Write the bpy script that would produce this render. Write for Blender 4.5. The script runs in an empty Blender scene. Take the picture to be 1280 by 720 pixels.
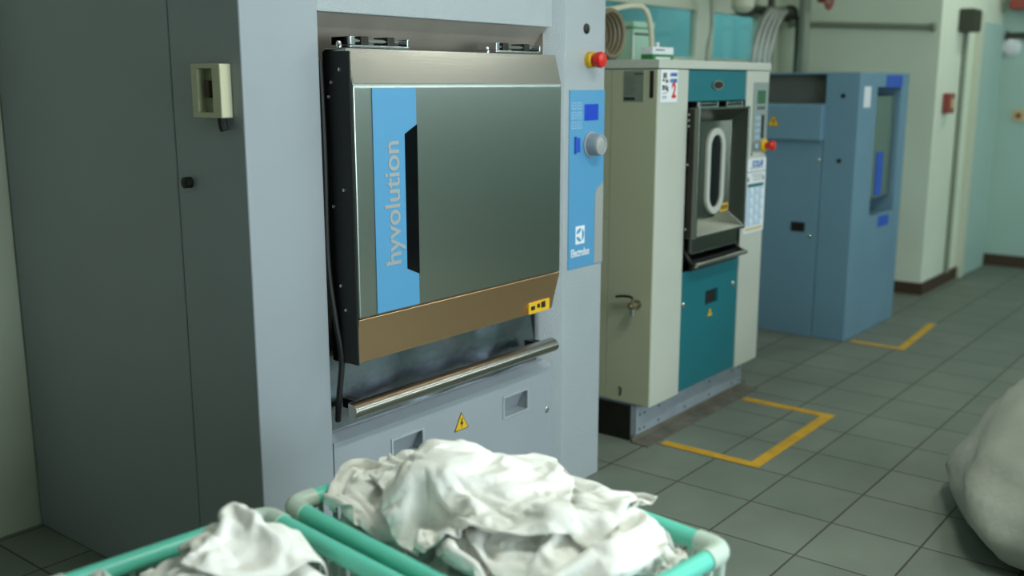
import bpy, bmesh, math, random
from mathutils import Vector, Matrix, Quaternion, noise
random.seed(7)
PI = math.pi
scene = bpy.context.scene
col = scene.collection
D = bpy.data

# ------------------------------------------------------------------ camera
cam_d = D.cameras.new('camera'); cam = D.objects.new('camera', cam_d); col.objects.link(cam)
cam_d.sensor_width = 36.0; cam_d.lens = 1273.0 / 1280.0 * 36.0
cam_d.clip_start = 0.05; cam_d.clip_end = 100
HEAD = math.radians(38.364); PITCH = math.radians(11.414)
fwd = Vector((math.cos(HEAD) * math.cos(PITCH), math.sin(HEAD) * math.cos(PITCH), -math.sin(PITCH)))
cam.location = (0, 0, 1.6); cam.rotation_euler = fwd.to_track_quat('-Z', 'Y').to_euler()
cam_d.dof.use_dof = True; cam_d.dof.focus_distance = 3.0; cam_d.dof.aperture_fstop = 1.7
scene.camera = cam

# ------------------------------------------------------------------ light
w = D.worlds.new('world'); scene.world = w; w.use_nodes = True
w.node_tree.nodes['Background'].inputs[0].default_value = (0.62, 0.80, 0.95, 1)
w.node_tree.nodes['Background'].inputs[1].default_value = 0.25
def area(name, loc, direction, sx, sy, power, color):
    l = D.lights.new(name, 'AREA'); l.shape = 'RECTANGLE'; l.size = sx; l.size_y = sy; l.energy = power; l.color = color
    o = D.objects.new(name, l); col.objects.link(o); o.location = loc
    o.rotation_euler = Vector(direction).to_track_quat('-Z', 'Y').to_euler()
    return o
DAY = (0.80, 0.93, 1.0); TUBE = (0.95, 1.0, 0.92)
area('daylight_window_near', (2.2, -2.72, 1.5), (0, 1, -0.05), 3.2, 1.3, 148, DAY)
area('daylight_window_far', (7.4, -2.72, 2.66), (0, 1, -0.12), 3.4, 0.66, 62, DAY)
area('ceiling_glow_near', (2.3, 0.35, 3.12), (0, 0, -1), 1.3, 0.12, 45, TUBE)
area('ceiling_glow_middle', (5.0, 0.4, 3.12), (0, 0, -1), 1.3, 0.12, 13, TUBE)
area('ceiling_glow_far', (8.2, 1.5, 3.12), (0, 0, -1), 1.3, 0.12, 9, TUBE)
area('ceiling_glow_clean_side', (7.4, 4.9, 3.05), (0, 0, -1), 3.4, 0.8, 75, (0.85, 1.0, 1.0))
vs = scene.view_settings
vs.view_transform = 'Standard'; vs.look = 'None'; vs.gamma = 1.0; vs.use_curve_mapping = False; vs.exposure = 0.0

# ------------------------------------------------------------------ materials
def lin(c):
    return tuple(((x / 255) / 12.92 if x / 255 <= 0.04045 else ((x / 255 + 0.055) / 1.055) ** 2.4) for x in c) + (1,)
def mat(name, rgb, rough=0.5, metal=0.0, bump=None, mottle=None, spec=0.5, emit=None, trans=0.0, coat=0.0, aniso=None):
    """procedural principled material; bump=(scale,strength), mottle=(scale,amount), aniso = stretched brushing (axis scale tuple)"""
    m = D.materials.new(name); m.use_nodes = True; nt = m.node_tree; n = nt.nodes; L = nt.links
    b = n['Principled BSDF']; b.inputs['Base Color'].default_value = lin(rgb)
    b.inputs['Roughness'].default_value = rough; b.inputs['Metallic'].default_value = metal
    b.inputs['Specular IOR Level'].default_value = spec
    b.inputs['Coat Weight'].default_value = coat; b.inputs['Coat Roughness'].default_value = 0.16
    if trans: b.inputs['Transmission Weight'].default_value = trans
    if emit:
        b.inputs['Emission Color'].default_value = lin(emit[0]); b.inputs['Emission Strength'].default_value = emit[1]
    tc = n.new('ShaderNodeTexCoord')
    if mottle:
        t = n.new('ShaderNodeTexNoise'); t.inputs['Scale'].default_value = mottle[0]; t.inputs['Detail'].default_value = 6
        L.new(tc.outputs['Object'], t.inputs['Vector'])
        mx = n.new('ShaderNodeMix'); mx.data_type = 'RGBA'; mx.blend_type = 'MULTIPLY'
        rp = n.new('ShaderNodeMapRange'); rp.inputs[1].default_value = 0.3; rp.inputs[2].default_value = 0.7
        rp.inputs[3].default_value = 1 - mottle[1]; rp.inputs[4].default_value = 1 + mottle[1] * .3
        L.new(t.outputs['Fac'], rp.inputs[0])
        mx.inputs[0].default_value = 1; mx.inputs[6].default_value = lin(rgb)
        L.new(rp.outputs[0], mx.inputs[7]); L.new(mx.outputs[2], b.inputs['Base Color'])
    if bump or aniso:
        t = n.new('ShaderNodeTexNoise'); t.inputs['Detail'].default_value = 3
        if aniso:
            mp = n.new('ShaderNodeMapping'); mp.inputs['Scale'].default_value = aniso
            L.new(tc.outputs['Object'], mp.inputs[0]); L.new(mp.outputs[0], t.inputs['Vector'])
            t.inputs['Scale'].default_value = 1.0
        else:
            L.new(tc.outputs['Object'], t.inputs['Vector']); t.inputs['Scale'].default_value = bump[0]
        bp = n.new('ShaderNodeBump'); bp.inputs['Strength'].default_value = bump[1] if bump else 0.05
        bp.inputs['Distance'].default_value = 0.01
        L.new(t.outputs['Fac'], bp.inputs['Height']); L.new(bp.outputs[0], b.inputs['Normal'])
        if coat: L.new(bp.outputs[0], b.inputs['Coat Normal'])
    return m
M = {}
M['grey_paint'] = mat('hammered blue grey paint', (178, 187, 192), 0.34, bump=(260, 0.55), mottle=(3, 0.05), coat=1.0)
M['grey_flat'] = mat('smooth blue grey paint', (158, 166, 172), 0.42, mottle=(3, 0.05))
M['steel'] = mat('brushed stainless steel', (176, 172, 164), 0.25, 1.0, aniso=(3, 3, 260), bump=(1, 0.03))
M['steel_v'] = mat('vertically brushed stainless steel', (168, 176, 168), 0.29, 1.0, aniso=(160, 160, 2), bump=(1, 0.03))
M['steel_grey'] = mat('grey brushed steel', (122, 126, 118), 0.27, 1.0, aniso=(160, 160, 2), bump=(1, 0.03))
M['steel_warm_reflection'] = mat('brushed steel with painted warm reflection', (250, 206, 165), 0.33, 1.0, aniso=(3, 3, 260), bump=(1, 0.02))  # warm tint paints a floor reflection into the steel
M['steel_dull'] = mat('dull steel sheet', (176, 168, 156), 0.5, 0.3, mottle=(4, 0.2))
M['steel_crumpled'] = mat('polished dented steel', (150, 158, 170), 0.24, 1.0, bump=(7, 0.6))
M['chrome'] = mat('bright chrome', (220, 222, 222), 0.12, 1.0)
M['dark'] = mat('dark rubber', (22, 23, 22), 0.55)
M['dark_steel'] = mat('darkened steel', (62, 60, 54), 0.4, 0.8, mottle=(12, 0.3))
M['black_gloss'] = mat('glossy black', (10, 12, 15), 0.12, spec=0.18)
M['blue'] = mat('light blue decal', (88, 156, 200), 0.38, mottle=(3, 0.03))
M['silver'] = mat('silver print', (176, 178, 176), 0.4, 0.25)
M['screen'] = mat('blue display', (30, 62, 170), 0.2, emit=((34, 66, 178), 0.35))
M['white'] = mat('white print', (236, 240, 244), 0.5)
M['yellow'] = mat('yellow sticker', (232, 186, 40), 0.5)
M['black_print'] = mat('black print', (24, 22, 18), 0.6)
M['red'] = mat('red plastic', (214, 42, 26), 0.3)
M['yellow_plastic'] = mat('yellow plastic', (226, 178, 30), 0.4)
M['grey_blue'] = mat('deeper blue grey paint', (110, 146, 166), 0.42, mottle=(3, 0.05))
M['recess_shade'] = mat('grey sheet darkened as shade', (92, 96, 90), 0.5)  # darker grey puts the recess's shade into the colour
M['beige_shaded'] = mat('olive beige paint with side shade', (176, 179, 150), 0.45, mottle=(2, 0.06))  # darker copy of the beige, with the side's shade in its colour
M['beige'] = mat('pale beige paint', (192, 196, 184), 0.45, mottle=(2.5, 0.06))
M['teal'] = mat('teal paint', (18, 108, 118), 0.42, mottle=(3, 0.06))
M['teal_plastic'] = mat('turquoise plastic tube', (112, 222, 198), 0.32)
M['clear_plastic'] = mat('milky plastic', (205, 222, 208), 0.35)
M['slat'] = mat('pale translucent slats', (190, 214, 204), 0.4)
M['window_rim'] = mat('grey rubber window rim', (186, 190, 180), 0.5)
M['galv'] = mat('galvanised plinth paint', (150, 160, 168), 0.5, mottle=(9, 0.14))
M['dirty_metal'] = mat('dirty angle iron', (118, 114, 102), 0.6, 0.2, mottle=(10, 0.4))
M['tape'] = mat('yellow floor tape', (214, 164, 40), 0.6, mottle=(14, 0.2))
M['cream_wall'] = mat('cream wall paint', (226, 236, 214), 0.7, mottle=(1.5, 0.06))
M['green_wall'] = mat('pale green wall paint', (176, 206, 196), 0.7, mottle=(1.5, 0.06))
M['beige_wall'] = mat('beige wall paint', (200, 192, 166), 0.75, mottle=(1.5, 0.06))
M['low_bounce_wall'] = mat('dark green grey wall paint', (84, 96, 90), 0.7)  # dark tone chosen for the unseen left wall to cut bounce light
M['ceiling'] = mat('white ceiling', (215, 215, 205), 0.8)
M['frame'] = mat('cream window frame', (206, 212, 190), 0.5)
M['turq_wall'] = mat('turquoise wall', (122, 166, 166), 0.7, mottle=(2, 0.08))
M['brown'] = mat('brown skirting', (74, 56, 42), 0.6)
M['pipe'] = mat('painted pipe', (132, 142, 122), 0.5)
M['pipe_dark'] = mat('dark pipe', (66, 70, 56), 0.55, 0.3)
M['hose'] = mat('cream hose', (206, 206, 180), 0.5)
M['hose_brown'] = mat('brown rubber hose', (122, 112, 88), 0.45)
M['hose_steel'] = mat('braided steel hose', (190, 192, 186), 0.3, 0.7, bump=(200, 0.3))
M['green_cab'] = mat('pale green enamel', (166, 204, 180), 0.45)
M['green'] = mat('green carton print', (52, 132, 76), 0.5)
M['cloth'] = mat('white cotton', (246, 245, 238), 0.85, spec=0.2, bump=(26, 0.55), mottle=(5, 0.04))
M['cloth_grey'] = mat('greyish cotton', (172, 174, 162), 0.9, spec=0.15, bump=(18, 0.5), mottle=(4, 0.12))
M['brass'] = mat('worn brass', (170, 160, 130), 0.35, 0.9)
M['lcd'] = mat('green display', (54, 104, 70), 0.3)
M['cp_grey'] = mat('grey membrane panel', (140, 150, 146), 0.5)
M['paper'] = mat('white paper', (226, 230, 232), 0.7)
M['paper_blue'] = mat('blue print', (44, 96, 170), 0.7)
M['paper_lblue'] = mat('pale blue print', (160, 190, 214), 0.7)
M['paper_tan'] = mat('tan print', (206, 186, 140), 0.7)
M['plate'] = mat('metal name plate', (128, 140, 126), 0.4, 0.3)
M['lamp'] = mat('lamp tube', (255, 255, 240), 0.4, emit=((250, 255, 235), 6.0))
M['red_dark'] = mat('dull red paint', (150, 70, 60), 0.5)
M['blue_dark'] = mat('strong blue plastic', (38, 84, 190), 0.4)
M['ivory'] = mat('ivory switch plastic', (206, 204, 172), 0.45)

def glass_mat():
    m = D.materials.new('tinted window glass'); m.use_nodes = True; nt = m.node_tree; n = nt.nodes; L = nt.links
    out = n['Material Output']; n.remove(n['Principled BSDF'])
    tr = n.new('ShaderNodeBsdfTransparent'); tr.inputs[0].default_value = (0.72, 0.90, 0.93, 1)
    gl = n.new('ShaderNodeBsdfGlossy'); gl.inputs['Roughness'].default_value = 0.06
    mx = n.new('ShaderNodeMixShader'); mx.inputs[0].default_value = 0.08; L.new(tr.outputs[0], mx.inputs[1]); L.new(gl.outputs[0], mx.inputs[2])
    L.new(mx.outputs[0], out.inputs[0]); return m
M['glass'] = glass_mat()

def floor_mat():
    m = D.materials.new('grey green floor tiles'); m.use_nodes = True; nt = m.node_tree; n = nt.nodes; L = nt.links
    b = n['Principled BSDF']
    tc = n.new('ShaderNodeTexCoord'); mp = n.new('ShaderNodeMapping'); mp.inputs['Location'].default_value = (-3.5 % 0.3335, -1.585 % 0.323, 0)
    mp.inputs['Location'].default_value = (-3.5 + 0.3335 * 20, -1.585 + 0.323 * 20, 0)
    br = n.new('ShaderNodeTexBrick'); br.offset = 0.0; br.squash = 1.0
    br.inputs['Scale'].default_value = 1.0; br.inputs['Brick Width'].default_value = 0.3335; br.inputs['Row Height'].default_value = 0.323
    br.inputs['Mortar Size'].default_value = 0.0045; br.inputs['Mortar Smooth'].default_value = 0.3; br.inputs['Bias'].default_value = 0.0
    br.inputs['Color1'].default_value = lin((124, 132, 120)); br.inputs['Color2'].default_value = lin((116, 125, 114)); br.inputs['Mortar'].default_value = lin((78, 74, 62))
    L.new(tc.outputs['Object'], mp.inputs[0]); L.new(mp.outputs[0], br.inputs['Vector'])
    t = n.new('ShaderNodeTexNoise'); t.inputs['Scale'].default_value = 3.0; t.inputs['Detail'].default_value = 8; L.new(tc.outputs['Object'], t.inputs['Vector'])
    rp = n.new('ShaderNodeMapRange'); rp.inputs[1].default_value = .3; rp.inputs[2].default_value = .7; rp.inputs[3].default_value = .84; rp.inputs[4].default_value = 1.05
    L.new(t.outputs['Fac'], rp.inputs[0])
    mx = n.new('ShaderNodeMix'); mx.data_type = 'RGBA'; mx.blend_type = 'MULTIPLY'; mx.inputs[0].default_value = 1
    L.new(br.outputs['Color'], mx.inputs[6]); L.new(rp.outputs[0], mx.inputs[7]); L.new(mx.outputs[2], b.inputs['Base Color'])
    r2 = n.new('ShaderNodeMapRange'); r2.inputs[3].default_value = .5; r2.inputs[4].default_value = .75; b.inputs['Specular IOR Level'].default_value = .28; L.new(t.outputs['Fac'], r2.inputs[0]); L.new(r2.outputs[0], b.inputs['Roughness'])
    bp = n.new('ShaderNodeBump'); bp.inputs['Strength'].default_value = .35; bp.inputs['Distance'].default_value = .003; bp.invert = True
    L.new(br.outputs['Fac'], bp.inputs['Height']); L.new(bp.outputs[0], b.inputs['Normal'])
    return m
M['floor'] = floor_mat()

# ------------------------------------------------------------------ builders
class MB:
    def __init__(s): s.bm = bmesh.new()
    def box(s, x0, x1, y0, y1, z0, z1):
        v = [s.bm.verts.new(p) for p in ((x0, y0, z0), (x1, y0, z0), (x1, y1, z0), (x0, y1, z0), (x0, y0, z1), (x1, y0, z1), (x1, y1, z1), (x0, y1, z1))]
        for f in ((3, 2, 1, 0), (4, 5, 6, 7), (0, 1, 5, 4), (1, 2, 6, 5), (2, 3, 7, 6), (3, 0, 4, 7)): s.bm.faces.new([v[i] for i in f])
        return s
    def prism(s, pts, axis, a, b):
        """extrude polygon (2-D points in the two other axes, in x<y<z order) along axis from a to b"""
        def P(p, t): return {'x': (t, p[0], p[1]), 'y': (p[0], t, p[1]), 'z': (p[0], p[1], t)}[axis]
        A = [s.bm.verts.new(P(p, a)) for p in pts]; B = [s.bm.verts.new(P(p, b)) for p in pts]
        n = len(pts); fs = [s.bm.faces.new(A), s.bm.faces.new(B[::-1])]
        for i in range(n): fs.append(s.bm.faces.new((A[i], B[i], B[(i + 1) % n], A[(i + 1) % n])))
        bmesh.ops.recalc_face_normals(s.bm, faces=fs); return s
    def tube(s, pts, r, seg=10, caps=True, rad=None):
        pts = [Vector(p) for p in pts]; rings = []; up = None
        for i, p in enumerate(pts):
            d = (pts[min(i + 1, len(pts) - 1)] - pts[max(i - 1, 0)]).normalized()
            if up is None:
                up = Vector((0, 0, 1)) if abs(d.z) < .9 else Vector((1, 0, 0))
            a = (up - d * up.dot(d)).normalized(); up = a; b = d.cross(a); rr = rad[i] if rad else r
            rings.append([s.bm.verts.new(p + (a * math.cos(t * 2 * PI / seg) + b * math.sin(t * 2 * PI / seg)) * rr) for t in range(seg)])
        fs = []
        for A, B in zip(rings, rings[1:]):
            for i in range(seg): fs.append(s.bm.faces.new((A[i], A[(i + 1) % seg], B[(i + 1) % seg], B[i])))
        if caps: fs += [s.bm.faces.new(rings[0][::-1]), s.bm.faces.new(rings[-1])]
        bmesh.ops.recalc_face_normals(s.bm, faces=fs); return s
    def lathe(s, origin, axis, prof, seg=24):
        """prof = [(distance along axis, radius)...]"""
        o = Vector(origin); ax = Vector(axis).normalized()
        u = ax.orthogonal().normalized(); v = ax.cross(u); rings = []
        for h, r in prof:
            c = o + ax * h
            rings.append([s.bm.verts.new(c + (u * math.cos(t * 2 * PI / seg) + v * math.sin(t * 2 * PI / seg)) * max(r, 1e-4)) for t in range(seg)])
        fs = []
        for A, B in zip(rings, rings[1:]):
            for i in range(seg): fs.append(s.bm.faces.new((A[i], A[(i + 1) % seg], B[(i + 1) % seg], B[i])))
        fs += [s.bm.faces.new(rings[0][::-1]), s.bm.faces.new(rings[-1])]
        bmesh.ops.recalc_face_normals(s.bm, faces=fs); return s
    def ring(s, outer, inner, axis, a, b):
        """flat ring between two loops of equal count, thickness a..b along axis"""
        def P(p, t): return {'x': (t, p[0], p[1]), 'y': (p[0], t, p[1]), 'z': (p[0], p[1], t)}[axis]
        L = [[s.bm.verts.new(P(p, t)) for p in lp] for lp, t in ((outer, a), (outer, b), (inner, b), (inner, a))]
        n = len(outer); fs = []
        for k in range(4):
            A, B = L[k], L[(k + 1) % 4]
            for i in range(n): fs.append(s.bm.faces.new((A[i], A[(i + 1) % n], B[(i + 1) % n], B[i])))
        bmesh.ops.recalc_face_normals(s.bm, faces=fs); return s
    def quadface(s, *pts):
        s.bm.faces.new([s.bm.verts.new(p) for p in pts]); return s
    def holed(s, x0, x1, z0, z1, y, depth, holes, back=True):
        """panel in the xz plane facing -y at y, thickness depth, with pockets (x0,x1,z0,z1,pocket depth)"""
        xs = sorted({x0, x1, *[h[0] for h in holes], *[h[1] for h in holes]}); zs = sorted({z0, z1, *[h[2] for h in holes], *[h[3] for h in holes]})
        G = {(i, j): s.bm.verts.new((xs[i], y, zs[j])) for i in range(len(xs)) for j in range(len(zs))}
        for i in range(len(xs) - 1):
            for j in range(len(zs) - 1):
                cx = (xs[i] + xs[i + 1]) / 2; cz = (zs[j] + zs[j + 1]) / 2
                if any(h[0] < cx < h[1] and h[2] < cz < h[3] for h in holes): continue
                s.bm.faces.new((G[i, j], G[i + 1, j], G[i + 1, j + 1], G[i, j + 1]))
        for h in holes:
            a = [(h[0], y, h[2]), (h[1], y, h[2]), (h[1], y, h[3]), (h[0], y, h[3])]
            d = [(p[0], y + h[4], p[2]) for p in a]
            if len(h) > 5: d[0] = (d[0][0], y + h[5], d[0][2]); d[1] = (d[1][0], y + h[5], d[1][2])
            A = [s.bm.verts.new(p) for p in a]; B = [s.bm.verts.new(p) for p in d]
            for k in range(4): s.bm.faces.new((A[k], A[(k + 1) % 4], B[(k + 1) % 4], B[k]))
            s.bm.faces.new(B)
        # sides
        for p in (((x0, y, z0), (x0, y + depth, z0), (x0, y + depth, z1), (x0, y, z1)), ((x1, y, z0), (x1, y, z1), (x1, y + depth, z1), (x1, y + depth, z0)),
                  ((x0, y, z1), (x0, y + depth, z1), (x1, y + depth, z1), (x1, y, z1)), ((x0, y, z0), (x1, y, z0), (x1, y + depth, z0), (x0, y + depth, z0)),
                  ((x0, y + depth, z0), (x1, y + depth, z0), (x1, y + depth, z1), (x0, y + depth, z1))): s.quadface(*p)
        return s
    def move(s, mx): bmesh.ops.transform(s.bm, matrix=mx, verts=s.bm.verts[:]); return s
    def build(s, name, m, parent=None, bevel=0, seg=2, local=False, smooth=35):
        off = Vector((0, 0, 0))
        if parent and not local:
            p = parent
            while p.parent: p = p.parent
            off = p.location
        me = D.meshes.new(name)
        for v in s.bm.verts: v.co -= off
        s.bm.to_mesh(me); s.bm.free()
        me.materials.append(M[m] if isinstance(m, str) else m)
        for p in me.polygons: p.use_smooth = True
        me.set_sharp_from_angle(angle=math.radians(smooth))
        o = D.objects.new(name, me); col.objects.link(o)
        if parent: o.parent = parent
        if bevel:
            b = o.modifiers.new('bevel', 'BEVEL'); b.width = bevel; b.segments = seg; b.limit_method = 'ANGLE'; b.harden_normals = True; b.angle_limit = math.radians(min(30, smooth))
        return o
def tag(o, label, cat, group=None, kind=None):
    o['label'] = label; o['category'] = cat
    if group: o['group'] = group
    if kind: o['kind'] = kind
    return o
def thing(name, loc, label, cat, group=None, rz=0):
    o = D.objects.new(name, None); col.objects.link(o); o.location = loc; o.rotation_euler = (0, 0, rz); o.empty_display_size = .1
    return tag(o, label, cat, group)
def structure(o): o['kind'] = 'structure'; return o
def lab(o, label): o['label'] = label; return o
def bx(name, m, parent, *a, bevel=0, local=False): return MB().box(*a).build(name, m, parent, bevel, local=local)
def text(name, body, size, center, facing, m, parent, spin=0, sx=1.0, depth=.001, bold=0.0):
    cu = D.curves.new(name, 'FONT'); cu.body = body; cu.size = size; cu.align_x = 'CENTER'; cu.align_y = 'CENTER'; cu.extrude = depth; cu.offset = bold
    t = D.objects.new(name, cu); col.objects.link(t); bpy.context.view_layer.update()
    me = D.meshes.new_from_object(t.evaluated_get(bpy.context.evaluated_depsgraph_get())); D.objects.remove(t); D.curves.remove(cu)
    R = Matrix.Rotation(PI / 2, 4, 'X')
    if facing == '-x': R = Matrix.Rotation(-PI / 2, 4, 'Z') @ R
    p = parent
    while p.parent: p = p.parent
    me.transform(Matrix.Translation(Vector(center) - p.location) @ R @ Matrix.Rotation(spin, 4, 'Z') @ Matrix.Diagonal((sx, 1, 1, 1)))
    me.name = name; me.materials.clear(); me.materials.append(M[m])
    o = D.objects.new(name, me); col.objects.link(o); o.parent = parent; return o
def arc(cx, cz, r, a0, a1, n): return [(cx + r * math.cos(a0 + (a1 - a0) * i / n), cz + r * math.sin(a0 + (a1 - a0) * i / n)) for i in range(n + 1)]
def stadium(cx, cz, hw, hh, n=10): return arc(cx, cz + hh - hw, hw, 0, PI, n) + arc(cx, cz - hh + hw, hw, PI, 2 * PI, n)
def smooth_path(pts, n=8):
    P = [Vector(p) for p in pts]; out = []
    for i in range(len(P) - 1):
        a, b, c, d = P[max(i - 1, 0)], P[i], P[i + 1], P[min(i + 2, len(P) - 1)]
        for k in range(n):
            t = k / n; out.append(0.5 * ((2 * b) + (c - a) * t + (2 * a - 5 * b + 4 * c - d) * t * t + (3 * b - a - 3 * c + d) * t ** 3))
    out.append(P[-1]); return out
def triangle_sign(name, c, s, facing, parent):
    """yellow warning triangle with a black bolt; c centre, s side"""
    h = s * .866
    def tri(k, d):
        pts = [(-s / 2 * k, -h / 3 * k), (s / 2 * k, -h / 3 * k), (0, 2 * h / 3 * k)]
        mb = MB()
        if facing == '-y': mb.prism([(c[0] + a, c[2] + b) for a, b in pts], 'y', c[1] - d, c[1] + .0005)
        else: mb.prism([(c[1] - a, c[2] + b) for a, b in pts], 'x', c[0] - d, c[0] + .0005)
        return mb
    o = tri(1, .001).build(name, 'black_print', parent); tri(.88, .002).build('yellow_field', 'yellow', o)
    bolt = [(.02, .26), (-.10, -.02), (0, -.02), (-.04, -.22), (.11, .06), (.02, .06), (.08, .26)]
    mb = MB()
    if facing == '-y': mb.prism([(c[0] + a * s, c[2] + b * s + .02 * s) for a, b in bolt], 'y', c[1] - .003, c[1])
    else: mb.prism([(c[1] - a * s, c[2] + b * s + .02 * s) for a, b in bolt], 'x', c[0] - .003, c[0])
    mb.build('bolt_symbol', 'black_print', o); return o

# ------------------------------------------------------------------ room
XL, XR, YF, YB, ZC = -1.3, 9.7, -2.6, 3.55, 3.2
structure(bx('floor', 'floor', None, XL - .1, XR + .1, YF - .1, 6.4, -.1, 0))
structure(bx('ceiling', 'ceiling', None, XL - .1, XR + .1, YF - .1, 6.4, ZC, ZC + .1))
structure(bx('wall_left', 'low_bounce_wall', None, XL - .1, XL, YF - .1, YB + .1, 0, ZC))
structure(bx('wall_right', 'green_wall', None, XR, XR + .1, YF - .1, 6.4, 0, ZC))
# front wall (behind the camera) with a low wide window near and a high strip window farther on
OPEN = ((0.6, 3.8, .85, 2.15), (5.7, 9.1, 2.3, 3.02))
fm = MB(); xe = XL
for x0, x1, z0, z1 in OPEN:
    fm.box(xe, x0, YF - .1, YF, 0, ZC).box(x0, x1, YF - .1, YF, 0, z0).box(x0, x1, YF - .1, YF, z1, ZC); xe = x1
fm.box(xe, XR, YF - .1, YF, 0, ZC)
structure(fm.build('wall_front', 'green_wall', None))
for k, (a, b, z0, z1) in enumerate(OPEN):
    f = MB(); f.box(a, b, YF - .06, YF - .01, z0, z0 + .06).box(a, b, YF - .06, YF - .01, z1 - .06, z1)
    for i in range(4):
        x = a + (b - a - .05) * i / 3; f.box(x, x + .05, YF - .06, YF - .01, z0, z1)
    structure(f.build('window_%d' % (k + 3), 'frame', None))
# back partition with glazing over the machines
SILL, HEADZ = 1.735, 2.125
bw = MB(); panes = [(3.3, 4.95), (5.1, 6.57), (6.76, 7.55)]
bw.box(XL, 7.95, YB, YB + .045, 0, SILL).box(XL, 7.95, YB, YB + .045, HEADZ, ZC)
xs = [XL] + [v for p in panes for v in p] + [7.95]
for i in range(0, len(xs), 2): bw.box(xs[i], xs[i + 1], YB, YB + .045, SILL, HEADZ)
structure(bw.build('wall_back', 'frame', None))
for k, (a, b) in ((0, panes[1]), (1, panes[2])):
    f = MB(); t = .035
    f.box(a, b, YB - .015, YB + .04, SILL, SILL + t).box(a, b, YB - .015, YB + .04, HEADZ - t, HEADZ).box(a, a + t, YB - .015, YB + .04, SILL + t, HEADZ - t).box(b - t, b, YB - .015, YB + .04, SILL + t, HEADZ - t)
    fo = structure(f.build('window_%d' % (k + 1), 'frame', None, .004))
    bx('window_pane', 'glass', fo, a + t, b - t, YB + .015, YB + .022, SILL + t, HEADZ - t)
f = MB().box(panes[0][0], panes[0][1], YB - .01, YB + .03, SILL, HEADZ)
structure(f.build('trim_1', 'frame', None))
structure(bx('wall_clean_side', 'turq_wall', None, 2.0, XR, 6.2, 6.3, 0, ZC))
structure(bx('wall_clean_right', 'turq_wall', None, XR - .1, XR, YB + .12, 6.2, 0, ZC))
structure(bx('wall_clean_left', 'turq_wall', None, 2.0, 2.1, YB + .12, 6.2, 0, ZC))
# cross wall beyond the third machine, return wall
structure(bx('wall_cross', 'cream_wall', None, 7.95, XR, 2.3, YB + .12, 0, ZC))
structure(bx('baseboard_cross', 'brown', None, 7.93, 7.95, 2.3, YB, 0, .09))
structure(bx('baseboard_return', 'brown', None, 7.93, XR, 2.28, 2.3, 0, .09))
structure(bx('baseboard_right', 'brown', None, XR - .02, XR, YF, 2.28, 0, .10))
structure(bx('door_1', 'green_wall', None, 8.95, 9.62, 2.262, 2.299, 0, 2.08, bevel=.006))
structure(bx('trim_2', 'frame', None, 8.87, 8.95, 2.25, 2.3, 0, 2.14, bevel=.004))

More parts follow.
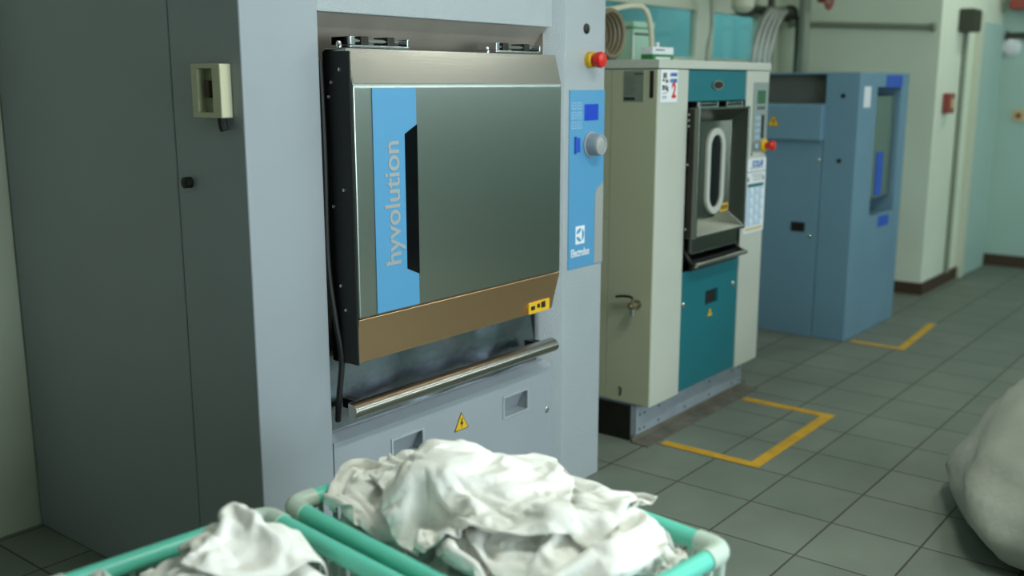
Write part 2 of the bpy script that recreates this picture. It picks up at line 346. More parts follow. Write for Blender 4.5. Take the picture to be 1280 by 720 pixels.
# ------------------------------------------------------------------ washing machine with the big steel door
def big_washer():
    X0, XO, XI, XC, X1, Y, YBK, ZT = 1.677, 1.942, 3.047, 3.122, 3.383, 2.22, 3.54, 2.3
    t = thing('barrier_washer', (2.53, 2.88, 0), 'large blue grey barrier washer with a wide steel door, nearest machine on the left', 'washing machine')
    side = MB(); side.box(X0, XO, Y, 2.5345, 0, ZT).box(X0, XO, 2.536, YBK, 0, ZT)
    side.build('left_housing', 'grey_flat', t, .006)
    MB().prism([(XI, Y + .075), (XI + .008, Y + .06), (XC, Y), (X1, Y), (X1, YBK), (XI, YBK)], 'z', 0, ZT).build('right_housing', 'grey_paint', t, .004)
    bx('top_panel', 'grey_paint', t, XO + .002, XI - .002, Y + .006, YBK, 1.793, ZT, bevel=.004)
    lo = MB(); lo.holed(XO + .003, XI - .003, 0, .535, Y + .002, .1, [(2.758, 2.898, .403, .478, .012, .05), (2.19, 2.335, .403, .478, .012, .05)])
    lo.prism([(Y + .002, .535), (Y + .03, .557), (Y + .10, .557), (Y + .102, .535)], 'x', XO + .003, XI - .003)
    lp = lo.build('lower_panel', 'grey_flat', t)
    for a in (2.758, 2.19):
        w_ = .142
        f = MB(); f.ring([(a - .006, .397), (a + w_ + .004, .397), (a + w_ + .004, .484), (a - .006, .484)], [(a + .002, .405), (a + w_ - .004, .405), (a + w_ - .004, .476), (a + .002, .476)], 'y', Y - .002, Y + .004)
        f.build('pocket_handle', 'grey_paint', lp)
    MB().lathe((3.022, Y + .003, .366), (0, -1, 0), [(0, .012), (.004, .012), (.006, .008), (.008, .003)], 16).build('panel_lock', 'chrome', lp)
    triangle_sign('warning_triangle', (2.524, Y + .0015, .443), .074, '-y', lp)
    # recess behind the door
    rc = MB()
    rc.quadface((XO, 2.47, .557), (XI, 2.47, .557), (XI, 2.47, 1.66), (XO, 2.47, 1.66))
    rc.quadface((XO, 2.47, 1.66), (XI, 2.47, 1.66), (XI, 2.36, 1.66), (XO, 2.36, 1.66)); rc.quadface((XO, 2.36, 1.66), (XI, 2.36, 1.66), (XI, 2.25, 1.795), (XO, 2.25, 1.795))
    rc.quadface((XO, 2.228, .557), (XO, 2.47, .557), (XO, 2.47, 1.795), (XO, 2.228, 1.795)); rc.quadface((XI, 2.30, .557), (XI, 2.30, 1.795), (XI, 2.47, 1.795), (XI, 2.47, .557))
    rc.build('recess_lining', 'steel_dull', t)
    MB().prism([(2.26, 1.62), (2.44, 1.62), (2.26, 1.775)], 'x', XI - .012, XI - .004).build('corner_bracket', 'steel_dull', t)
    # sump plate under the door, dented and shiny
    sp = MB(); nx, nz = 40, 14; G = {}
    for i in range(nx + 1):
        for j in range(nz + 1):
            x = XO + .02 + (XI - XO - .05) * i / nx; z = .553 + .24 * j / nz
            G[i, j] = sp.bm.verts.new((x, 2.268 + .045 * (j / nz) + .012 * noise.noise(Vector((x * 6, z * 9, 3))), z))
    for i in range(nx):
        for j in range(nz): sp.bm.faces.new((G[i, j], G[i + 1, j], G[i + 1, j + 1], G[i, j + 1]))
    sp.build('sump_plate', 'steel_crumpled', t, smooth=180)
    # door
    dl, dr = 1.973, 2.962
    prof = [(2.24, 1.694), (2.15, 1.694), (2.122, 1.589), (2.122, .928), (2.158, .785), (2.24, .785)]
    d = MB(); d.prism(prof[:4] + [(2.24, .928)], 'x', dl, dr); door = d.build('door', 'steel_v', t, .006, 4, smooth=10)
    MB().prism([(2.122, .9265), (2.24, .9265), (2.24, .785), (2.158, .785)], 'x', dl, dr).build('door_skirt', 'steel_warm_reflection', door, .003)
    MB().prism([(2.1245, 1.597), (2.1495, 1.6925), (2.1485, 1.6930), (2.1228, 1.597)], 'x', dl + .004, dr - .004).build('door_top_slope', 'steel', door, .001)
    bx('dark_door_side', 'dark', door, dl - .004, dl + .001, 2.13, 2.238, .79, 1.685)  # dark sheet painting the shadowed gap along the door's side
    for z in (1.635, 1.56, 1.60, .95, 1.02, 1.25, 1.30): MB().lathe((dl - .004, 2.19 + .03 * math.sin(z * 37), z), (-1, 0, 0), [(0, .006), (.004, .005), (.006, .002)], 10).build('side_screw', 'chrome', door)
    # blue stripe with a stepped right side, black grip in the step
    zs0, zs1 = .934, 1.584
    MB().prism([(2.043, zs0), (2.221, zs0), (2.221, 1.028), (2.170, 1.050), (2.170, 1.452), (2.221, 1.478), (2.221, zs1), (2.043, zs1)], 'y', 2.1195, 2.1225).build('blue_stripe', 'blue', door)
    MB().prism([(2.172, 1.050), (2.223, 1.028), (2.223, 1.478), (2.172, 1.452)], 'y', 2.1185, 2.1225).build('grip_recess', 'black_gloss', door)
    text('stripe_lettering', 'hyvolution', .089, (2.116, 2.1192, 1.252), '-y', 'silver', door, spin=PI / 2, sx=.98, bold=.0012)
    st = bx('warning_sticker', 'yellow', door, 2.806, 2.928, 2.152, 2.158, .762, .802)
    st.data.transform(Matrix.Translation((0, -.008, .028)))
    # sticker lies on the skirt: tilt with it
    for i, (dx, w_) in enumerate(((.012, .022), (.048, .016), (.072, .024))):
        s_ = MB(); s_.box(2.806 + dx, 2.806 + dx + w_, 2.1425, 2.146, .803 + .004 * (i % 2), .817 + .004 * i); s_.build('pictogram', 'black_print', st)
    # hinges on top
    for a, b in ((2.0, 2.235), (2.64, 2.885)):
        h = MB(); h.box(a, b, 2.155, 2.20, 1.695, 1.703); h.box(a, a + .018, 2.155, 2.235, 1.703, 1.727).box(b - .010, b, 2.155, 2.235, 1.703, 1.724)
        ho = h.build('hinge', 'chrome', t, .002)
        MB().tube([(a + .02, 2.180, 1.715), (b - .008, 2.180, 1.715)], .006, 10).build('hinge_pin', 'chrome', ho)
        
        for q in (a + .055, b - .075): MB().box(q, q + .03, 2.17, 2.23, 1.703, 1.728).build('hinge_knuckle', 'dark_steel', ho, .003)
        MB().lathe((a - .03, 2.17, 1.695), (0, 0, 1), [(0, .008), (.012, .008), (.018, .005)], 12).build('hinge_stop', 'chrome', ho)
    # pull bar under the door
    pb = MB(); pts = []
    for z0, y0 in [(.641 - .027 * math.cos(i * PI / 10), 2.178 - .040 * math.sin(i * PI / 10)) for i in range(11)]: pts.append((y0, z0))
    pb.prism(pts, 'x', 1.965, 2.985); bar = pb.build('pull_bar', 'steel', t, .004, 3)
    for x in (2.02, 2.93): MB().box(x, x + .03, 2.17, 2.26, .625, .655).build('bar_bracket', 'dark_steel', bar)
    MB().tube(smooth_path([(1.956, 2.235, 1.66), (1.952, 2.225, 1.4), (1.95, 2.225, 1.1), (1.958, 2.21, .92), (1.968, 2.20, .8), (1.962, 2.21, .68), (1.972, 2.23, .60)]), .009, 8).build('door_cable', 'dark', t)
    # control column
    cp = MB().prism([(3.146, .893), (3.381, .893), (3.381, 1.572), (3.146, 1.572)], 'y', Y - .004, Y + .001).build('control_panel', 'blue', t, .0015)
    MB().prism([(3.322, .897), (3.379, .897), (3.379, 1.215), (3.338, 1.195), (3.322, 1.175)], 'y', Y - .0055, Y).build('silver_stripe', 'silver', cp)
    bx('display', 'screen', cp, 3.240, 3.336, Y - .006, Y, 1.457, 1.519, bevel=.002)
    for i in range(2):
        for j in range(3):
            cx, cz = 3.172 + i * .037, 1.514 - j * .036
            MB().ring([(cx - .014, cz - .013), (cx + .014, cz - .013), (cx + .014, cz + .013), (cx - .014, cz + .013)], [(cx - .011, cz - .010), (cx + .011, cz - .010), (cx + .011, cz + .010), (cx - .011, cz + .010)], 'y', Y - .005, Y).build('button_mark', 'paper_lblue', cp)
            MB().prism([(cx - .004, cz - .005), (cx + .005, cz), (cx - .004, cz + .005)], 'y', Y - .0052, Y).build('button_symbol', 'paper_lblue', cp)
    k = MB().lathe((3.287, Y - .003, 1.366), (0, -1, 0), [(0, .050), (.006, .050), (.008, .043), (.044, .041), (.050, .038)], 32).build('dial', 'galv', cp)
    MB().lathe((3.287, Y - .051, 1.366), (0, -1, 0), [(0, .039), (.005, .037), (.005, .031), (.001, .030), (.003, .026), (.004, .012), (.004, .004)], 32).build('dial_cap', 'silver', k)
    sw = MB().box(3.178, 3.186, Y - .012, Y, 1.335, 1.40).box(3.186, 3.215, Y - .007, Y, 1.34, 1.395).build('card_slot', 'blue_dark', cp, .002); lab(sw, 'darker blue slot')
    # square emblem and name
    e = bx('emblem', 'white', cp, 3.192, 3.252, Y - .0055, Y, .987, 1.057)
    cx, cz = 3.222, 1.022
    MB().prism(arc(cx, cz, .026, -1.05, 1.05, 12)[0:] , 'y', Y - .0065, Y).build('emblem_segment', 'blue', e)
    for sg in (1, -1):
        MB().prism([(cx + .008, cz + sg * .025), *[(cx + .026 * math.cos(a), cz + sg * .026 * math.sin(a)) for a in [1.35 + i * .2 for i in range(8)]], (cx - .024, cz + sg * .006), (cx - .012, cz + sg * .007), (cx - .001, cz + sg * .013)], 'y', Y - .0065, Y).build('emblem_segment', 'blue', e)
    text('brand_lettering', 'Electrolux', .043, (3.223, Y - .0055, .953), '-y', 'white', cp, sx=.70, bold=.0006)
    # emergency stop and oval key plug
    eb = MB().lathe((3.272, Y + .002, 1.683), (0, -1, 0), [(0, .030), (.022, .030), (.026, .026)], 24).build('emergency_stop', 'yellow_plastic', t)
    lab(eb, 'yellow and red emergency stop button')
    MB().lathe((3.272, Y - .022, 1.683), (0, -1, 0), [(0, .016), (.012, .016), (.014, .028), (.032, .031), (.042, .027), (.046, .012)], 24).build('stop_cap', 'red', eb)
    MB().lathe((3.253, Y + .002, 1.797), (0, -1, 0), [(0, .020), (.005, .019), (.008, .012)], 20).build('blanking_plug', 'dark_steel', t)
    # odds and ends on the left side
    MB().lathe((X0, 2.475, 1.326), (-1, 0, 0), [(0, .016), (.02, .016), (.024, .008)], 14).build('side_knob', 'dark', t)
big_washer()
sb = thing('switch_box', (1.66, 2.326, 1.577), 'ivory switch box with a dark slot on the side of the nearest washer', 'switch')
MB().ring([(2.262, 1.508), (2.390, 1.508), (2.390, 1.648), (2.262, 1.648)], [(2.300, 1.522), (2.362, 1.522), (2.362, 1.636), (2.300, 1.636)], 'x', 1.640, 1.677).build('cover', 'ivory', sb, .004)
bx('back_plate', 'beige_shaded', sb, 1.664, 1.677, 2.297, 2.365, 1.519, 1.639)
MB().box(1.650, 1.666, 2.325, 2.350, 1.56, 1.605).build('rocker', 'brown', sb, .003)
MB().tube(smooth_path([(1.660, 2.29, 1.510), (1.660, 2.288, 1.49), (1.662, 2.284, 1.475)]), .012, 10).build('cable_gland', 'dark', sb)

# ------------------------------------------------------------------ beige and teal washer
def beige_washer():
    X0, X1, Y, YBK = 3.792, 4.882, 2.22, 3.48
    t = thing('barrier_washer', (4.33, 2.85, 0), 'beige washer with teal panels and an oval door window, raised on a plinth', 'washing machine')
    pl = MB(); pl.box(3.800, 4.862, 2.29, 2.31, 0, .172).box(3.800, 4.862, YBK - .04, YBK - .02, 0, .172).box(3.80, 3.82, 2.31, YBK - .04, 0, .172).box(4.842, 4.862, 2.31, YBK - .04, 0, .172)
    plinth = pl.build('plinth', 'galv', t, .002)
    for x in (3.83, 3.87, 4.0, 4.25, 4.5, 4.75, 4.83):
        for z in (.05, .12):
            if x in (4.25,) and z > .1: continue
            MB().lathe((x, 2.291, z), (0, -1, 0), [(0, .007), (.002, .006)], 8).build('plinth_bolt', 'dark', plinth)
    bx('plinth_side_panel', 'dark_steel', plinth, 3.79, 3.80, 2.32, YBK - .05, .0, .165)
    # body: two columns, side, back, cap
    b = MB(); b.box(X0, 4.052, Y, YBK, .175, 1.655).box(4.632, X1, Y, YBK, .175, 1.655).box(4.052, 4.632, 2.5, YBK, .175, 1.655)
    body = b.build('body', 'beige', t, .003)
    # left side panels, olive beige darkened for the side turned from the light
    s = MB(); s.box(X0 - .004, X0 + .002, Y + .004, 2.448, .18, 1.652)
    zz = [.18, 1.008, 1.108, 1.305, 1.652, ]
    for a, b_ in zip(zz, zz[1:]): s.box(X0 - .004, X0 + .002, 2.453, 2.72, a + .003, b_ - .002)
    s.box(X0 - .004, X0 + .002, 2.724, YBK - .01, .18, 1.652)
    sp = s.build('side_panels', 'beige_shaded', t)
    bx('top_cap', 'beige', t, X0 - .006, X1 + .004, Y - .006, YBK, 1.658, 1.695, bevel=.003)
    np_ = bx('name_plate', 'plate', sp, X0 - .006, X0 - .003, 2.288, 2.385, 1.520, 1.648)
    for j in range(7): bx('print_line', 'dirty_metal', np_, X0 - .0068, X0 - .006, 2.335 - .006 * (j % 3), 2.38, 1.618 - j * .011, 1.621 - j * .011)
    bx('print_line', 'dark', np_, X0 - .0068, X0 - .006, 2.291, 2.335, 1.633, 1.638); bx('print_line', 'dark_steel', np_, X0 - .0068, X0 - .006, 2.33, 2.384, 1.526, 1.537)
    bx('side_slot', 'black_print', sp, X0 - .0055, X0 - .002, 2.240, 2.258, 1.536, 1.648)
    MB().lathe((X0 - .003, 2.50, 1.573), (-1, 0, 0), [(0, .012), (.01, .012), (.016, .006)], 14).build('side_lock', 'dark_steel', sp)
    # drain cock
    v = MB().lathe((X0 - .003, 2.29, .640), (-1, 0, 0), [(0, .020), (.006, .020), (.006, .012), (.035, .012), (.036, .018), (.06, .018), (.062, .010), (.075, .010)], 14).build('drain_cock', 'brass', t)
    MB().tube([(X0 - .05, 2.29, .655), (X0 - .05, 2.29, .675)], .006, 8).build('cock_stem', 'chrome', v)
    MB().tube(smooth_path([(X0 - .05, 2.29, .675), (X0 - .05, 2.31, .680), (X0 - .05, 2.355, .676), (X0 - .05, 2.375, .67)], 4), .006, 8).build('lever', 'dark_steel', v)
    MB().tube([(X0 - .05, 2.29, .625), (X0 - .05, 2.288, .598)], .012, 10).build('outlet', 'chrome', v)
    MB().tube(smooth_path([(X0 - .006, 2.376, .245), (X0 - .006, 2.366, .235), (X0 - .006, 2.372, .205)], 4), .004, 6).build('side_hook', 'dark', sp)
    # teal panels
    bx('header_panel', 'teal', t, 4.056, 4.630, Y + .006, Y + .05, 1.517, 1.654, bevel=.002)
    oval = [(4.336 + .055 * math.cos(i * PI / 12), 1.588 + .022 * math.sin(i * PI / 12)) for i in range(24)]
    bd = MB().prism(oval, 'y', Y + .002, Y + .008).build('oval_badge', 'dark_steel', t)
    MB().ring(oval, [(4.336 + .047 * math.cos(i * PI / 12), 1.588 + .016 * math.sin(i * PI / 12)) for i in range(24)], 'y', Y, Y + .003).build('badge_rim', 'plate', bd)
    lo = MB(); lo.holed(4.056, 4.630, .182, .75, Y + .006, .08, [(4.295, 4.425, .556, .625, .03)])
    tl = lo.build('lower_panel', 'teal', t)
    bx('pocket_cover', 'black_print', tl, 4.296, 4.424, Y + .02, Y + .036, .557, .624)
    for x, z in ((4.083, .592), (4.583, .617)): MB().lathe((x, Y + .007, z), (0, -1, 0), [(0, .016), (.004, .016), (.007, .011), (.008, .004)], 16).build('panel_lock', 'chrome', tl)
    triangle_sign('warning_triangle', (4.345, Y + .0055, .510), .05, '-y', tl)
    # door recess
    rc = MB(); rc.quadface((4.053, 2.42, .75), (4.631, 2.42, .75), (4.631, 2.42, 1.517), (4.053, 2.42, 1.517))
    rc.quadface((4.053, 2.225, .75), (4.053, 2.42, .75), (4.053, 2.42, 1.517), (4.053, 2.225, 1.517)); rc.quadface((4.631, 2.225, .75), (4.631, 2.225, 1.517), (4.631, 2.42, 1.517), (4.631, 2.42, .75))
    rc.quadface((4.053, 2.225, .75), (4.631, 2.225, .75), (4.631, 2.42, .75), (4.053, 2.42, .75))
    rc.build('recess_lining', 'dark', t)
    # door: outer rim, sloping inner faces, inset panel
    xl, xr, z0, z1, yo, yi = 4.062, 4.566, .905, 1.490, 2.165, 2.245
    xi0, xi1, zi0, zi1 = 4.110, 4.530, .985, 1.425
    d = MB(); V = d.bm.verts.new; F = d.bm.faces.new
    def loop(x0, x1, a, b, y): return [V((x0, y, a)), V((x1, y, a)), V((x1, y, b)), V((x0, y, b))]
    L0 = loop(xl, xr, z0, z1, 2.30); L1 = loop(xl, xr, z0, z1, yo); L2 = loop(xl + .012, xr - .012, z0 + .012, z1 - .010, yo); L3 = loop(xi0, xi1, zi0, zi1, yi)
    for A, B in ((L0, L1), (L1, L2), (L2, L3)):
        for k in range(4): F((A[k], A[(k + 1) % 4], B[(k + 1) % 4], B[k]))
    F(L3); F(L0[::-1])
    door = d.build('door', 'steel_grey', t, .003)
    bx('dark_door_side', 'dark_steel', door, xl - .002, xl + .001, 2.19, 2.30, z0 + .004, z1 - .004)  # dark brown steel sheet forming the door's left side
    for z in (1.46, 1.435, 1.41, 1.24, .95): MB().lathe((xl - .002, 2.215, z), (-1, 0, 0), [(0, .006), (.003, .005)], 8).build('side_screw', 'chrome', door)
    cx, cz = 4.368, 1.190
    MB().ring(stadium(cx, cz, .086, .202), stadium(cx, cz, .058, .170), 'y', yi - .016, yi + .004).build('window_rim', 'window_rim', door, .005, 3)
    MB().prism(stadium(cx, cz, .060, .172), 'y', yi - .004, yi + .002).build('door_window', 'black_gloss', door)
    st = bx('warning_sticker', 'yellow', door, 4.445, 4.525, yi - .003, yi, .990, 1.028)
    for dx in (.008, .032, .056): MB().box(4.445 + dx, 4.445 + dx + .016, yi - .004, yi - .002, .998, 1.020).build('pictogram', 'black_print', st)
    for a, b_ in ((4.100, 4.285), (4.365, 4.535)):
        h = MB(); h.box(a, b_, 2.19, 2.25, 1.490, 1.496).box(a, a + .012, 2.19, 2.26, 1.496, 1.515).box(b_ - .012, b_, 2.19, 2.26, 1.496, 1.515)
        ho = h.build('hinge', 'chrome', t)
        MB().tube([(a + .01, 2.215, 1.506), (b_ - .01, 2.215, 1.506)], .005, 8).build('hinge_pin', 'chrome', ho)
    # flap and pull bar under the door
    bx('door_flap', 'steel_grey', door, 4.085, 4.545, 2.195, 2.23, .836, .905, bevel=.002)
    MB().quadface((4.083, 2.1935, .838), (4.547, 2.1935, .838), (4.547, 2.1935, .834), (4.083, 2.1935, .834)).build('flap_edge', 'chrome', door)
    bar = MB().tube([(4.075, 2.165, .786), (4.585, 2.165, .786)], .011, 12).build('pull_bar', 'steel', t)
    for x in (4.083, 4.575): MB().tube(smooth_path([(x, 2.165, .786), (x, 2.20, .80), (x, 2.24, .845), (x, 2.30, .88)], 4), .011, 8).build('bar_arm', 'dark_steel', bar)
    bx('bar_back_plate', 'dark', bar, 4.10, 4.56, 2.20, 2.215, .752, .80)
    # control panel on the right column
    cp = bx('control_panel', 'cp_grey', t, 4.706, 4.872, Y - .003, Y + .001, 1.258, 1.600)
    bx('display', 'lcd', cp, 4.748, 4.838, Y - .005, Y, 1.497, 1.562)
    for i in range(3): bx('soft_key', 'black_print', cp, 4.755 + i * .03, 4.771 + i * .03, Y - .0045, Y, 1.468, 1.484)
    for i in range(2):
        for j in range(4): bx('keypad_key', 'paper_lblue', cp, 4.742 + i * .028, 4.760 + i * .028, Y - .0045, Y, 1.418 - j * .031, 1.436 - j * .031)
    bx('key_strip', 'black_print', cp, 4.803, 4.836, Y - .005, Y, 1.325, 1.442, bevel=.004)
    bx('switch_plate', 'plate', cp, 4.715, 4.862, Y - .0045, Y, 1.268, 1.312); bx('rocker_switch', 'paper_lblue', cp, 4.742, 4.770, Y - .010, Y, 1.278, 1.302, bevel=.002)
    es = MB().lathe((4.842, Y - .002, 1.290), (0, -1, 0), [(0, .033), (.010, .033), (.013, .028)], 20).build('emergency_stop', 'yellow_plastic', cp)
    MB().lathe((4.842, Y - .014, 1.290), (0, -1, 0), [(0, .013), (.018, .013), (.020, .022), (.038, .025), (.048, .020), (.051, .008)], 20).build('stop_cap', 'red', es)
    for x in (4.712, 4.866): MB().lathe((x, Y - .001, 1.250), (0, -1, 0), [(0, .006), (.004, .005)], 8).build('panel_screw', 'dark', cp)
    return t
beige_washer()
an = MB().prism([(2.205, 0), (2.290, 0), (2.290, .03), (2.284, .03), (2.284, .008), (2.205, .005)], 'x', 3.765, 4.905).build('angle_trim', 'dirty_metal', None)
tag(an, 'dirty metal angle strip on the floor along the plinth of the beige washer', 'trim strip')

# notices on the beige washer (paper sheets)
s = thing('notice_sheet', (3.878, 2.22, 1.515), 'white laminated sign with a big red 2 on the beige washer', 'sign')
bx('sheet', 'paper', s, 3.806, 3.949, 2.2165, 2.2195, 1.517, 1.654)
for body, size, x, z, m_, sx in (('LAVEUSE', .020, 3.913, 1.632, 'paper_blue', .74), ('AUTRES', .022, 3.913, 1.606, 'paper_blue', .74), ('2', .085, 3.918, 1.563, 'red', .85), ('30 Kg', .028, 3.843, 1.577, 'black_print', .78)):
    text('lettering', body, size, (x, 2.2158, z), '-y', m_, s, sx=sx, bold=.0010 if body != '2' else .003, depth=.0006)
for x0, x1, z0, z1 in ((3.825, 3.855, 1.617, 1.640), (3.820, 3.838, 1.604, 1.614), (3.845, 3.868, 1.598, 1.612)): bx('pictogram', 'dirty_metal', s, x0, x1, 2.2158, 2.2165, z0, z1)
for x0, x1, z in ((3.822, 3.838, 1.553), (3.842, 3.862, 1.555), (3.822, 3.858, 1.540), (3.822, 3.855, 1.533)): bx('print_line', 'dirty_metal', s, x0, x1, 2.2158, 2.2165, z, z + .003)
s = thing('notice_sheet', (4.775, 2.22, .855), 'tall printed chart with pale blue rows on the right column of the beige washer', 'poster')
bx('sheet', 'paper', s, 4.660, 4.882, 2.2165, 2.2195, .858, 1.228)
text('lettering', 'ECOLAB', .044, (4.785, 2.2158, 1.200), '-y', 'paper_blue', s, sx=.75, bold=.0016, depth=.0006)
bx('rule_line', 'dirty_metal', s, 4.664, 4.878, 2.2156, 2.2165, 1.161, 1.165)
for x0, x1, z in ((4.70, 4.86, 1.178), (4.72, 4.85, 1.146), (4.73, 4.84, 1.134), (4.74, 4.83, 1.120)): bx('print_line', 'plate', s, x0, x1, 2.2156, 2.2165, z, z + .004)
for x in (4.685, 4.855): bx('pictogram', 'dirty_metal', s, x - .008, x + .008, 2.2156, 2.2165, 1.115, 1.138)
bx('table_header', 'teal', s, 4.680, 4.862, 2.2156, 2.2165, 1.086, 1.104)
for j in range(15):
    z = 1.072 - j * .0128
    for x0, x1 in ((4.678, 4.742), (4.748, 4.802), (4.806, 4.860)): bx('table_cell', 'paper_lblue', s, x0, x1 - .008 * ((j * 7 + int(x0 * 100)) % 4), 2.2156, 2.2165, z, z + .0092)
bx('footer_band', 'paper_tan', s, 4.672, 4.868, 2.2156, 2.2165, .868, .884)

# ------------------------------------------------------------------ far grey washer
def far_washer():
    X0, X1, Y, YBK, ZT = 6.16, 7.07, 2.22, 3.50, 1.66
    t = thing('barrier_washer', (6.6, 2.85, 0), 'blue grey washer farthest away beside the cream wall, its narrow front in profile', 'washing machine')
    b = MB()
    # left side skin with the recess at the top
    b.box(X0, 6.47, Y, 2.43, 0, ZT).box(X0, 6.47, 2.434, YBK, 0, 1.46).box(X0, 6.47, 2.434, YBK, 1.648, ZT).box(X0 + .10, 6.47, 2.434, YBK, 1.46, 1.648)
    b.box(6.93, X1, Y, YBK, 0, ZT).box(6.47, 6.93, Y, YBK, 0, .76).box(6.47, 6.93, Y, YBK, 1.57, ZT).box(6.47, 6.93, 2.45, YBK, .76, 1.57)
    b.build('body', 'grey_blue', t, .005)
    bb = MB(); bb.prism([(X0 - .055, 1.25), (X0 + .01, 1.25), (X0 + .01, 1.472), (X0 - .04, 1.472), (X0 - .055, 1.455)], 'y', 2.425, 3.2)
    sbx = bb.build('side_box', 'grey_blue', t, .004)
    triangle_sign('warning_triangle', (X0 - .0555, 2.735, 1.355), .085, '-x', sbx)
    bx('recess_plate', 'recess_shade', t, X0 + .095, X0 + .10, 2.436, 3.3, 1.465, 1.645)  # dark back sheet standing in for the recess's shade
    ph = MB().ring([(2.515, .672), (2.605, .672), (2.605, .732), (2.515, .732)], [(2.525, .680), (2.595, .680), (2.595, .724), (2.525, .724)], 'x', X0 - .004, X0 + .002).build('pocket_handle', 'dark_steel', t)
    bx('pocket_back', 'dark_steel', ph, X0 - .002, X0 + .001, 2.524, 2.596, .679, .725)
    for y, z in ((2.478, .650), (2.446, 1.128)): MB().lathe((X0, y, z), (-1, 0, 0), [(0, .012), (.006, .012), (.010, .006)], 12).build('panel_lock', 'chrome', t)
    MB().lathe((X0, 2.32, 1.128), (-1, 0, 0), [(0, .014), (.006, .013)], 12).build('blanking_plug', 'dark_steel', t)
    MB().lathe((X0, 2.32, 1.52), (-1, 0, 0), [(0, .014), (.006, .013)], 12).build('blanking_plug', 'dark_steel', t)
    d = bx('door', 'steel_v', t, 6.52, 6.92, Y + .03, Y + .10, .86, 1.52, bevel=.01)
    bx('door_stripe', 'blue_dark', d, 6.62, 6.74, Y + .026, Y + .031, .88, 1.16)
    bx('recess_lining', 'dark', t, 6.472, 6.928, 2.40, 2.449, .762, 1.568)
    bx('header_display', 'blue_dark', t, 6.62, 6.92, Y - .006, Y, 1.568, 1.645, bevel=.003)
    bx('front_label', 'paper', t, 6.235, 6.345, Y - .003, Y, 1.45, 1.575)
    bx('lower_label', 'blue_dark', t, 6.64, 6.84, Y - .004, Y, .675, .745, bevel=.003)
    return t
far_washer()

# ------------------------------------------------------------------ floor tape
def tape(label, polys):
    mb = MB()
    for p in polys: mb.prism(p, 'z', 0.0003, 0.0022)
    tag(mb.build('floor_tape', 'tape', None), label, 'floor marking')
T = .052
tape('yellow floor tape marking a rectangle in front of the beige washer', [
    [(3.838, 2.185), (3.838 + T, 2.185), (3.838 + T, 1.765), (3.838, 1.712)],
    [(3.838, 1.712), (3.838 + T, 1.765), (4.665, 1.770), (4.72, 1.714)],
    [(4.72, 1.714), (4.665, 1.770), (4.665, 2.19), (4.72, 2.19)]])
tape('yellow floor tape corner in front of the farthest washer', [
    [(6.19, 2.19), (6.24, 2.19), (6.24, 1.905), (6.19, 1.855)],
    [(6.19, 1.855), (6.24, 1.905), (7.02, 1.955), (7.02, 1.905)]])

# ------------------------------------------------------------------ things on top of the beige washer
ZT2 = 1.695
def rib_hose(pts, r, m, name, parent, pitch=.008, amp=.12, seg=12):
    P = smooth_path(pts, 24); rad = [r * (1 + amp * math.sin(i * 1.6)) for i in range(len(P))]
    return MB().tube(P, r, seg, rad=rad).build(name, m, parent, smooth=80)
y = 2.78; k = y / 2.9
def at(x, z, yy=None): q = y if yy is None else yy; return (x * k, q, 1.6 + (z - 1.6) * k)
h = thing('ribbed_hose', (4.853 * k, y, ZT2), 'cream ribbed hose arching down onto the top of the beige washer', 'hose')
MB().tube(smooth_path([at(4.20, 1.93), at(4.45, 1.958), at(4.62, 1.985), at(4.743, 1.992), at(4.80, 1.975)], 10), .014, 12).build('hose_run', 'hose', h)
rib_hose([at(4.80, 1.975), at(4.84, 1.93), at(4.866, 1.85), at(4.872, 1.79), at(4.872, 1.76)], .014, 'hose', 'hose_drop', h)
MB().lathe((4.868 * k, y, ZT2), (0, 0, 1), [(0, .026), (.012, .026), (.014, .020), (.030, .020), (.032, .024), (.044, .024), (.046, .016), (.06, .016)], 16).build('hose_coupling', 'dark_steel', h)
MB().tube([at(4.20, 1.93), at(4.20, 1.70)], .014, 10).build('hose_foot', 'hose', h)
hc = thing('coiled_hose', (3.99, 2.60, ZT2), 'coil of brown rubber hose on top of the beige washer', 'hose')
bx('coil_stand', 'dirty_metal', hc, 3.90, 4.06, 2.60, 2.64, ZT2, ZT2 + .02)
P = [];
for i in range(24 * 6 + 1):
    a = PI + i * 2 * PI / 24; n_ = i / 24
    P.append((3.965 + (.104 - .004 * n_) * math.cos(a), 2.56 + .020 * n_, 1.816 + (.104 - .004 * n_) * math.sin(a)))
MB().tube(P, .011, 8).build('coil', 'hose_brown', hc)
g = thing('spray_gun', (4.138, 2.66, ZT2), 'grey hand shower held upright beside the coiled hose', 'hand shower')
MB().tube([(4.138, 2.66, ZT2), (4.142, 2.66, 1.80)], .008, 10).build('riser', 'pipe', g)
MB().lathe((4.146, 2.66, 1.792), (.05, 0, 1), [(0, .012), (.012, .020), (.045, .023), (.062, .018), (.070, .006)], 16).build('spray_head', 'cp_grey', g)
MB().lathe((4.138, 2.66, ZT2), (0, 0, 1), [(0, .03), (.006, .03), (.010, .012)], 16).build('foot', 'pipe', g)
cb = thing('dispenser_box', (4.85, 3.0, ZT2), 'pale green metal dosing cabinet behind the cream hose', 'cabinet')
c_ = MB(); c_.box(4.745, 4.955, 2.94, 3.10, ZT2, 1.882); c_.build('housing', 'green_cab', cb, .004)
bx('lid', 'green_cab', cb, 4.740, 4.960, 2.935, 3.105, 1.886, 1.918, bevel=.004); bx('slot', 'dark_steel', cb, 4.765, 4.905, 2.937, 2.941, 1.848, 1.858)
bx('edge_strip', 'paper', cb, 4.738, 4.750, 2.934, 2.94, ZT2, 1.845)
fb = thing('carton', (4.32 * 1.0, 2.50, ZT2), 'small green and white carton with a knob on the beige washer', 'box')
q = 2.5 / 2.9
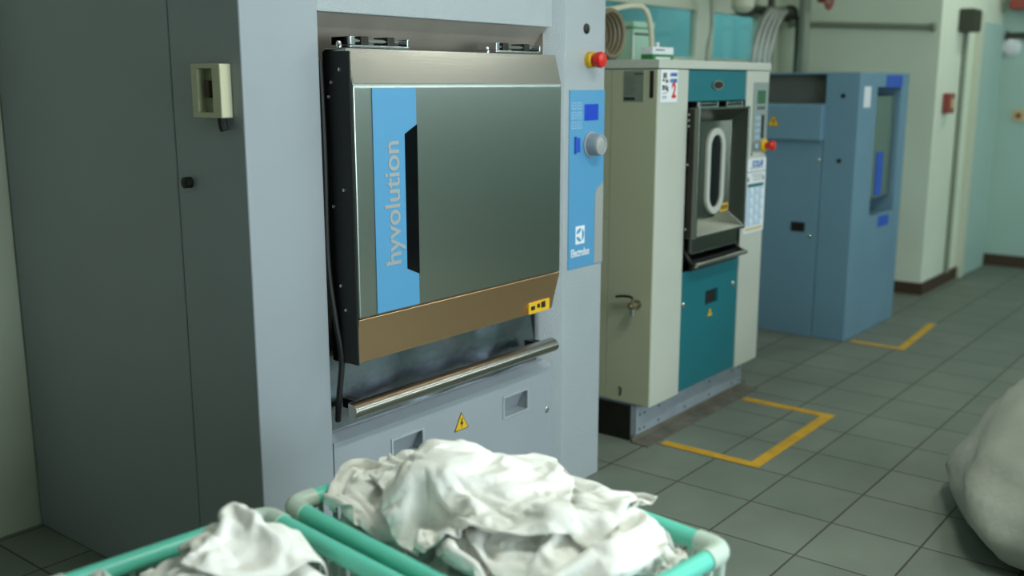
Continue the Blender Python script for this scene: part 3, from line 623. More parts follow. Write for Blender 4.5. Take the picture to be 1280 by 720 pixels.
bx('white_top', 'paper', fb, 4.885 * q, 5.110 * q, 2.5, 2.56, ZT2 + .034, ZT2 + .068, bevel=.002); bx('green_base', 'green', fb, 4.883 * q, 5.108 * q, 2.498, 2.562, ZT2, ZT2 + .034, bevel=.002)
MB().lathe((4.99 * q, 2.53, ZT2 + .068), (0, 0, 1), [(0, .010), (.010, .009), (.012, .012), (.022, .010)], 12).build('knob', 'paper', fb)
bx('dark_band', 'dark_steel', fb, 4.915 * q, 5.01 * q, 2.4988, 2.5, ZT2 + .052, ZT2 + .057)
bx('pale_band', 'paper', fb, 4.915 * q, 5.07 * q, 2.4968, 2.498, ZT2 + .010, ZT2 + .022)

# ------------------------------------------------------------------ pipework over the far washer
for i in range(4):
    x = 6.80 + i * .085
    hs = thing('flexible_hose', (x, 3.22, 1.66), '%s braided hose of the bundle rising from the far washer' % ('leftmost', 'second from left', 'third from left', 'rightmost')[i], 'hose', 'braided hoses')
    rib_hose([(x, 3.22, 1.66), (x - .01, 3.22, 1.76), (x + .02, 3.22, 1.86), (x + .10, 3.23, 1.97), (x + .22, 3.25, 2.06), (x + .38, 3.28, 2.12)], .019, 'hose_steel', 'braid', hs)
    MB().lathe((x, 3.22, 1.66), (0, 0, 1), [(0, .028), (.03, .028), (.034, .021), (.055, .021)], 12).build('nut', 'brass', hs)
o = MB().tube(smooth_path([(6.39, 3.38, 2.6), (6.40, 3.36, 2.2), (6.385, 3.34, 1.98), (6.34, 3.34, 1.84), (6.33, 3.34, 1.75), (6.36, 3.36, 1.70), (6.36, 3.40, 1.66)], 8), .008, 8).build('hanging_cable', 'pipe', None)
tag(o, 'thin cable hanging in front of the right glass pane', 'cable')
def pipe(name, pts, r, m, label, cat='pipe', elbows=True):
    t = thing(name, pts[0], label, cat)
    MB().tube(pts, r, 12).build('run', m, t)
    for p in pts[1:-1]: MB().lathe(Vector(p) - Vector((0, 0, r * 1.3)), (0, 0, 1), [(0, r * .9), (r * .3, r * 1.35), (r * 2.3, r * 1.35), (r * 2.6, r * .9)], 12).build('elbow', m, t)
    for e, i in ((pts[0], 1), (pts[-1], -2)):
        dd = (Vector(pts[i]) - Vector(e)).normalized(); MB().lathe(Vector(e), dd, [(0, r * 1.5), (.02, r * 1.5)], 12).build('collar', m, t)
    return t
pipe('water_pipe', [(7.16, 3.46, 3.2), (7.16, 3.46, 2.135), (7.945, 3.46, 2.135)], .045, 'pipe_dark', 'thick dark pipe turning to run above the far washer')
pipe('water_pipe', [(6.55, 3.46, 2.26), (7.05, 3.46, 2.26)], .03, 'pipe_dark', 'dark pipe running across above the right glass pane')
pipe('water_pipe', [(7.56, 3.18, 1.66 - 1.66), (7.56, 3.18, 3.2)], .042, 'pipe', 'pale vertical pipe beside the far washer')
pipe('water_pipe', [(7.36, 3.36, 1.66 - 1.66), (7.36, 3.36, 3.2)], .026, 'pipe_dark', 'dark vertical pipe behind the braided hoses')
pipe('water_pipe', [(7.75, 3.30, 0), (7.75, 3.30, 2.10)], .03, 'pipe_dark', 'short dark vertical pipe nearest the cream wall')
pipe('wall_pipe', [(7.915, 3.45, 2.055), (7.915, 2.33, 1.995)], .022, 'pipe', 'thin green grey pipe along the cream wall')
v = thing('gate_valve', (7.55, 3.05, 2.2), 'dark red valve wheel among the pipes', 'valve')
MB().lathe((7.56, 3.08, 2.21), (0, -1, 0), [(0, .03), (.05, .03), (.052, .012), (.08, .012)], 12).build('body', 'red_dark', v)
MB().tube([(7.56 + .075 * math.cos(i * PI / 10), 3.0, 2.21 + .075 * math.sin(i * PI / 10)) for i in range(21)], .012, 8, caps=False).build('handwheel', 'red_dark', v)
MB().box(7.49, 7.63, 2.995, 3.005, 2.203, 2.217).box(7.553, 7.567, 2.995, 3.005, 2.14, 2.28).build('spokes', 'red_dark', v)
t = thing('expansion_tank', (6.62, 3.2, 2.02), 'round cream vessel hung near the pipes at the top edge', 'tank')
MB().lathe((6.56, 3.2, 2.06), (0, 0, 1), [(0, .02), (.012, .05), (.04, .075), (.12, .08), (.2, .075), (.23, .05), (.24, .02)], 20).build('vessel', 'hose', t)
MB().tube([(6.56, 3.2, 2.29), (6.56, 3.2, 3.2)], .012, 8).build('hanger', 'pipe', t)

# ------------------------------------------------------------------ far walls' fittings
f = thing('fire_call_point', (8.2, 2.3, 1.44), 'dull red call point box on the far return wall', 'alarm')
bx('box', 'red_dark', f, 8.13, 8.27, 2.245, 2.299, 1.37, 1.52, bevel=.008); bx('front_glass', 'paper_tan', f, 8.165, 8.235, 2.242, 2.246, 1.41, 1.48)
f = thing('junction_box', (8.48, 2.3, 2.07), 'dark grey junction box high on the far return wall', 'junction box')
bx('box', 'pipe_dark', f, 8.38, 8.62, 2.20, 2.299, 1.98, 2.15, bevel=.008); bx('lid', 'pipe_dark', f, 8.39, 8.61, 2.192, 2.20, 1.99, 2.14, bevel=.003)
MB().tube([(8.55, 2.28, 1.98), (8.55, 2.28, .09)], .018, 8).build('conduit', 'pipe', f)
f = thing('bulkhead_lamp', (9.7, 2.42, 1.9), 'round white bulkhead lamp on the far end wall', 'lamp')
MB().lathe((9.70, 2.22, 1.905), (-1, 0, 0), [(0, .09), (.02, .09), (.024, .075), (.05, .06), (.06, .02)], 24).build('globe', 'paper', f); f.location = (9.7, 2.22, 1.9)
for c in f.children: c.data.transform(Matrix.Translation((0, .20, 0)))
f = thing('wall_switch', (9.69, 2.10, 1.32), 'small orange tinted switch on the far end wall', 'switch')
bx('plate', 'paper_tan', f, 9.685, 9.70, 2.05, 2.15, 1.27, 1.37, bevel=.004); bx('rocker', 'red_dark', f, 9.678, 9.686, 2.08, 2.12, 1.30, 1.34, bevel=.002)
f = thing('duct', (9.5, 1.2, 2.2), 'dull red duct running high along the far end wall', 'duct')
MB().box(9.52, 9.695, -2.0, 2.22, 2.20, 2.36).build('casing', 'red_dark', f, .01)
for i in range(5): bx('bracket', 'pipe_dark', f, 9.51, 9.695, 2.0 - i * .9, 2.04 - i * .9, 2.19, 2.37)
pipe('wall_pipe', [(9.66, 2.25, 1.99), (9.66, -2.0, 1.99)], .025, 'pipe_dark', 'thin dark pipe along the far end wall under the duct')

# ------------------------------------------------------------------ ceiling lamps (above the frame)
for i, (x, yy) in enumerate(((2.3, .35), (5.0, .4), (8.2, 1.5))):
    t = thing('ceiling_lamp', (x, yy, ZC), ('fluorescent ceiling lamp above the laundry baskets', 'fluorescent ceiling lamp above the middle of the aisle', 'fluorescent ceiling lamp near the far end wall')[i], 'lamp', 'fluorescent ceiling lamps')
    bx('housing', 'paper', t, x - .68, x + .68, yy - .09, yy + .09, ZC - .05, ZC, bevel=.006)
    for dy in (-.045, .045): MB().tube([(x - .62, yy + dy, ZC - .068), (x + .62, yy + dy, ZC - .068)], .013, 10).build('tube', 'lamp', t)
# ------------------------------------------------------------------ laundry baskets and linen
# shapes of the crumpled sheets: grids of points, delta coded
CLOTH = {}
CLOTH['right_0'] = 42, [
-187,-26,45,-30,26,-16,-17,19,6,-15,14,-8,15,-30,43,-43,31,-13,-13,12,-7,9,-2,0,-3,18,-32,25,-18,19,-4,-2,-10,26,-10,-28,33,-38,21,13,-23,21,-4,-14,22,-2,-19,10,17,-25,11,11,-22,12,3,-5,25,-34,-5,16,
10,-26,27,-8,-10,10,-12,1,18,-21,12,-6,2,3,10,0,17,-57,36,-17,3,1,10,9,12,-12,0,8,19,-15,-14,28,-14,11,-28,23,3,-26,42,-25,-25,26,-6,14,-20,21,6,-23,12,-22,20,0,0,-7,-13,19,2,20,-3,-36,
23,-22,14,-9,14,6,17,-14,0,6,14,-21,28,-11,6,-1,-15,-2,18,-7,7,-9,-9,16,-14,-2,5,9,4,8,-13,-20,26,-6,-18,15,-1,-1,2,11,7,-11,-1,-17,7,-13,33,-21,-1,-26,25,5,-22,19,9,2,-8,6,-15,-3,
15,-9,12,-10,-11,16,-8,-11,12,5,-14,18,10,-28,11,10,-17,9,-4,-2,7,-1,20,-13,-2,-18,-8,10,23,-17,-8,0,-2,-10,-3,26,-7,11,-8,-15,15,-6,-3,3,10,-11,-11,11,0,-15,10,6,-1,2,4,-6,-5,5,8,-10,
7,-7,3,0,8,11,-10,-22,-7,8,21,-10,7,8,-28,9,12,6,1,-2,-14,24,-8,-6,-5,3,10,-12,-8,7,-2,-1,2,-4,11,-2,9,-9,-9,11,3,-10,10,-4,0,-3,8,13,-8,-24,-6,6,20,-14,-2,20,-38,4,18,-10,
12,1,0,0,-4,-4,6,4,-2,-17,10,-3,-1,-2,0,-2,10,0,6,-14,7,-3,4,1,7,-7,-2,-2,5,15,-4,-27,-5,6,0,22,4,19,-35,11,1,4,7,0,0,0,-6,-1,5,5,-14,1,6,-6,-5,-6,20,-15,13,-1,
-1,-3,2,-3,4,1,7,-11,6,-5,2,13,2,-26,-7,7,-3,17,13,5,-9,1,-1,5,4,3,-7,7,-3,-5,4,6,-13,-3,11,-12,-12,21,3,-13,8,7,-5,-3,-1,4,0,-1,10,-13,6,-1,-2,12,4,-23,-7,2,0,4,
13,2,-2,-3,-2,5,2,5,-2,4,-5,-4,4,4,-18,13,-3,-13,-2,23,-4,-10,6,8,-7,-2,0,2,-2,6,5,-11,1,7,-6,8,8,-16,-18,11,-5,5,12,-14,30,-17,-7,10,-1,6,-1,1,-10,11,-5,-2,-9,16,-20,-5,
23,-2,0,-10,6,9,-9,-5,9,-8,8,0,7,-13,3,5,-4,3,4,6,-36,20,-10,6,0,-4,21,-16,-13,17,-6,9,-1,-11,10,4,-7,-13,12,-1,-17,17,2,-2,4,-10,4,9,-9,-1,-1,4,4,-1,7,-12,1,4,0,0,
0,12,-36,3,29,-17,10,1,2,8,-20,13,-5,9,-16,15,2,-1,-5,-15,17,-16,14,-4,2,3,-6,1,1,8,-10,0,-2,5,4,-1,6,-10,1,3,-1,-1,1,12,-35,2,31,-11,14,0,1,11,-20,7,6,-18,26,-8,4,-2,
-5,-14,16,-14,19,-9,1,0,1,-4,1,7,-9,2,-3,5,5,-3,6,-9,1,3,-1,-2,4,-3,-10,-12,25,8,14,-4,7,9,-18,4,-5,6,5,9,-5,-9,10,-21,7,7,4,-3,2,-4,1,-5,2,5,-7,1,1,2,4,-3,
2,-3,3,1,-2,-2,4,-3,-13,-10,29,1,14,-8,13,6,-19,1,6,4,-1,6,-12,17,-21,16,-14,10,0,2,0,-4,-1,-2,0,1,0,-5,6,1,1,-1,1,-3,5,0,-2,-2,5,-5,-17,1,21,5,6,0,2,9,-17,0,
-10,31,-12,-7,7,11,-22,19,-17,12,-2,0,1,-2,3,-7,0,-1,2,-4,6,0,0,-2,3,-3,5,0,-1,-3,6,-9,-14,4,3,31,15,0,1,1,0,-12,-4,22,3,-15,7,0,-1,9,-16,12,-3,1,1,-3,1,-2,-3,-2,
1,0,3,0,2,-3,2,-2,5,1,-3,-2,7,-13,-9,5,-1,6,13,3,-4,4,-5,-20,20,12,-3,-8,6,-3,-2,11,-14,10,-5,6,-1,-3,-1,-1,-3,-1,0,0,2,1,0,0,1,-4,8,0,-2,-3,7,-18,3,-2,-3,9,
15,3,-3,1,-23,21,-2,7,1,0,1,-4,-3,11,-10,4,1,4,-5,3,-6,2,-4,0,-1,0,2,0,1,1,-12,18,-7,10,-6,-4,7,-18,4,-2,-6,3,15,3,-3,-11,1,9,-2,6,1,1,-1,0,-6,6,3,-2,0,3,
-2,-2,0,-4,2,-2,-2,-1,2,1,2,-14,13,4,-2,9,-6,-4,5,-16,3,-2,-7,-1,16,2,-3,-10,-1,10,2,-1,9,-4,0,0,-5,5,3,-2,1,1,0,-3,-3,3,-3,-3,2,-3,1,1,-6,-1,15,-4,1,-5,21,-19,
7,-17,2,-2,-9,5,15,2,-6,-6,-2,9,5,-4,10,-4,1,-2,-4,5,2,0,1,0,-1,-2,0,-1,-2,-4,4,-4,-4,10,-9,-3,7,6,8,-21,30,-14,-15,16,-15,-7,-4,8,14,-6,8,-16,8,3,6,-7,13,-5,0,0,
-6,6,0,4,0,-1,-1,-1,-4,1,-1,-1,1,-18,22,-1,-16,10,0,-3,16,-21,30,-4,-24,18,-18,-12,7,5,11,-8,13,-19,11,-1,7,-8,11,1,-2,-2,-4,3,3,3,1,-1,-3,-1,-3,2,-3,-4,-10,14,7,-6,-13,13,
-2,-5,3,3,10,13,-24,10,-22,-7,13,-1,-1,6,-1,-19,14,-5,4,0,5,4,-4,0,-5,3,-1,11,-3,0,-4,-6,5,0,-6,-5,-4,12,5,-15,7,4,-3,-3,2,3,-3,26,-19,4,-28,3,11,-2,14,-13,30,-23,7,-6,
3,1,-4,13,3,-14,10,-6,-1,14,-4,-1,-4,-7,5,0,-9,-4,8,3,-7,5,2,-5,3,3,-2,1,-4,13,8,-14,-27,14,5,-2,13,-13,22,-8,3,-10,5,0,-4,12,4,-16,12,-13,15,6,-5,-1,-5,-6,5,-4,-10,10,
-2,3,-5,-8,26,-31,22,6,-14,6,-1,8,8,-21,-13,11,2,-2,-10,11,-2,-16,11,2,-10,6,-8,11,4,-12,8,-11,19,2,-7,1,-14,11,-3,-12,6,1,-1,-3,4,-7,3,6,0,1,8,-7,-2,8,9,-25,-8,14,-1,-4,
15,-1,8,-3,-11,17,0,-8,-10,10,-5,13,-7,-6,18,-6,2,-4,-13,14,-11,0,0,0,0,-4,-1,6,-3,5,0,-1,0,13,-11,5,9,-23,-16,33,-14,-3,13,-9,28,-12,-13,14,0,-4,-16,10,3,7,-13,15,2,-4,-11,18,
-18,12,-10,-3,0,-2,3,-1,-4,7,-4,6,-5,6,-3,0,15,-7,0,-22,5,6,11,-16,8,-11,31,0,-25,12,1,-4,-20,15,1,5,-7,12,5,-12,-10,18,-12,8,-2,-14,7,0,-1,-2,-6,14,-8,5,-3,1,-3,11,-1,9,
-12,-10,-1,5,-3,13,-14,16,0,2,-9,-11,13,-3,-28,19,2,-2,6,6,2,-28,22,3,-9,5,-12,9,-3,-5,1,-14,21,-3,-5,-10,30,-17,-3,13,-3,6,-17,9,-11,0,1,9,9,18,-7,7,2,-21,8,-15,-2,17,-6,-2,
6,6,-21,9,14,-19,22,-14,-2,4,-24,16,-2,1,12,-21,7,1,22,-11,-10,2,21,-24,17,-9,-9,-1,-1,0,4,18,-2,2,-11,7,-5,-17,-2,19,-13,-9,29,-5,-19,9,1,-4,18,-19,13,-18,-8,21,-10,0,0,2,-3,-3,
14,13,-23,1,6,10,-17,22,-25,-3,3,0,8,17,3,-5,-5,3,-6,-20,14,7,-17,2,2,23,-11,-7,-5,7,-2,15,-29,7,5,7,-6,1,-8,4,-7,10,9,-8,11,-16,8,2,-6,19,-26,-5,-8,31,7,20,-4,-2,-7,16,
-27,3,1,6,-10,-3,1,-2,21,-1,-14,8,-8,-9,4,13,0,-5,-1,3,-13,-2,11,-1,11,-13,10,-1,-1,-2,-5,20,-24,-18,21,-10,7,13,8,-1,-20,21,-12,-11,1,-11,4,9,9,-17,-2,16,7,0,-19,-19,32,0,-6,3,
-6,0,-19,21,-5,6,6,-13,12,-2,-24,26,7,-5,-28,16,-7,0,14,13,-2,5,-9,-7,23,-21,-5,-4,-13,30,5,-27,13,0,15,-11,-13,-9,33,-12,-19,15,12,-10,-15,12,0,6,2,-27,40,-29,-15,43,-2,-26,14,-28,34,-22,
14,12,-1,-1,1,-13,9,-4,2,-5,-20,31,-3,-11,8,-10,17,-25,8,9,11,-20,-7,9,14,-17,12,-15,7,12,-16,-7,33,-39,-4,40,6,-21,-7,-11,34,-27,14,11,-2,1,-11,12,-22,17,-5,2,-5,1,-7,26,-28,25,-27,17,
-4,4,-6,-1,-2,1,0,5,-7,10,0,-17,1,25,-15,-13,-9,44,-10,2,-28,25,-6,-7,-345,-3,19,-7,6,9,-8,8,-8,7,2,-5,-5,10,-4,-7,3,2,2,2,-2,-1,-2,3,-1,-1,-4,-5,15,3,4,-7,-7,-28,37,-50,
27,2,21,-3,-3,-7,8,-23,40,1,-2,10,-7,0,0,-1,0,6,-2,-9,13,2,-22,18,0,-7,0,2,0,3,-6,5,1,-6,4,9,1,-4,-20,7,-6,-9,-23,51,-2,2,-1,-21,-5,-17,24,18,-3,2,-5,-4,9,-6,-5,7,
5,-2,-1,9,-27,19,-1,0,-5,1,-5,7,2,-7,9,0,-8,13,-4,0,-3,-19,15,-23,-25,55,-5,5,-1,-25,-2,-15,22,16,4,-12,6,3,-2,-10,6,2,4,-2,10,-3,-27,12,9,-2,-1,0,-1,-9,13,-7,6,3,-5,8,
0,-11,5,-5,1,-28,-20,47,10,-5,-3,-29,-9,9,-1,-1,13,5,-3,-2,-8,9,1,-2,0,7,1,2,-26,13,1,-1,1,2,-2,2,-5,6,3,0,-2,1,2,1,-8,5,-19,-2,-32,48,1,7,-23,13,0,12,-10,17,-4,7,
-8,6,-2,1,3,1,1,3,-1,3,-22,14,-5,1,-4,8,-4,-5,9,4,0,2,-8,7,-4,3,-8,6,-7,-23,-21,46,-4,11,-33,34,16,-8,24,1,-14,16,1,-1,0,0,4,2,0,1,0,0,-13,9,-4,-2,-10,6,6,5,
-4,6,-3,5,-1,-2,1,-2,-6,3,-1,-27,-17,44,-10,16,-27,17,-14,4,17,1,-31,25,4,-1,5,-1,2,-1,0,-2,4,-3,0,-1,-6,-3,-1,-11,21,1,-2,3,3,-2,1,-1,-4,2,-2,-5,8,-40,1,34,-15,20,-15,-9,
8,5,11,3,-38,44,-6,0,7,-2,1,-4,3,-3,1,4,2,-8,-11,0,12,-18,18,2,2,0,1,-2,2,-1,-5,0,4,-8,8,-30,-12,35,-17,23,-9,-31,-4,21,-14,9,-38,49,-5,-3,9,-3,-2,-6,4,2,-1,1,6,-12,
-13,13,5,-14,14,-1,5,-1,0,1,-1,1,-7,-3,7,-3,4,-22,-20,33,-20,18,11,-27,1,12,4,-1,-39,51,-9,9,-3,2,-4,-4,0,5,-5,8,-1,-11,-6,15,-1,-10,11,-4,8,-1,-1,1,-2,1,-5,-2,7,-11,8,-10,
-27,24,-10,7,17,-28,-1,1,20,0,-46,52,-10,11,1,-7,-3,3,-7,5,-2,7,-7,-6,10,1,-1,-6,7,-4,10,-5,2,-2,0,1,-5,0,3,-8,3,2,-23,1,6,-9,26,-26,10,-17,39,5,-53,50,1,-1,8,-19,9,-1,
0,-10,11,-3,-7,12,0,-1,0,-4,5,-6,11,-1,-7,4,-3,4,-7,3,-1,-2,-9,6,3,-28,19,-18,16,-9,-9,-7,31,-4,-46,52,-1,4,-8,-5,6,-2,4,-16,16,-15,15,0,0,0,0,1,-5,0,9,-2,-7,4,-2,3,
-6,5,-6,0,-10,13,-2,-17,7,-15,-12,27,-1,-5,24,0,-41,49,-1,-6,8,-16,10,-1,4,-19,18,-12,12,2,-1,-4,4,1,-5,1,5,0,-7,2,3,-1,-5,4,-6,1,-11,11,5,-36,34,-34,21,-22,0,4,1,15,-39,46,
-6,9,-17,6,2,2,0,-15,8,6,1,3,-1,-3,3,2,-5,1,5,-6,1,-1,2,0,-2,-7,5,-2,-11,10,5,-27,12,-19,33,-26,1,-6,13,12,-22,22,6,2,-18,15,-1,-10,9,-5,-9,18,2,-7,4,-2,4,0,-4,2,
1,-2,-4,2,2,-3,0,-7,7,-3,-10,7,7,-15,-20,5,30,-16,11,-18,19,17,-11,11,3,3,-7,7,-1,-12,3,7,-14,22,-1,-2,-3,2,-1,4,-4,1,0,-1,-5,4,0,-5,3,-8,9,-3,-12,7,8,-21,-14,14,19,-19,
0,-19,17,15,7,4,-18,18,-1,0,-1,-1,-21,20,-10,20,-2,-2,-3,2,2,1,-4,0,2,-3,-2,0,0,-4,4,-9,10,-2,-13,6,10,-30,-3,21,8,-31,-7,-12,6,21,9,-14,5,9,0,0,-5,3,-26,26,-8,15,-2,-1,
-2,2,1,1,-2,-3,2,-2,-2,-2,1,-2,2,-8,9,1,-15,4,13,-40,18,14,5,-41,-3,-5,-5,28,-5,12,-17,13,3,-2,1,-2,-29,30,-2,5,2,-1,1,0,-1,2,-4,1,0,-3,-1,-4,2,2,-12,12,0,-1,-10,1,
14,-45,32,5,1,-31,-1,-8,3,27,-13,15,-16,11,5,-2,-2,2,-31,30,3,1,2,-1,1,-1,1,-1,0,0,-2,-1,-5,-1,4,-12,7,6,0,-3,-5,-3,13,-44,42,-6,-8,-8,2,-7,6,20,-12,8,0,7,-4,3,0,1,
-31,30,4,0,1,0,1,-1,1,0,0,-2,-2,0,-3,-6,0,-2,8,4,-7,6,-10,6,-3,-32,37,-1,-25,24,4,-5,7,9,1,5,-10,17,-11,11,-6,4,-30,29,4,0,0,1,1,0,1,-1,-1,-1,-3,1,-8,8,-5,-9,
5,10,-3,-2,-10,15,-19,-5,24,-10,-13,11,6,3,-4,14,-10,14,-13,18,-10,12,-7,6,-30,30,0,1,1,1,1,0,0,0,-1,-1,-3,-6,5,4,-11,4,-8,10,2,-1,-8,4,2,-24,30,-25,19,-18,10,6,-11,19,-20,26,
-16,12,2,-1,1,4,-26,24,5,-2,2,1,0,2,1,-4,1,-1,-8,6,-6,8,-11,7,-9,4,5,3,-1,-19,21,-25,18,-13,11,-21,-14,18,-15,12,-26,31,-9,-6,16,-9,11,-4,-21,22,4,-1,2,-1,2,3,0,-4,0,-2,
-2,1,-6,4,0,1,-5,0,2,7,0,-20,12,-7,-2,11,-12,-19,-6,9,4,9,-34,33,-15,5,-1,12,-2,-11,2,9,1,1,3,0,-1,5,-1,-1,-4,-2,4,-6,4,0,-11,4,6,0,-7,11,-3,-4,-22,25,-16,17,-28,-7,
5,3,12,-6,-7,19,-12,1,-6,15,1,-12,12,-8,13,-2,1,-1,2,3,-1,0,-6,5,-1,-5,2,-3,1,-8,9,0,3,-6,8,-4,-30,29,-8,7,-34,11,-10,9,0,-5,16,1,-24,21,-14,10,8,-11,12,-13,15,-2,1,-5,
6,2,1,-4,3,-1,-1,-2,-2,0,-6,4,-5,10,-1,-3,5,0,-35,35,-11,-1,-27,18,5,-12,33,1,-25,16,-1,10,-24,13,12,-3,-2,-2,7,1,-5,3,1,0,4,2,-2,-1,0,-2,-1,-5,-4,4,-2,7,3,-3,-2,6,
-30,26,-21,15,-24,-5,-9,12,-13,23,-24,22,-4,2,-31,37,-9,8,-11,15,-1,-4,-3,-1,5,-2,7,1,-1,-1,-1,-1,-2,-7,-1,3,4,-3,7,-6,3,4,-18,-8,18,-25,14,-14,1,16,-12,1,-6,15,5,4,-29,27,-9,11,
-5,10,-5,0,-8,6,2,1,1,2,3,-3,0,-1,-11,8,-9,6,3,1,-9,8,3,-11,-11,18,-4,-35,15,11,-5,15,-13,-5,15,11,-8,4,-16,5,11,-3,9,4,-5,-10,9,-3,5,-6,6,6,-1,-4,0,-7,3,2,-1,-5,
0,5,-10,13,-2,-18,18,-6,-6,-23,-7,23,-1,13,-21,18,2,12,-23,24,1,-37,33,-6,9,4,-5,-3,-7,11,-8,8,3,3,-10,5,0,-2,0,-6,6,-1,-6,7,-9,10,-5,-1,-8,12,-14,-22,-3,33,16,-16,26,-14,19,6,
-11,16,0,-35,34,-3,-3,4,2,-4,2,-6,2,6,1,3,-6,3,-1,0,-8,12,-5,-5,4,-6,1,6,3,-19,15,-11,-6,-28,29,-3,-11,9,-19,23,-19,26,3,-2,6,-29,28,-6,5,-6,2,0,-6,5,5,-3,3,3,0,-2,
-2,-1,0,3,-5,3,-7,2,2,1,5,-10,-14,13,-10,-27,17,24,14,-16,31,-29,31,-15,22,3,0,-20,13,2,1,1,-5,-1,4,-9,10,-2,6,0,0,-5,4,1,-6,0,8,-6,-7,-2,9,2,2,-18,-8,15,-9,-4,-27,37,
9,-16,14,-2,24,-15,9,13,1,-14,4,7,-6,4,-1,-3,-4,4,7,-15,16,-1,0,-2,3,0,-14,18,-5,-2,-7,-7,16,-1,-5,-14,-6,15,-11,11,-30,34,-2,-7,-14,36,5,-18,8,17,0,-1,-12,10,-7,2,3,-7,-2,8,
3,0,-5,9,-9,8,-2,2,-12,13,0,-3,-3,-6,1,6,-11,-9,-3,15,-3,-7,1,9,1,-2,-18,18,22,2,-13,8,10,1,-12,7,0,-16,15,-13,11,-2,5,6,-8,1,-2,7,-2,0,1,1,-1,-4,-1,0,-7,3,-6,-9,
-6,21,-7,3,-2,7,0,2,-17,14,2,21,-2,6,-10,11,-7,8,-11,-9,3,-1,11,-2,7,4,-16,8,2,2,0,1,-1,0,-4,-1,0,0,4,-22,5,-7,16,-17,11,7,-10,14,701,-4,-12,-8,39,-24,16,-13,21,-19,1,-14,
34,-12,-6,18,-31,-4,6,5,9,4,-17,14,9,-9,5,14,-29,-1,6,7,7,-26,16,-9,-19,9,27,-4,1,14,-13,4,-27,2,37,-18,9,3,-25,24,-24,28,-27,41,-23,2,-26,12,4,-2,3,-4,13,-7,15,-19,4,16,4,-26,
-3,13,17,-40,17,-9,-4,4,-2,21,3,13,12,-17,-9,15,17,-4,5,3,-8,-11,19,-22,14,4,-3,10,-9,-12,-3,7,-1,3,4,3,-7,10,-7,-7,25,-11,-11,6,3,-14,-2,-16,26,-9,-11,12,19,13,-10,-18,-7,12,14,11,
-8,1,0,13,-31,25,-9,-21,16,16,10,-41,19,-2,-5,3,-5,19,-14,8,-16,5,8,3,1,13,-13,-21,2,-16,32,-25,16,2,-8,34,-19,5,-32,-1,36,-5,2,5,11,-21,7,4,-25,16,-7,18,13,-41,0,9,16,-7,-2,5,
-3,1,-14,3,-5,25,-2,-6,12,-22,-10,-14,28,-19,27,-11,-20,44,-20,25,-52,11,-1,27,11,-15,11,-5,-6,-14,15,-9,-5,20,13,-37,-5,9,-9,19,10,6,-12,-7,-7,-2,-6,9,21,-6,10,-15,-23,-6,18,-11,30,-14,-23,25,
-5,25,-35,-7,-9,40,1,3,-3,-13,1,-5,-1,2,6,11,9,-32,-8,-2,-4,36,-3,-14,13,-9,-14,8,1,3,-6,21,5,-7,-31,-6,9,-1,31,-14,-28,7,-7,20,-25,-1,-20,47,-6,4,-10,0,-5,-5,-3,-5,18,10,0,-27,
-9,-4,2,38,-21,1,9,-10,0,14,-13,-4,-6,25,3,0,-30,-10,0,7,35,-18,-25,2,-11,21,-3,-37,0,28,10,-1,-10,0,-9,14,-16,-9,29,0,-6,-24,-7,0,14,25,-24,-2,7,5,1,5,-14,3,-13,31,-7,7,-27,-19,
8,3,38,-27,-14,2,-3,19,8,-50,7,20,11,4,-17,7,-1,10,-31,12,17,4,-22,-14,1,-3,21,16,-20,-11,13,4,6,-11,0,3,-16,33,-9,1,-16,-23,9,-3,41,-38,13,-20,-1,24,0,-47,8,18,18,-18,14,-12,6,4,
-31,22,12,-6,-23,-4,-2,17,3,15,-18,-15,18,3,4,-10,4,-7,-9,30,-20,19,-11,-29,7,-8,42,-42,19,-19,7,23,-9,-32,9,7,23,-19,10,4,0,-11,-24,36,-1,-18,-12,2,5,12,-3,14,-15,-17,21,6,-7,2,-12,6,
-13,28,-23,24,-3,-26,-10,3,33,-38,18,-15,10,21,-21,-8,5,-7,21,4,-6,17,-15,-14,-9,32,-9,-26,0,13,4,5,-9,16,-12,-17,23,-4,10,-13,-11,11,-14,24,-22,22,9,-36,1,3,15,-19,-5,0,-5,26,-12,-27,3,0,
22,-5,19,-2,-20,-16,13,19,-16,-25,13,15,-2,-7,9,-12,17,-26,18,4,7,-16,-9,12,-16,21,-21,27,8,-30,-2,-7,10,-7,4,-12,-1,27,-6,-36,1,14,0,18,0,8,-23,-13,12,19,-30,-14,25,1,0,10,-20,6,14,-25,
20,-4,10,-22,4,8,-16,12,-15,28,8,-34,9,-19,11,9,-20,11,1,24,3,-41,-6,16,21,-16,29,-14,-9,-6,-4,22,-39,2,31,-11,-6,17,-20,6,14,-21,7,15,-7,-15,8,4,-11,-9,7,22,8,-36,16,-25,6,11,0,-13,
1,24,2,-41,-11,43,-25,22,16,-25,1,9,-14,15,-43,12,19,10,-20,17,-12,-6,18,-8,-11,14,7,-20,14,-16,5,-13,10,19,9,-37,19,-27,12,-4,19,-21,5,18,8,-41,-9,41,-12,1,17,-29,14,6,5,-13,-34,18,17,-6,
13,-25,20,-15,15,-11,7,-8,17,-17,8,-17,9,-15,14,15,10,-39,23,-31,13,-6,13,14,2,16,10,-49,9,22,13,-12,-1,-17,17,3,12,-18,-31,21,9,-2,11,-24,14,-2,8,-14,5,3,8,-1,-13,-9,8,-14,16,12,11,-40,
23,-29,7,0,10,27,-5,21,4,-47,17,13,14,-22,-2,-3,18,-6,17,-22,-25,25,6,-14,16,-18,11,1,2,-14,9,4,4,3,-18,-4,5,-14,24,0,16,-41,21,-22,-3,10,15,12,0,23,0,-39,18,-6,27,-35,9,14,-6,3,
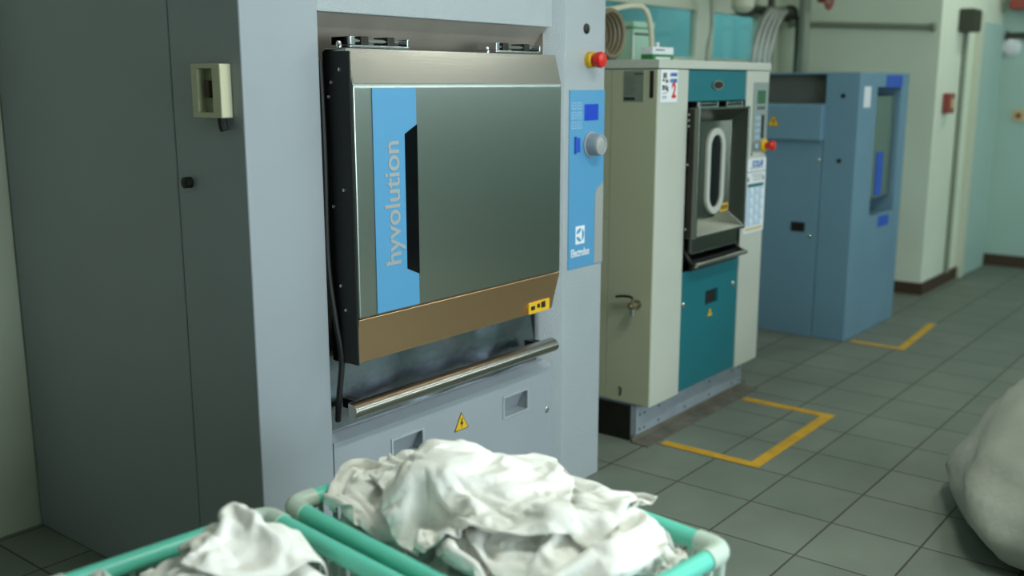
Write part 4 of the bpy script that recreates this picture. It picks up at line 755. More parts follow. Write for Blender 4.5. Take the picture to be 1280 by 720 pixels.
15,-25,-15,28,-9,-9,8,1,8,-8,-11,7,4,3,4,4,-22,6,-13,9,17,-15,25,-40,16,-17,0,9,23,5,-1,24,0,-27,-16,24,19,-39,11,14,3,-11,19,-31,5,14,-11,7,-10,14,-6,-12,7,1,2,3,9,-1,-17,-10,
2,20,0,-16,26,-37,9,-8,8,-4,33,0,1,24,1,-36,-10,40,1,-28,-6,26,0,-11,21,-33,8,10,-9,5,-2,7,-16,8,0,4,-11,10,7,8,-34,1,14,1,16,-15,1,-15,-7,-2,10,13,16,-13,2,24,0,-43,2,34,
6,-22,-19,22,11,-13,20,-33,14,-6,7,-1,1,-8,3,3,1,4,-18,10,18,-9,-22,-3,33,-17,1,-8,13,-5,-24,-3,22,18,2,-31,1,23,1,-39,-7,37,9,-16,-26,14,20,-12,19,-30,-2,14,-3,1,-1,-4,10,-3,-3,-2,
-9,14,6,-14,-15,8,29,-32,11,-6,12,4,-22,-11,25,13,-9,-25,2,22,0,-35,-10,35,12,-7,-32,0,30,-7,14,-34,13,-5,8,-1,0,1,-8,14,-12,-2,-7,18,9,-23,-10,14,21,-35,5,7,10,3,-6,-27,34,3,-27,-6,
2,15,7,-32,-11,32,10,2,-34,-7,24,8,9,-36,5,16,-11,6,4,-12,6,9,-15,-3,1,15,8,-27,-2,18,10,-32,2,14,-9,21,8,-41,35,-14,-22,5,-2,18,-10,-4,-24,28,15,-2,-42,26,-13,30,-3,-32,-2,23,-11,6,
6,-16,17,-10,-10,0,11,14,-14,7,-28,34,-18,-2,-13,20,-15,30,3,-30,2,16,-31,5,6,20,-35,36,-43,30,12,3,-47,37,-21,30,-12,-30,13,15,-13,13,-2,-15,19,-16,-5,10,2,12,-6,-11,2,-3,1,5,-4,-16,10,22,
5,-34,31,-26,-8,-4,9,18,-37,40,-30,2,29,-6,-40,44,-26,28,-24,-21,22,9,-14,19,-21,7,8,-18,9,5,-5,8,4,-6,-20,29,-31,16,7,-21,4,23,6,-18,16,-37,1,-2,-6,20,-17,-4,-21,39,2,-11,-32,48,-16,2,
-25,-3,28,-20,21,-8,-13,19,-17,5,2,4,2,-4,-1,15,-32,30,-30,9,7,0,-16,23,17,-15,-14,-8,-9,3,-8,18,-8,-12,-21,34,6,0,-36,30,10,-20,-23,22,-4,15,-24,21,-15,16,-13,4,-5,3,5,2,-4,16,-34,32,
-22,-9,17,-18,16,1,26,-5,-36,-10,4,0,14,-13,24,-1,-33,42,-6,-2,-32,37,8,-34,-10,19,12,-10,-17,20,-8,12,-2,-17,8,5,2,-1,13,-9,-25,30,-12,-9,-12,10,3,26,10,-14,-29,-7,-3,3,7,-8,-9,31,-30,24,
7,2,-36,45,-7,-39,7,13,9,-17,13,-17,12,16,-26,9,-2,12,-1,-1,3,-18,2,6,3,-12,-13,19,-7,35,-11,6,-40,-2,3,-5,14,-10,-9,7,20,-13,28,-26,2,25,-6,-38,6,19,-12,4,20,-19,-5,4,3,5,2,2,
-3,2,-17,-5,9,4,5,-7,-19,12,11,18,7,-13,-34,-1,1,6,3,-5,-9,0,-4,20,19,-23,1,26,-10,-14,-14,-5,15,1,15,7,-26,6,-4,13,-4,-11,17,-7,-24,21,-10,-2,13,-1,-20,7,13,24,-6,-4,-37,10,-14,3,
9,-17,12,-7,-9,14,18,-14,8,21,-16,5,-20,-6,-3,13,19,-2,-17,-6,7,11,-4,-14,-5,26,-26,-3,2,7,19,-29,6,-6,21,19,5,-26,-25,5,-1,9,-5,-5,-3,-2,-5,5,-2,15,0,23,-5,-7,-13,-8,-1,6,-1,22,
-7,-25,21,4,-15,-15,23,-3,-19,-3,17,-8,25,-34,9,9,4,26,0,-35,-18,9,3,1,-9,16,-24,-4,1,0,-11,20,1,21,1,-8,-1,-8,-4,-7,5,5,6,-2,-5,4,-19,2,14,-9,-11,6,-1,6,20,-36,23,0,2,22,
-2,-40,-2,-5,9,16,-7,23,-23,-7,-5,-12,19,2,2,1,15,-4,2,-14,7,11,-23,12,3,-4,-20,18,-16,5,5,0,-15,6,4,7,9,-8,-2,6,-10,25,-2,-34,-6,10,-5,31,-6,25,-16,-30,14,-5,-10,42,-20,-3,-5,20,
-2,12,-27,27,-20,-3,14,-11,-16,-2,2,6,3,3,-1,5,-9,4,12,-9,-2,1,-5,25,-24,-13,-6,11,17,7,-5,25,-7,-40,-2,30,-19,10,25,-22,-21,19,21,-8,7,0,-17,5,2,-11,-23,10,2,4,2,5,5,-3,14,-12,
1,1,2,-27,30,6,-29,-6,4,8,29,-9,
]
CLOTH['right_1'] = 40, [
-43,-12,10,-7,1,4,11,1,-22,19,-19,17,-9,-10,-1,11,1,-7,10,-3,-5,1,4,-1,-7,12,-1,-7,9,-7,7,10,-21,12,-1,-2,2,10,2,-12,8,-13,10,-7,3,7,7,-7,-7,0,6,1,-11,-5,5,8,-12,13,2,-13,
8,-2,1,-6,8,1,-12,19,-19,16,6,-14,10,-5,-4,0,5,6,10,-5,6,-13,6,1,4,1,7,-6,-8,2,6,-7,-7,5,1,-1,2,7,-10,1,10,-9,-5,9,-7,1,5,-4,9,0,1,-5,1,-1,0,-1,5,4,9,-12,
7,-11,4,3,2,-1,4,2,-12,5,2,-9,4,-1,1,-1,2,1,-4,5,-3,2,-8,11,-9,0,6,-4,8,-10,18,-5,-4,-2,0,-2,5,5,4,-4,5,-10,6,1,0,1,5,-5,-6,6,-7,5,-2,0,-4,5,0,-3,0,4,
-5,-1,5,0,-8,5,-3,8,-1,-8,8,12,-18,15,-13,4,11,-1,0,-1,1,-7,8,-15,22,-11,9,-12,-1,2,3,-3,0,-3,1,-2,4,-2,1,0,-3,0,6,-8,2,-3,2,10,-6,-6,12,-4,-9,10,10,-6,4,-3,8,-4,
9,-10,3,6,-1,11,-15,7,-8,5,-1,-1,-3,1,-4,4,1,-4,3,-4,7,-6,1,1,-3,-2,2,12,-12,2,4,-7,3,-1,4,15,0,-4,-6,0,7,-10,6,5,-3,3,1,-4,-5,3,5,-6,-1,-4,4,1,-10,8,6,-9,
7,-5,1,-1,-5,4,-2,11,-9,0,6,-5,0,3,-6,3,15,1,-9,7,3,-7,8,-1,-1,2,0,-4,-4,1,10,-10,-2,0,3,-8,5,4,-5,4,0,1,-4,-3,-1,4,-1,4,0,-5,8,-5,-1,3,-6,0,5,8,10,-22,
6,-2,3,0,-3,1,3,-7,-1,-1,12,-12,-2,0,2,-1,0,4,-3,2,0,-3,2,-7,5,0,-2,6,-3,-3,8,-7,6,-4,-4,2,1,3,16,-23,1,7,-4,-3,-2,1,2,-7,-2,5,6,-11,-1,0,2,1,-2,1,4,-1,
-3,-2,1,0,0,-2,1,6,-9,7,0,-4,2,2,-4,0,1,0,14,-18,10,7,-16,23,-16,1,1,-7,-1,8,-1,-8,-1,6,-3,1,-2,1,4,-3,-2,1,-2,2,-3,3,-1,-2,1,7,-4,-3,1,-3,6,-3,-3,8,0,-1,
8,1,-3,15,-11,-2,-1,-7,1,8,-7,-5,4,8,-7,-1,-1,0,4,-5,-1,6,-4,-3,5,-1,-2,-2,3,2,3,-8,-1,6,0,-3,-1,9,0,-9,12,-10,16,5,-8,1,-7,-5,3,4,-10,4,2,8,-11,2,0,-4,4,-8,
9,-4,4,-3,1,-2,0,0,2,1,-6,2,5,-2,-2,0,2,4,-3,2,11,-14,17,9,-5,-1,-12,0,2,-4,0,3,1,3,-1,-6,1,-3,-1,4,-1,2,-1,1,-3,0,0,2,0,-6,5,1,-1,0,0,-1,2,4,-4,8,
7,-13,15,12,-16,18,-22,0,0,-2,1,-1,9,-7,7,-8,-1,-4,2,3,2,-2,1,-2,0,0,-1,2,-5,2,2,0,0,0,-1,2,1,0,3,-2,6,-9,6,12,-2,9,-21,-10,17,-9,0,-1,4,4,-1,-6,-4,0,4,1,
0,1,-3,1,-1,0,-1,-2,0,1,1,0,1,1,0,0,2,0,1,0,8,-8,7,9,0,1,-20,11,-1,-3,-10,12,-3,8,-9,-5,0,6,-5,8,-3,-2,0,0,-1,-1,-1,-1,0,1,0,-1,4,1,-1,2,0,0,0,1,
5,0,-3,3,17,-18,0,2,-1,-10,3,0,7,-7,-5,8,-1,-6,9,-1,-1,-3,-2,0,-3,7,-6,0,-2,2,1,2,1,1,-1,3,-1,-1,2,0,7,7,-23,26,9,-21,-2,8,-6,-6,4,-11,12,-6,8,-4,-7,10,1,-5,
-3,0,2,-1,2,-4,1,-2,-2,2,2,0,2,-1,3,-2,1,2,0,0,9,-11,8,18,-16,20,-22,7,-8,-6,-2,10,-7,8,-2,-11,12,1,-7,0,5,-3,-2,-1,4,-2,-2,-1,-3,0,4,-1,1,-1,3,1,2,-1,1,0,
2,-6,-1,25,-16,14,-15,-10,12,-12,0,3,4,1,-11,7,4,-5,1,2,-5,-2,7,-2,-1,0,-4,1,-6,6,-1,-2,1,1,3,0,4,-3,3,-1,6,0,-7,25,-16,6,-6,-12,5,-8,13,3,-6,-1,-8,12,-4,0,-2,-2,
1,7,-6,2,-4,1,1,-7,2,0,0,2,-3,2,3,0,5,-2,0,-2,6,-4,6,8,-9,14,-22,10,-19,8,8,5,-8,-9,10,1,-4,1,-2,-1,2,4,-3,-2,-2,2,-5,3,-3,1,0,-1,0,1,4,-1,5,-3,2,-2,
7,-8,19,-6,-10,14,-3,-15,-1,12,-1,0,-14,12,0,-2,-1,-1,-5,7,0,-5,7,-1,-6,0,-2,1,0,-1,-1,0,2,2,-1,5,2,-2,-5,5,27,-18,15,4,-5,12,-8,-5,12,-12,10,-18,13,-2,2,-4,2,-8,5,1,
-2,4,1,-2,-5,-1,-2,2,0,-1,-1,2,2,-1,3,4,2,-9,0,-1,4,0,-9,-11,14,24,-17,12,-25,13,-13,15,0,-15,20,-12,1,-11,9,8,-8,5,-2,-3,-2,-6,5,-4,2,2,-1,1,2,0,2,-1,1,3,-6,-2,
-6,14,-32,5,3,29,-8,-18,18,-19,-2,2,6,9,-12,2,4,-7,1,3,4,-8,1,0,-2,-1,-2,0,1,-1,3,-1,1,2,1,2,0,2,-7,-1,10,-1,-8,2,1,20,-7,-15,7,-5,10,-9,4,0,0,0,0,-1,0,1,
1,-3,-1,-3,-2,-2,-1,1,3,0,0,1,1,-1,3,3,1,0,-10,3,17,-3,-13,15,-4,-4,21,-18,4,2,4,3,-10,1,0,0,-3,1,0,0,-1,1,4,-13,6,0,-1,1,0,1,0,-1,0,2,1,1,5,-7,-4,7,
10,1,-20,16,-6,-5,28,-21,19,-11,-2,-1,-2,-2,3,2,-1,-2,-1,2,0,-1,0,4,-8,1,0,0,0,1,-1,1,-1,1,3,-3,11,-17,8,2,10,-2,-15,16,3,-15,4,20,-2,-20,20,-11,-3,-2,5,-2,0,0,2,-1,
0,0,-1,-1,-1,-1,1,1,-3,2,-1,1,0,1,0,-1,-1,8,-6,1,7,-6,-13,12,16,-2,-27,32,-29,22,-11,7,10,-18,6,-3,1,1,-4,5,-4,4,-7,4,0,-1,1,-2,-1,1,-1,1,0,1,0,-2,0,0,11,-11,
-4,-4,-8,-6,14,6,6,-19,8,4,0,14,-21,8,2,-10,4,-1,-2,1,4,-3,-3,3,-2,0,-1,3,-4,1,0,-2,3,0,-2,1,0,0,2,0,-11,17,-28,-17,37,-19,2,7,13,-8,-1,-1,0,-1,-9,13,-11,-2,10,-4,
-2,-1,5,-2,-4,0,3,-3,0,0,0,0,1,0,-2,1,0,1,2,-1,2,17,-35,9,12,-21,28,-11,8,-7,10,-12,-2,4,-4,0,6,-10,5,2,2,-4,-2,-1,7,-5,-1,-1,2,-1,0,-1,0,0,0,1,0,1,1,-3,
8,-12,6,12,-9,-3,7,-13,22,5,-6,-9,-6,5,-9,15,-10,0,5,-3,1,0,-2,0,0,-2,3,8,-9,-1,-1,0,0,-1,1,-2,5,-1,1,-2,10,-18,11,16,-16,-1,-3,27,-8,-3,-6,12,-10,-16,14,4,-7,3,2,-4,
0,2,-4,2,-2,2,-1,9,-15,6,-1,2,-5,3,-1,1,1,-2,4,-3,-5,1,-13,19,-7,-9,2,0,10,0,9,-15,7,1,-7,7,-9,4,0,-3,0,0,0,0,-1,-1,4,1,-1,-5,2,-4,3,-4,3,2,3,-5,-2,7,
11,0,-11,0,11,-11,17,-16,18,-2,-16,14,7,3,-15,-4,13,-10,-4,4,1,0,-3,3,-3,0,1,3,-6,5,0,-5,-3,2,0,4,0,-5,4,-2,-351,-9,11,8,-1,-10,-16,9,6,15,-13,2,8,-2,1,-4,10,-16,10,9,
-11,2,5,0,-6,5,-16,19,4,-12,0,2,-1,5,0,0,-2,-7,1,0,-9,-4,19,-6,1,-16,-12,16,-8,23,-7,0,3,-2,-10,15,-12,10,7,-11,7,0,1,-7,2,7,-13,8,-5,5,3,-6,6,0,-1,-1,1,0,-14,12,
-4,8,-1,5,-5,-12,-12,6,15,9,-8,5,-3,-3,-12,13,8,-6,5,1,4,-4,-11,9,0,0,1,3,-20,14,3,0,1,0,0,1,-2,1,-9,9,7,6,-1,6,-7,-18,12,-11,23,1,-3,1,-3,-10,-3,20,1,-2,0,-9,
11,1,-8,2,2,0,0,3,-18,15,-2,0,4,-1,1,-1,0,-3,4,-2,-5,5,9,-4,-13,-12,18,-9,20,-4,-1,-4,-9,-2,16,0,4,1,-4,-11,10,2,-1,1,-3,0,0,5,-11,6,2,-4,1,5,-2,3,-10,7,1,0,
14,4,-4,-1,1,1,-10,18,5,-3,-10,-3,-3,15,-1,3,2,1,-16,9,0,4,-3,3,-5,2,1,2,-3,-2,1,5,-12,11,0,-8,7,1,-3,3,6,8,-7,-16,7,17,-1,-2,7,-17,3,1,10,-2,3,2,1,-5,-8,11,
-8,7,0,-8,10,-4,0,-2,4,0,0,-9,8,-1,-1,1,-1,3,2,-11,7,9,-18,-8,11,11,12,-5,-2,-13,-4,12,4,1,2,2,-15,11,5,-15,13,-2,-9,10,-3,2,-1,-2,3,-2,-4,6,-1,-3,3,-1,0,0,-11,14,
13,2,-18,-2,11,21,-2,4,-7,-9,-9,14,7,-4,6,-10,6,-7,5,5,-8,4,2,0,-5,6,-5,6,-3,0,-4,5,-1,-3,2,1,0,-1,-8,5,-6,12,-30,-3,17,22,-7,5,-10,-2,-13,16,5,-2,-4,1,6,-10,1,9,
-6,3,0,-5,6,-3,2,2,0,-1,-5,4,-1,1,-1,0,2,0,-8,3,6,6,-22,-6,17,25,-8,2,-14,13,-19,15,2,0,-6,1,6,-5,-10,16,-3,-4,1,4,-2,0,1,2,-5,5,-1,0,-2,1,0,-2,2,2,-3,-4,
-6,9,-25,-2,12,26,-5,-4,-9,12,-14,12,-3,1,-4,-3,5,1,-14,16,-5,5,-1,1,-2,2,-4,1,4,-3,3,-1,1,-7,8,-1,-6,6,1,-7,-6,9,-11,-14,1,31,2,-8,-4,8,-4,-7,12,-21,19,-3,-6,6,-14,16,
-11,12,-2,-2,0,3,-2,-5,7,-1,0,-1,-4,6,1,-3,-2,4,1,-2,-4,1,10,-19,-12,31,7,-8,1,4,-12,8,-10,9,-1,5,-14,10,-10,-3,16,-4,4,-8,8,-4,-1,3,1,-3,0,2,0,1,-3,1,1,2,2,-2,
-1,-7,21,-13,-20,26,10,-4,0,-5,1,4,-13,14,-11,6,2,-13,-6,19,-2,4,-8,9,-4,-1,2,1,-2,-1,2,1,-1,0,0,-2,3,2,1,-6,-8,-3,17,-9,-11,3,20,-4,-1,-5,6,-14,12,-2,5,-12,6,-16,7,12,
2,-7,7,-2,0,1,-1,0,-2,2,1,-1,0,0,0,0,1,3,-2,0,-10,4,10,-18,3,10,8,-12,9,-4,2,-9,10,-9,10,-9,-12,2,19,-7,0,6,-1,-1,1,-1,0,0,0,-1,1,0,0,1,0,0,2,0,0,-3,
-6,10,4,-16,0,20,-1,-21,15,2,-14,17,-8,4,-5,-8,-7,22,-14,14,-2,1,-2,1,-1,-1,0,0,2,-1,0,-2,4,0,-1,1,2,-2,1,-5,8,3,13,-8,-18,29,-9,-14,18,-14,13,-3,5,-11,-8,5,13,-18,20,-1,
-1,-3,-1,0,-5,8,-4,1,1,0,1,1,0,1,-1,1,0,-4,3,0,-6,9,-3,10,-21,27,-28,12,3,1,3,-10,12,-24,22,-6,-13,22,0,-2,-7,3,1,-1,1,-6,6,0,0,1,1,1,0,1,-2,0,0,2,-3,-3,
-1,11,4,-19,20,-9,-14,20,0,-8,-1,10,-7,-8,10,-15,20,3,-7,2,2,-2,-1,-2,-8,12,-2,1,-1,-3,6,1,0,-2,0,1,0,1,-1,-8,14,7,11,-23,17,-24,12,15,-1,-9,2,2,2,-9,-9,16,8,-4,0,2,
-4,-3,5,-6,-2,8,-4,4,-11,12,2,0,-1,0,-3,1,2,-1,0,-9,6,6,13,-27,19,-35,38,-2,1,-17,20,-2,-14,0,-4,21,-2,2,-6,0,1,0,-8,3,5,0,1,-12,11,2,2,1,-1,-1,-2,-2,4,-1,0,-3,
3,7,-6,14,-31,12,13,8,-16,8,5,-7,-7,-4,9,15,-5,6,-6,-10,8,-10,6,2,-1,1,-6,8,-2,1,5,0,0,-3,0,-4,4,0,1,-16,9,-9,17,-12,-13,29,-1,1,-6,7,-4,-5,-7,4,8,10,1,0,-11,4,
-1,-5,2,-1,2,2,-7,7,1,0,0,4,-1,0,-5,3,0,-3,-14,6,1,-4,18,-34,7,15,18,-10,3,-13,13,-12,2,-5,17,3,4,-10,6,-4,-10,9,-5,4,0,-5,3,2,1,0,0,2,1,-3,1,-1,2,-10,5,1,
-6,10,-1,-22,5,1,16,3,-9,6,0,-4,0,2,2,10,2,-6,1,-9,5,1,-1,1,-1,-8,9,-4,3,2,-1,2,0,0,0,-2,2,-1,-4,-11,13,4,-16,3,6,4,1,-2,11,6,-9,-11,8,7,4,1,2,-5,1,-3,
0,-4,4,0,0,2,-2,0,1,-2,3,0,0,1,0,2,-1,-5,-20,18,-12,20,-43,5,18,5,5,-2,-5,3,7,-9,7,2,2,-1,1,0,-1,-1,0,0,0,0,0,-4,2,2,0,1,0,0,0,0,2,1,0,-18,11,-2,
-15,12,-14,-10,3,21,-7,-5,14,-15,15,1,-2,0,0,1,0,-2,0,0,1,0,1,-8,8,1,0,0,-1,0,1,-1,-2,2,2,0,1,-10,3,-11,-8,-6,22,-23,7,0,7,7,-3,-20,29,-4,-3,-2,2,-1,0,0,-1,2,
0,1,-1,-3,4,2,0,-2,0,0,0,1,-3,2,2,0,-2,-3,1,-11,9,-13,29,-26,0,28,-12,1,-9,20,0,-4,-4,0,2,0,-1,1,1,-2,3,-1,1,0,-5,7,1,-1,-2,0,0,0,0,-1,1,1,0,-4,3,-11,
12,-7,8,3,-20,18,7,-7,12,3,2,-5,-6,2,1,1,-1,0,1,0,0,2,-3,3,2,0,-1,1,-2,-1,1,0,0,0,0,1,-1,0,-4,-2,15,-9,12,-9,0,4,7,-2,15,5,-8,-13,10,0,-4,6,-3,0,-1,3,
-2,2,0,2,1,0,-1,-2,2,-1,0,-1,1,0,0,0,0,-1,1,-3,4,-8,17,-7,-15,18,-14,16,18,-3,-22,13,-15,19,-4,0,-1,-2,0,2,1,0,1,0,0,1,0,-1,0,0,0,0,-1,1,-1,1,0,-1,1,-2,
5,-1,4,-14,2,4,15,2,7,-8,-6,9,-8,2,10,-2,-4,-6,6,1,1,0,0,-1,0,1,-1,1,0,0,1,-1,-1,0,1,-1,0,1,0,-2,18,-13,2,4,-11,30,10,-21,15,-18,12,3,-2,6,-2,0,-4,0,-3,7,
-1,0,0,0,-1,1,0,-3,3,0,0,0,-1,1,-1,-1,2,-1,1,-2,-17,6,-21,12,-14,23,10,-6,-2,1,3,-4,9,-2,1,-2,-2,-2,-2,8,-3,2,-3,3,0,-2,0,0,-3,4,0,0,-2,2,-1,0,1,-2,2,-1,
-16,9,-5,-10,-8,20,-4,4,10,-5,-3,1,8,4,-2,-11,4,0,0,3,0,-3,2,1,0,0,2,-5,-2,-2,5,0,1,-2,1,1,-1,0,-2,-2,12,-13,32,-31,7,-7,24,-14,18,-5,0,2,0,0,8,-2,-7,1,0,2,
0,-1,0,2,1,0,1,-3,-7,1,-6,11,-2,1,0,0,1,-3,-1,4,713,1,-15,12,0,16,-9,11,-5,-19,5,-11,4,13,1,-21,13,-7,-4,15,13,-3,-15,7,3,-13,23,-13,2,10,-1,-15,4,-1,1,2,-2,5,-1,-19,
0,-7,7,-3,-1,19,-12,16,-7,-14,-11,-1,10,8,-18,3,5,-7,6,20,-3,-5,-7,9,-20,13,1,11,0,3,-12,7,-11,4,1,0,-3,-2,-5,11,-10,2,-13,10,11,5,-10,9,1,-21,-7,5,7,-12,0,0,15,-18,27,2,
-13,3,6,-19,13,-2,-9,11,15,-3,-5,-2,-5,0,1,0,-3,-3,-3,-2,8,-10,-2,20,4,-4,9,-4,-4,-18,-2,7,-9,-1,1,10,0,-10,26,6,-14,-3,1,-16,14,0,-10,12,14,-11,3,3,-6,-1,1,0,-4,-9,10,-10,
-10,-10,15,3,5,-7,11,-1,-14,-12,3,-6,0,0,6,-4,5,10,11,3,-10,-5,-12,0,11,-12,15,-11,23,-20,11,1,-3,-1,-1,3,3,-10,-2,-2,1,-11,24,-15,16,2,-1,-1,-15,-7,-6,0,1,5,-2,9,-5,10,14,-3,
-7,-8,-12,10,-10,16,0,-14,20,-16,18,-13,5,3,-4,12,-11,-5,1,-1,-8,2,12,-15,15,-4,6,0,-19,-11,0,0,5,-2,13,-8,0,17,4,-12,11,-13,-9,-6,13,5,1,-18,10,2,9,-15,12,0,6,-4,-3,-3,0,12,
11,-1,13,-18,23,0,-9,5,-23,-4,2,-1,3,13,-10,3,9,5,-8,9,-8,3,-19,7,11,-5,3,-14,7,7,-15,11,4,7,-8,7,-2,-9,14,-13,-3,12,-6,-15,29,-7,1,-13,-12,-1,1,-2,13,-10,12,4,-14,22,-5,-8,
12,-23,4,6,5,-6,-8,12,-11,10,-15,11,0,12,-11,7,1,1,-4,2,10,7,-5,-11,31,-15,9,-19,-9,0,2,0,10,-6,17,-21,9,14,-1,-13,12,-15,-4,14,-9,-6,12,-9,4,3,-14,17,-14,15,-6,9,-3,-1,1,-1,
-10,10,0,-19,32,-19,9,-20,-5,6,-7,5,6,1,13,-25,17,6,4,-14,6,-14,16,-12,-4,12,-1,-10,9,-12,0,14,-11,0,11,6,-11,2,7,-7,-2,8,-5,0,18,-18,7,-19,-4,13,-15,13,8,-16,21,-25,24,-3,6,-8,
-13,13,-1,-10,8,-9,17,-10,-2,-12,4,7,0,6,-5,7,2,-11,0,16,9,-10,26,-15,13,-4,-8,-12,-2,14,-12,21,-9,-16,14,-9,22,-7,7,-17,13,-11,3,2,-13,12,2,3,-11,-7,-1,11,2,-2,0,6,1,-13,1,11,
-1,-9,18,2,-9,14,-19,-7,3,4,14,-3,-22,4,3,8,13,-8,8,-12,1,3,-8,-9,11,5,1,-5,-8,-5,13,-2,-4,3,7,0,-4,-7,3,-2,-6,2,-7,15,-3,10,-24,0,2,15,0,-17,-7,18,-19,24,0,2,-5,1,
0,-7,-10,7,8,0,-2,-7,-6,12,-5,-2,4,2,0,5,-6,-6,4,-12,4,-10,6,11,11,-6,-18,-2,15,3,-5,-18,3,3,3,17,-2,-5,5,-2,-6,-14,8,7,-1,-1,0,-9,8,-4,-1,2,1,1,3,0,-4,-3,-7,5,
-3,-12,6,19,4,-11,-4,1,0,6,-17,-4,15,-16,15,10,-3,1,-6,9,-24,11,3,-2,0,1,-2,0,-1,-1,0,0,1,1,-1,2,-4,-3,-3,1,-5,-11,7,18,4,-18,-2,19,-9,-14,-1,8,-13,7,16,-1,-2,-3,8,-20,
10,-1,-1,-2,0,-1,-1,2,0,0,-2,0,3,0,1,1,-4,-5,-1,-2,7,-14,11,17,-3,-20,23,3,-18,-10,12,-12,12,8,-8,14,-11,7,-10,0,-3,-2,0,1,0,4,-4,2,-1,0,1,1,0,1,0,3,-7,-8,3,12,
-5,-9,15,-7,13,-15,20,-3,-25,16,-11,8,0,0,1,8,-4,-6,1,-9,-1,3,2,1,9,-15,7,0,-1,1,2,2,0,-5,9,-12,0,5,-8,17,-10,-6,14,-7,9,-6,13,-10,-10,-4,0,15,-14,22,-6,-7,5,-10,-9,3,
5,5,0,2,-16,11,-2,4,1,5,-12,8,-5,9,-15,5,4,-4,3,12,10,-17,21,1,4,-7,18,-22,0,-6,19,-21,17,7,-8,6,-14,-10,3,15,1,-2,-7,-9,0,13,3,-6,8,-12,3,1,4,3,-16,14,-7,5,-4,14,
4,-15,8,16,-1,-8,16,-18,-3,9,-5,-1,16,-2,-2,-6,-15,0,25,-5,-3,-12,-6,1,15,-2,-6,12,-4,-5,-2,-3,8,2,-13,17,-10,1,1,7,-11,12,-36,18,25,-17,5,-1,-10,-1,6,11,1,-8,11,-19,-11,17,9,2,
-15,-12,4,2,13,-12,15,-7,3,-14,11,-2,1,-9,11,7,-8,-1,-2,-12,-21,13,-21,16,7,-29,23,-11,-1,4,11,1,-11,13,-1,-23,1,18,5,-5,-16,-1,-4,0,18,-10,13,-8,-4,-4,-3,9,2,1,7,-14,7,6,-20,-3,
0,-1,2,-6,19,3,-25,-4,22,1,-7,2,5,4,-6,-20,10,17,-9,-1,-17,13,-13,4,6,11,-14,6,-5,-2,-2,12,-2,5,-12,11,-5,-13,4,10,-13,8,1,-21,22,-3,-11,5,14,-5,-13,16,-3,-7,10,-12,-1,-2,8,6,
-11,-5,-2,1,1,-3,9,-5,0,1,9,-2,-4,-1,1,-8,3,5,8,2,-6,13,-18,2,11,-10,6,3,5,-4,4,1,-2,-14,4,0,-2,11,-12,7,0,-15,4,1,1,2,3,1,1,4,-4,-6,1,0,1,0,1,10,-1,-19,
0,-2,3,7,3,-7,6,-3,-21,35,-5,-2,-7,-4,-7,-3,13,-4,0,-2,-3,0,1,-2,5,3,-2,-1,1,-2,-4,3,3,2,-4,-2,1,16,-12,-12,17,-21,19,27,-12,-14,-3,15,-2,4,4,-17,0,1,-2,0,-1,1,0,-2,
0,0,0,6,-4,3,1,0,0,-1,0,1,3,-11,7,4,-11,20,-17,-12,20,-16,7,34,-10,-29,18,7,-10,15,-23,3,5,1,0,-1,-2,-1,0,-2,0,2,0,13,-13,6,0,2,0,-3,0,-1,-7,11,-6,-6,16,-12,9,-21,
-6,-7,9,6,12,-30,21,-20,15,-2,-3,6,-1,-4,-7,0,0,3,5,-10,4,2,4,1,8,-9,1,-2,-5,5,0,-1,1,5,-15,3,10,6,-8,-15,16,-25,20,16,-1,0,-12,-1,1,4,8,-5,-4,5,2,-15,0,0,5,8,
-5,-4,10,-3,-10,11,3,-10,5,1,-4,4,-1,-1,-9,5,2,3,6,-18,-8,-24,4,30,11,-9,-16,3,-2,10,1,-4,-4,9,4,-14,-8,2,1,7,7,-3,-1,-9,5,0,5,3,-6,-1,0,-2,7,-7,4,-5,0,4,-6,11,
-14,-7,-18,31,-1,-1,7,-9,-3,15,-5,-12,18,-16,9,-2,-6,-4,-6,6,2,6,4,-3,-3,0,-6,5,1,-1,1,1,2,0,-3,-1,-1,-1,-2,9,5,-6,-14,21,18,-23,3,3,8,3,-21,8,11,6,-23,7,6,-16,16,-12,
0,3,2,4,2,0,0,-4,-2,-1,-1,3,4,-4,1,3,-4,-1,-1,-3,1,-11,4,9,5,-3,2,-5,11,-11,-4,0,14,-3,2,-19,4,4,14,-13,-3,1,0,1,-5,11,-1,6,-10,2,0,-1,0,0,0,-4,6,-5,2,-3,
4,5,-2,-15,16,3,-14,6,15,0,-21,7,-6,4,16,-5,-17,-1,22,-12,-9,9,-6,6,-4,12,-18,16,-11,6,1,2,-6,4,-1,-2,0,-4,6,-2,-3,15,-27,30,-28,14,-24,36,1,-7,-10,-10,7,7,-16,28,-24,5,14,-13,
1,-7,6,2,8,-15,11,-14,20,-21,16,-5,4,-4,1,0,2,-4,-2,15,-6,11,-5,-13,22,-23,7,15,1,-6,-11,-1,1,-10,2,10,5,-3,-5,2,2,4,-5,-3,2,-6,6,7,-16,21,-26,18,-3,1,0,1,0,-4,11,-4,
]
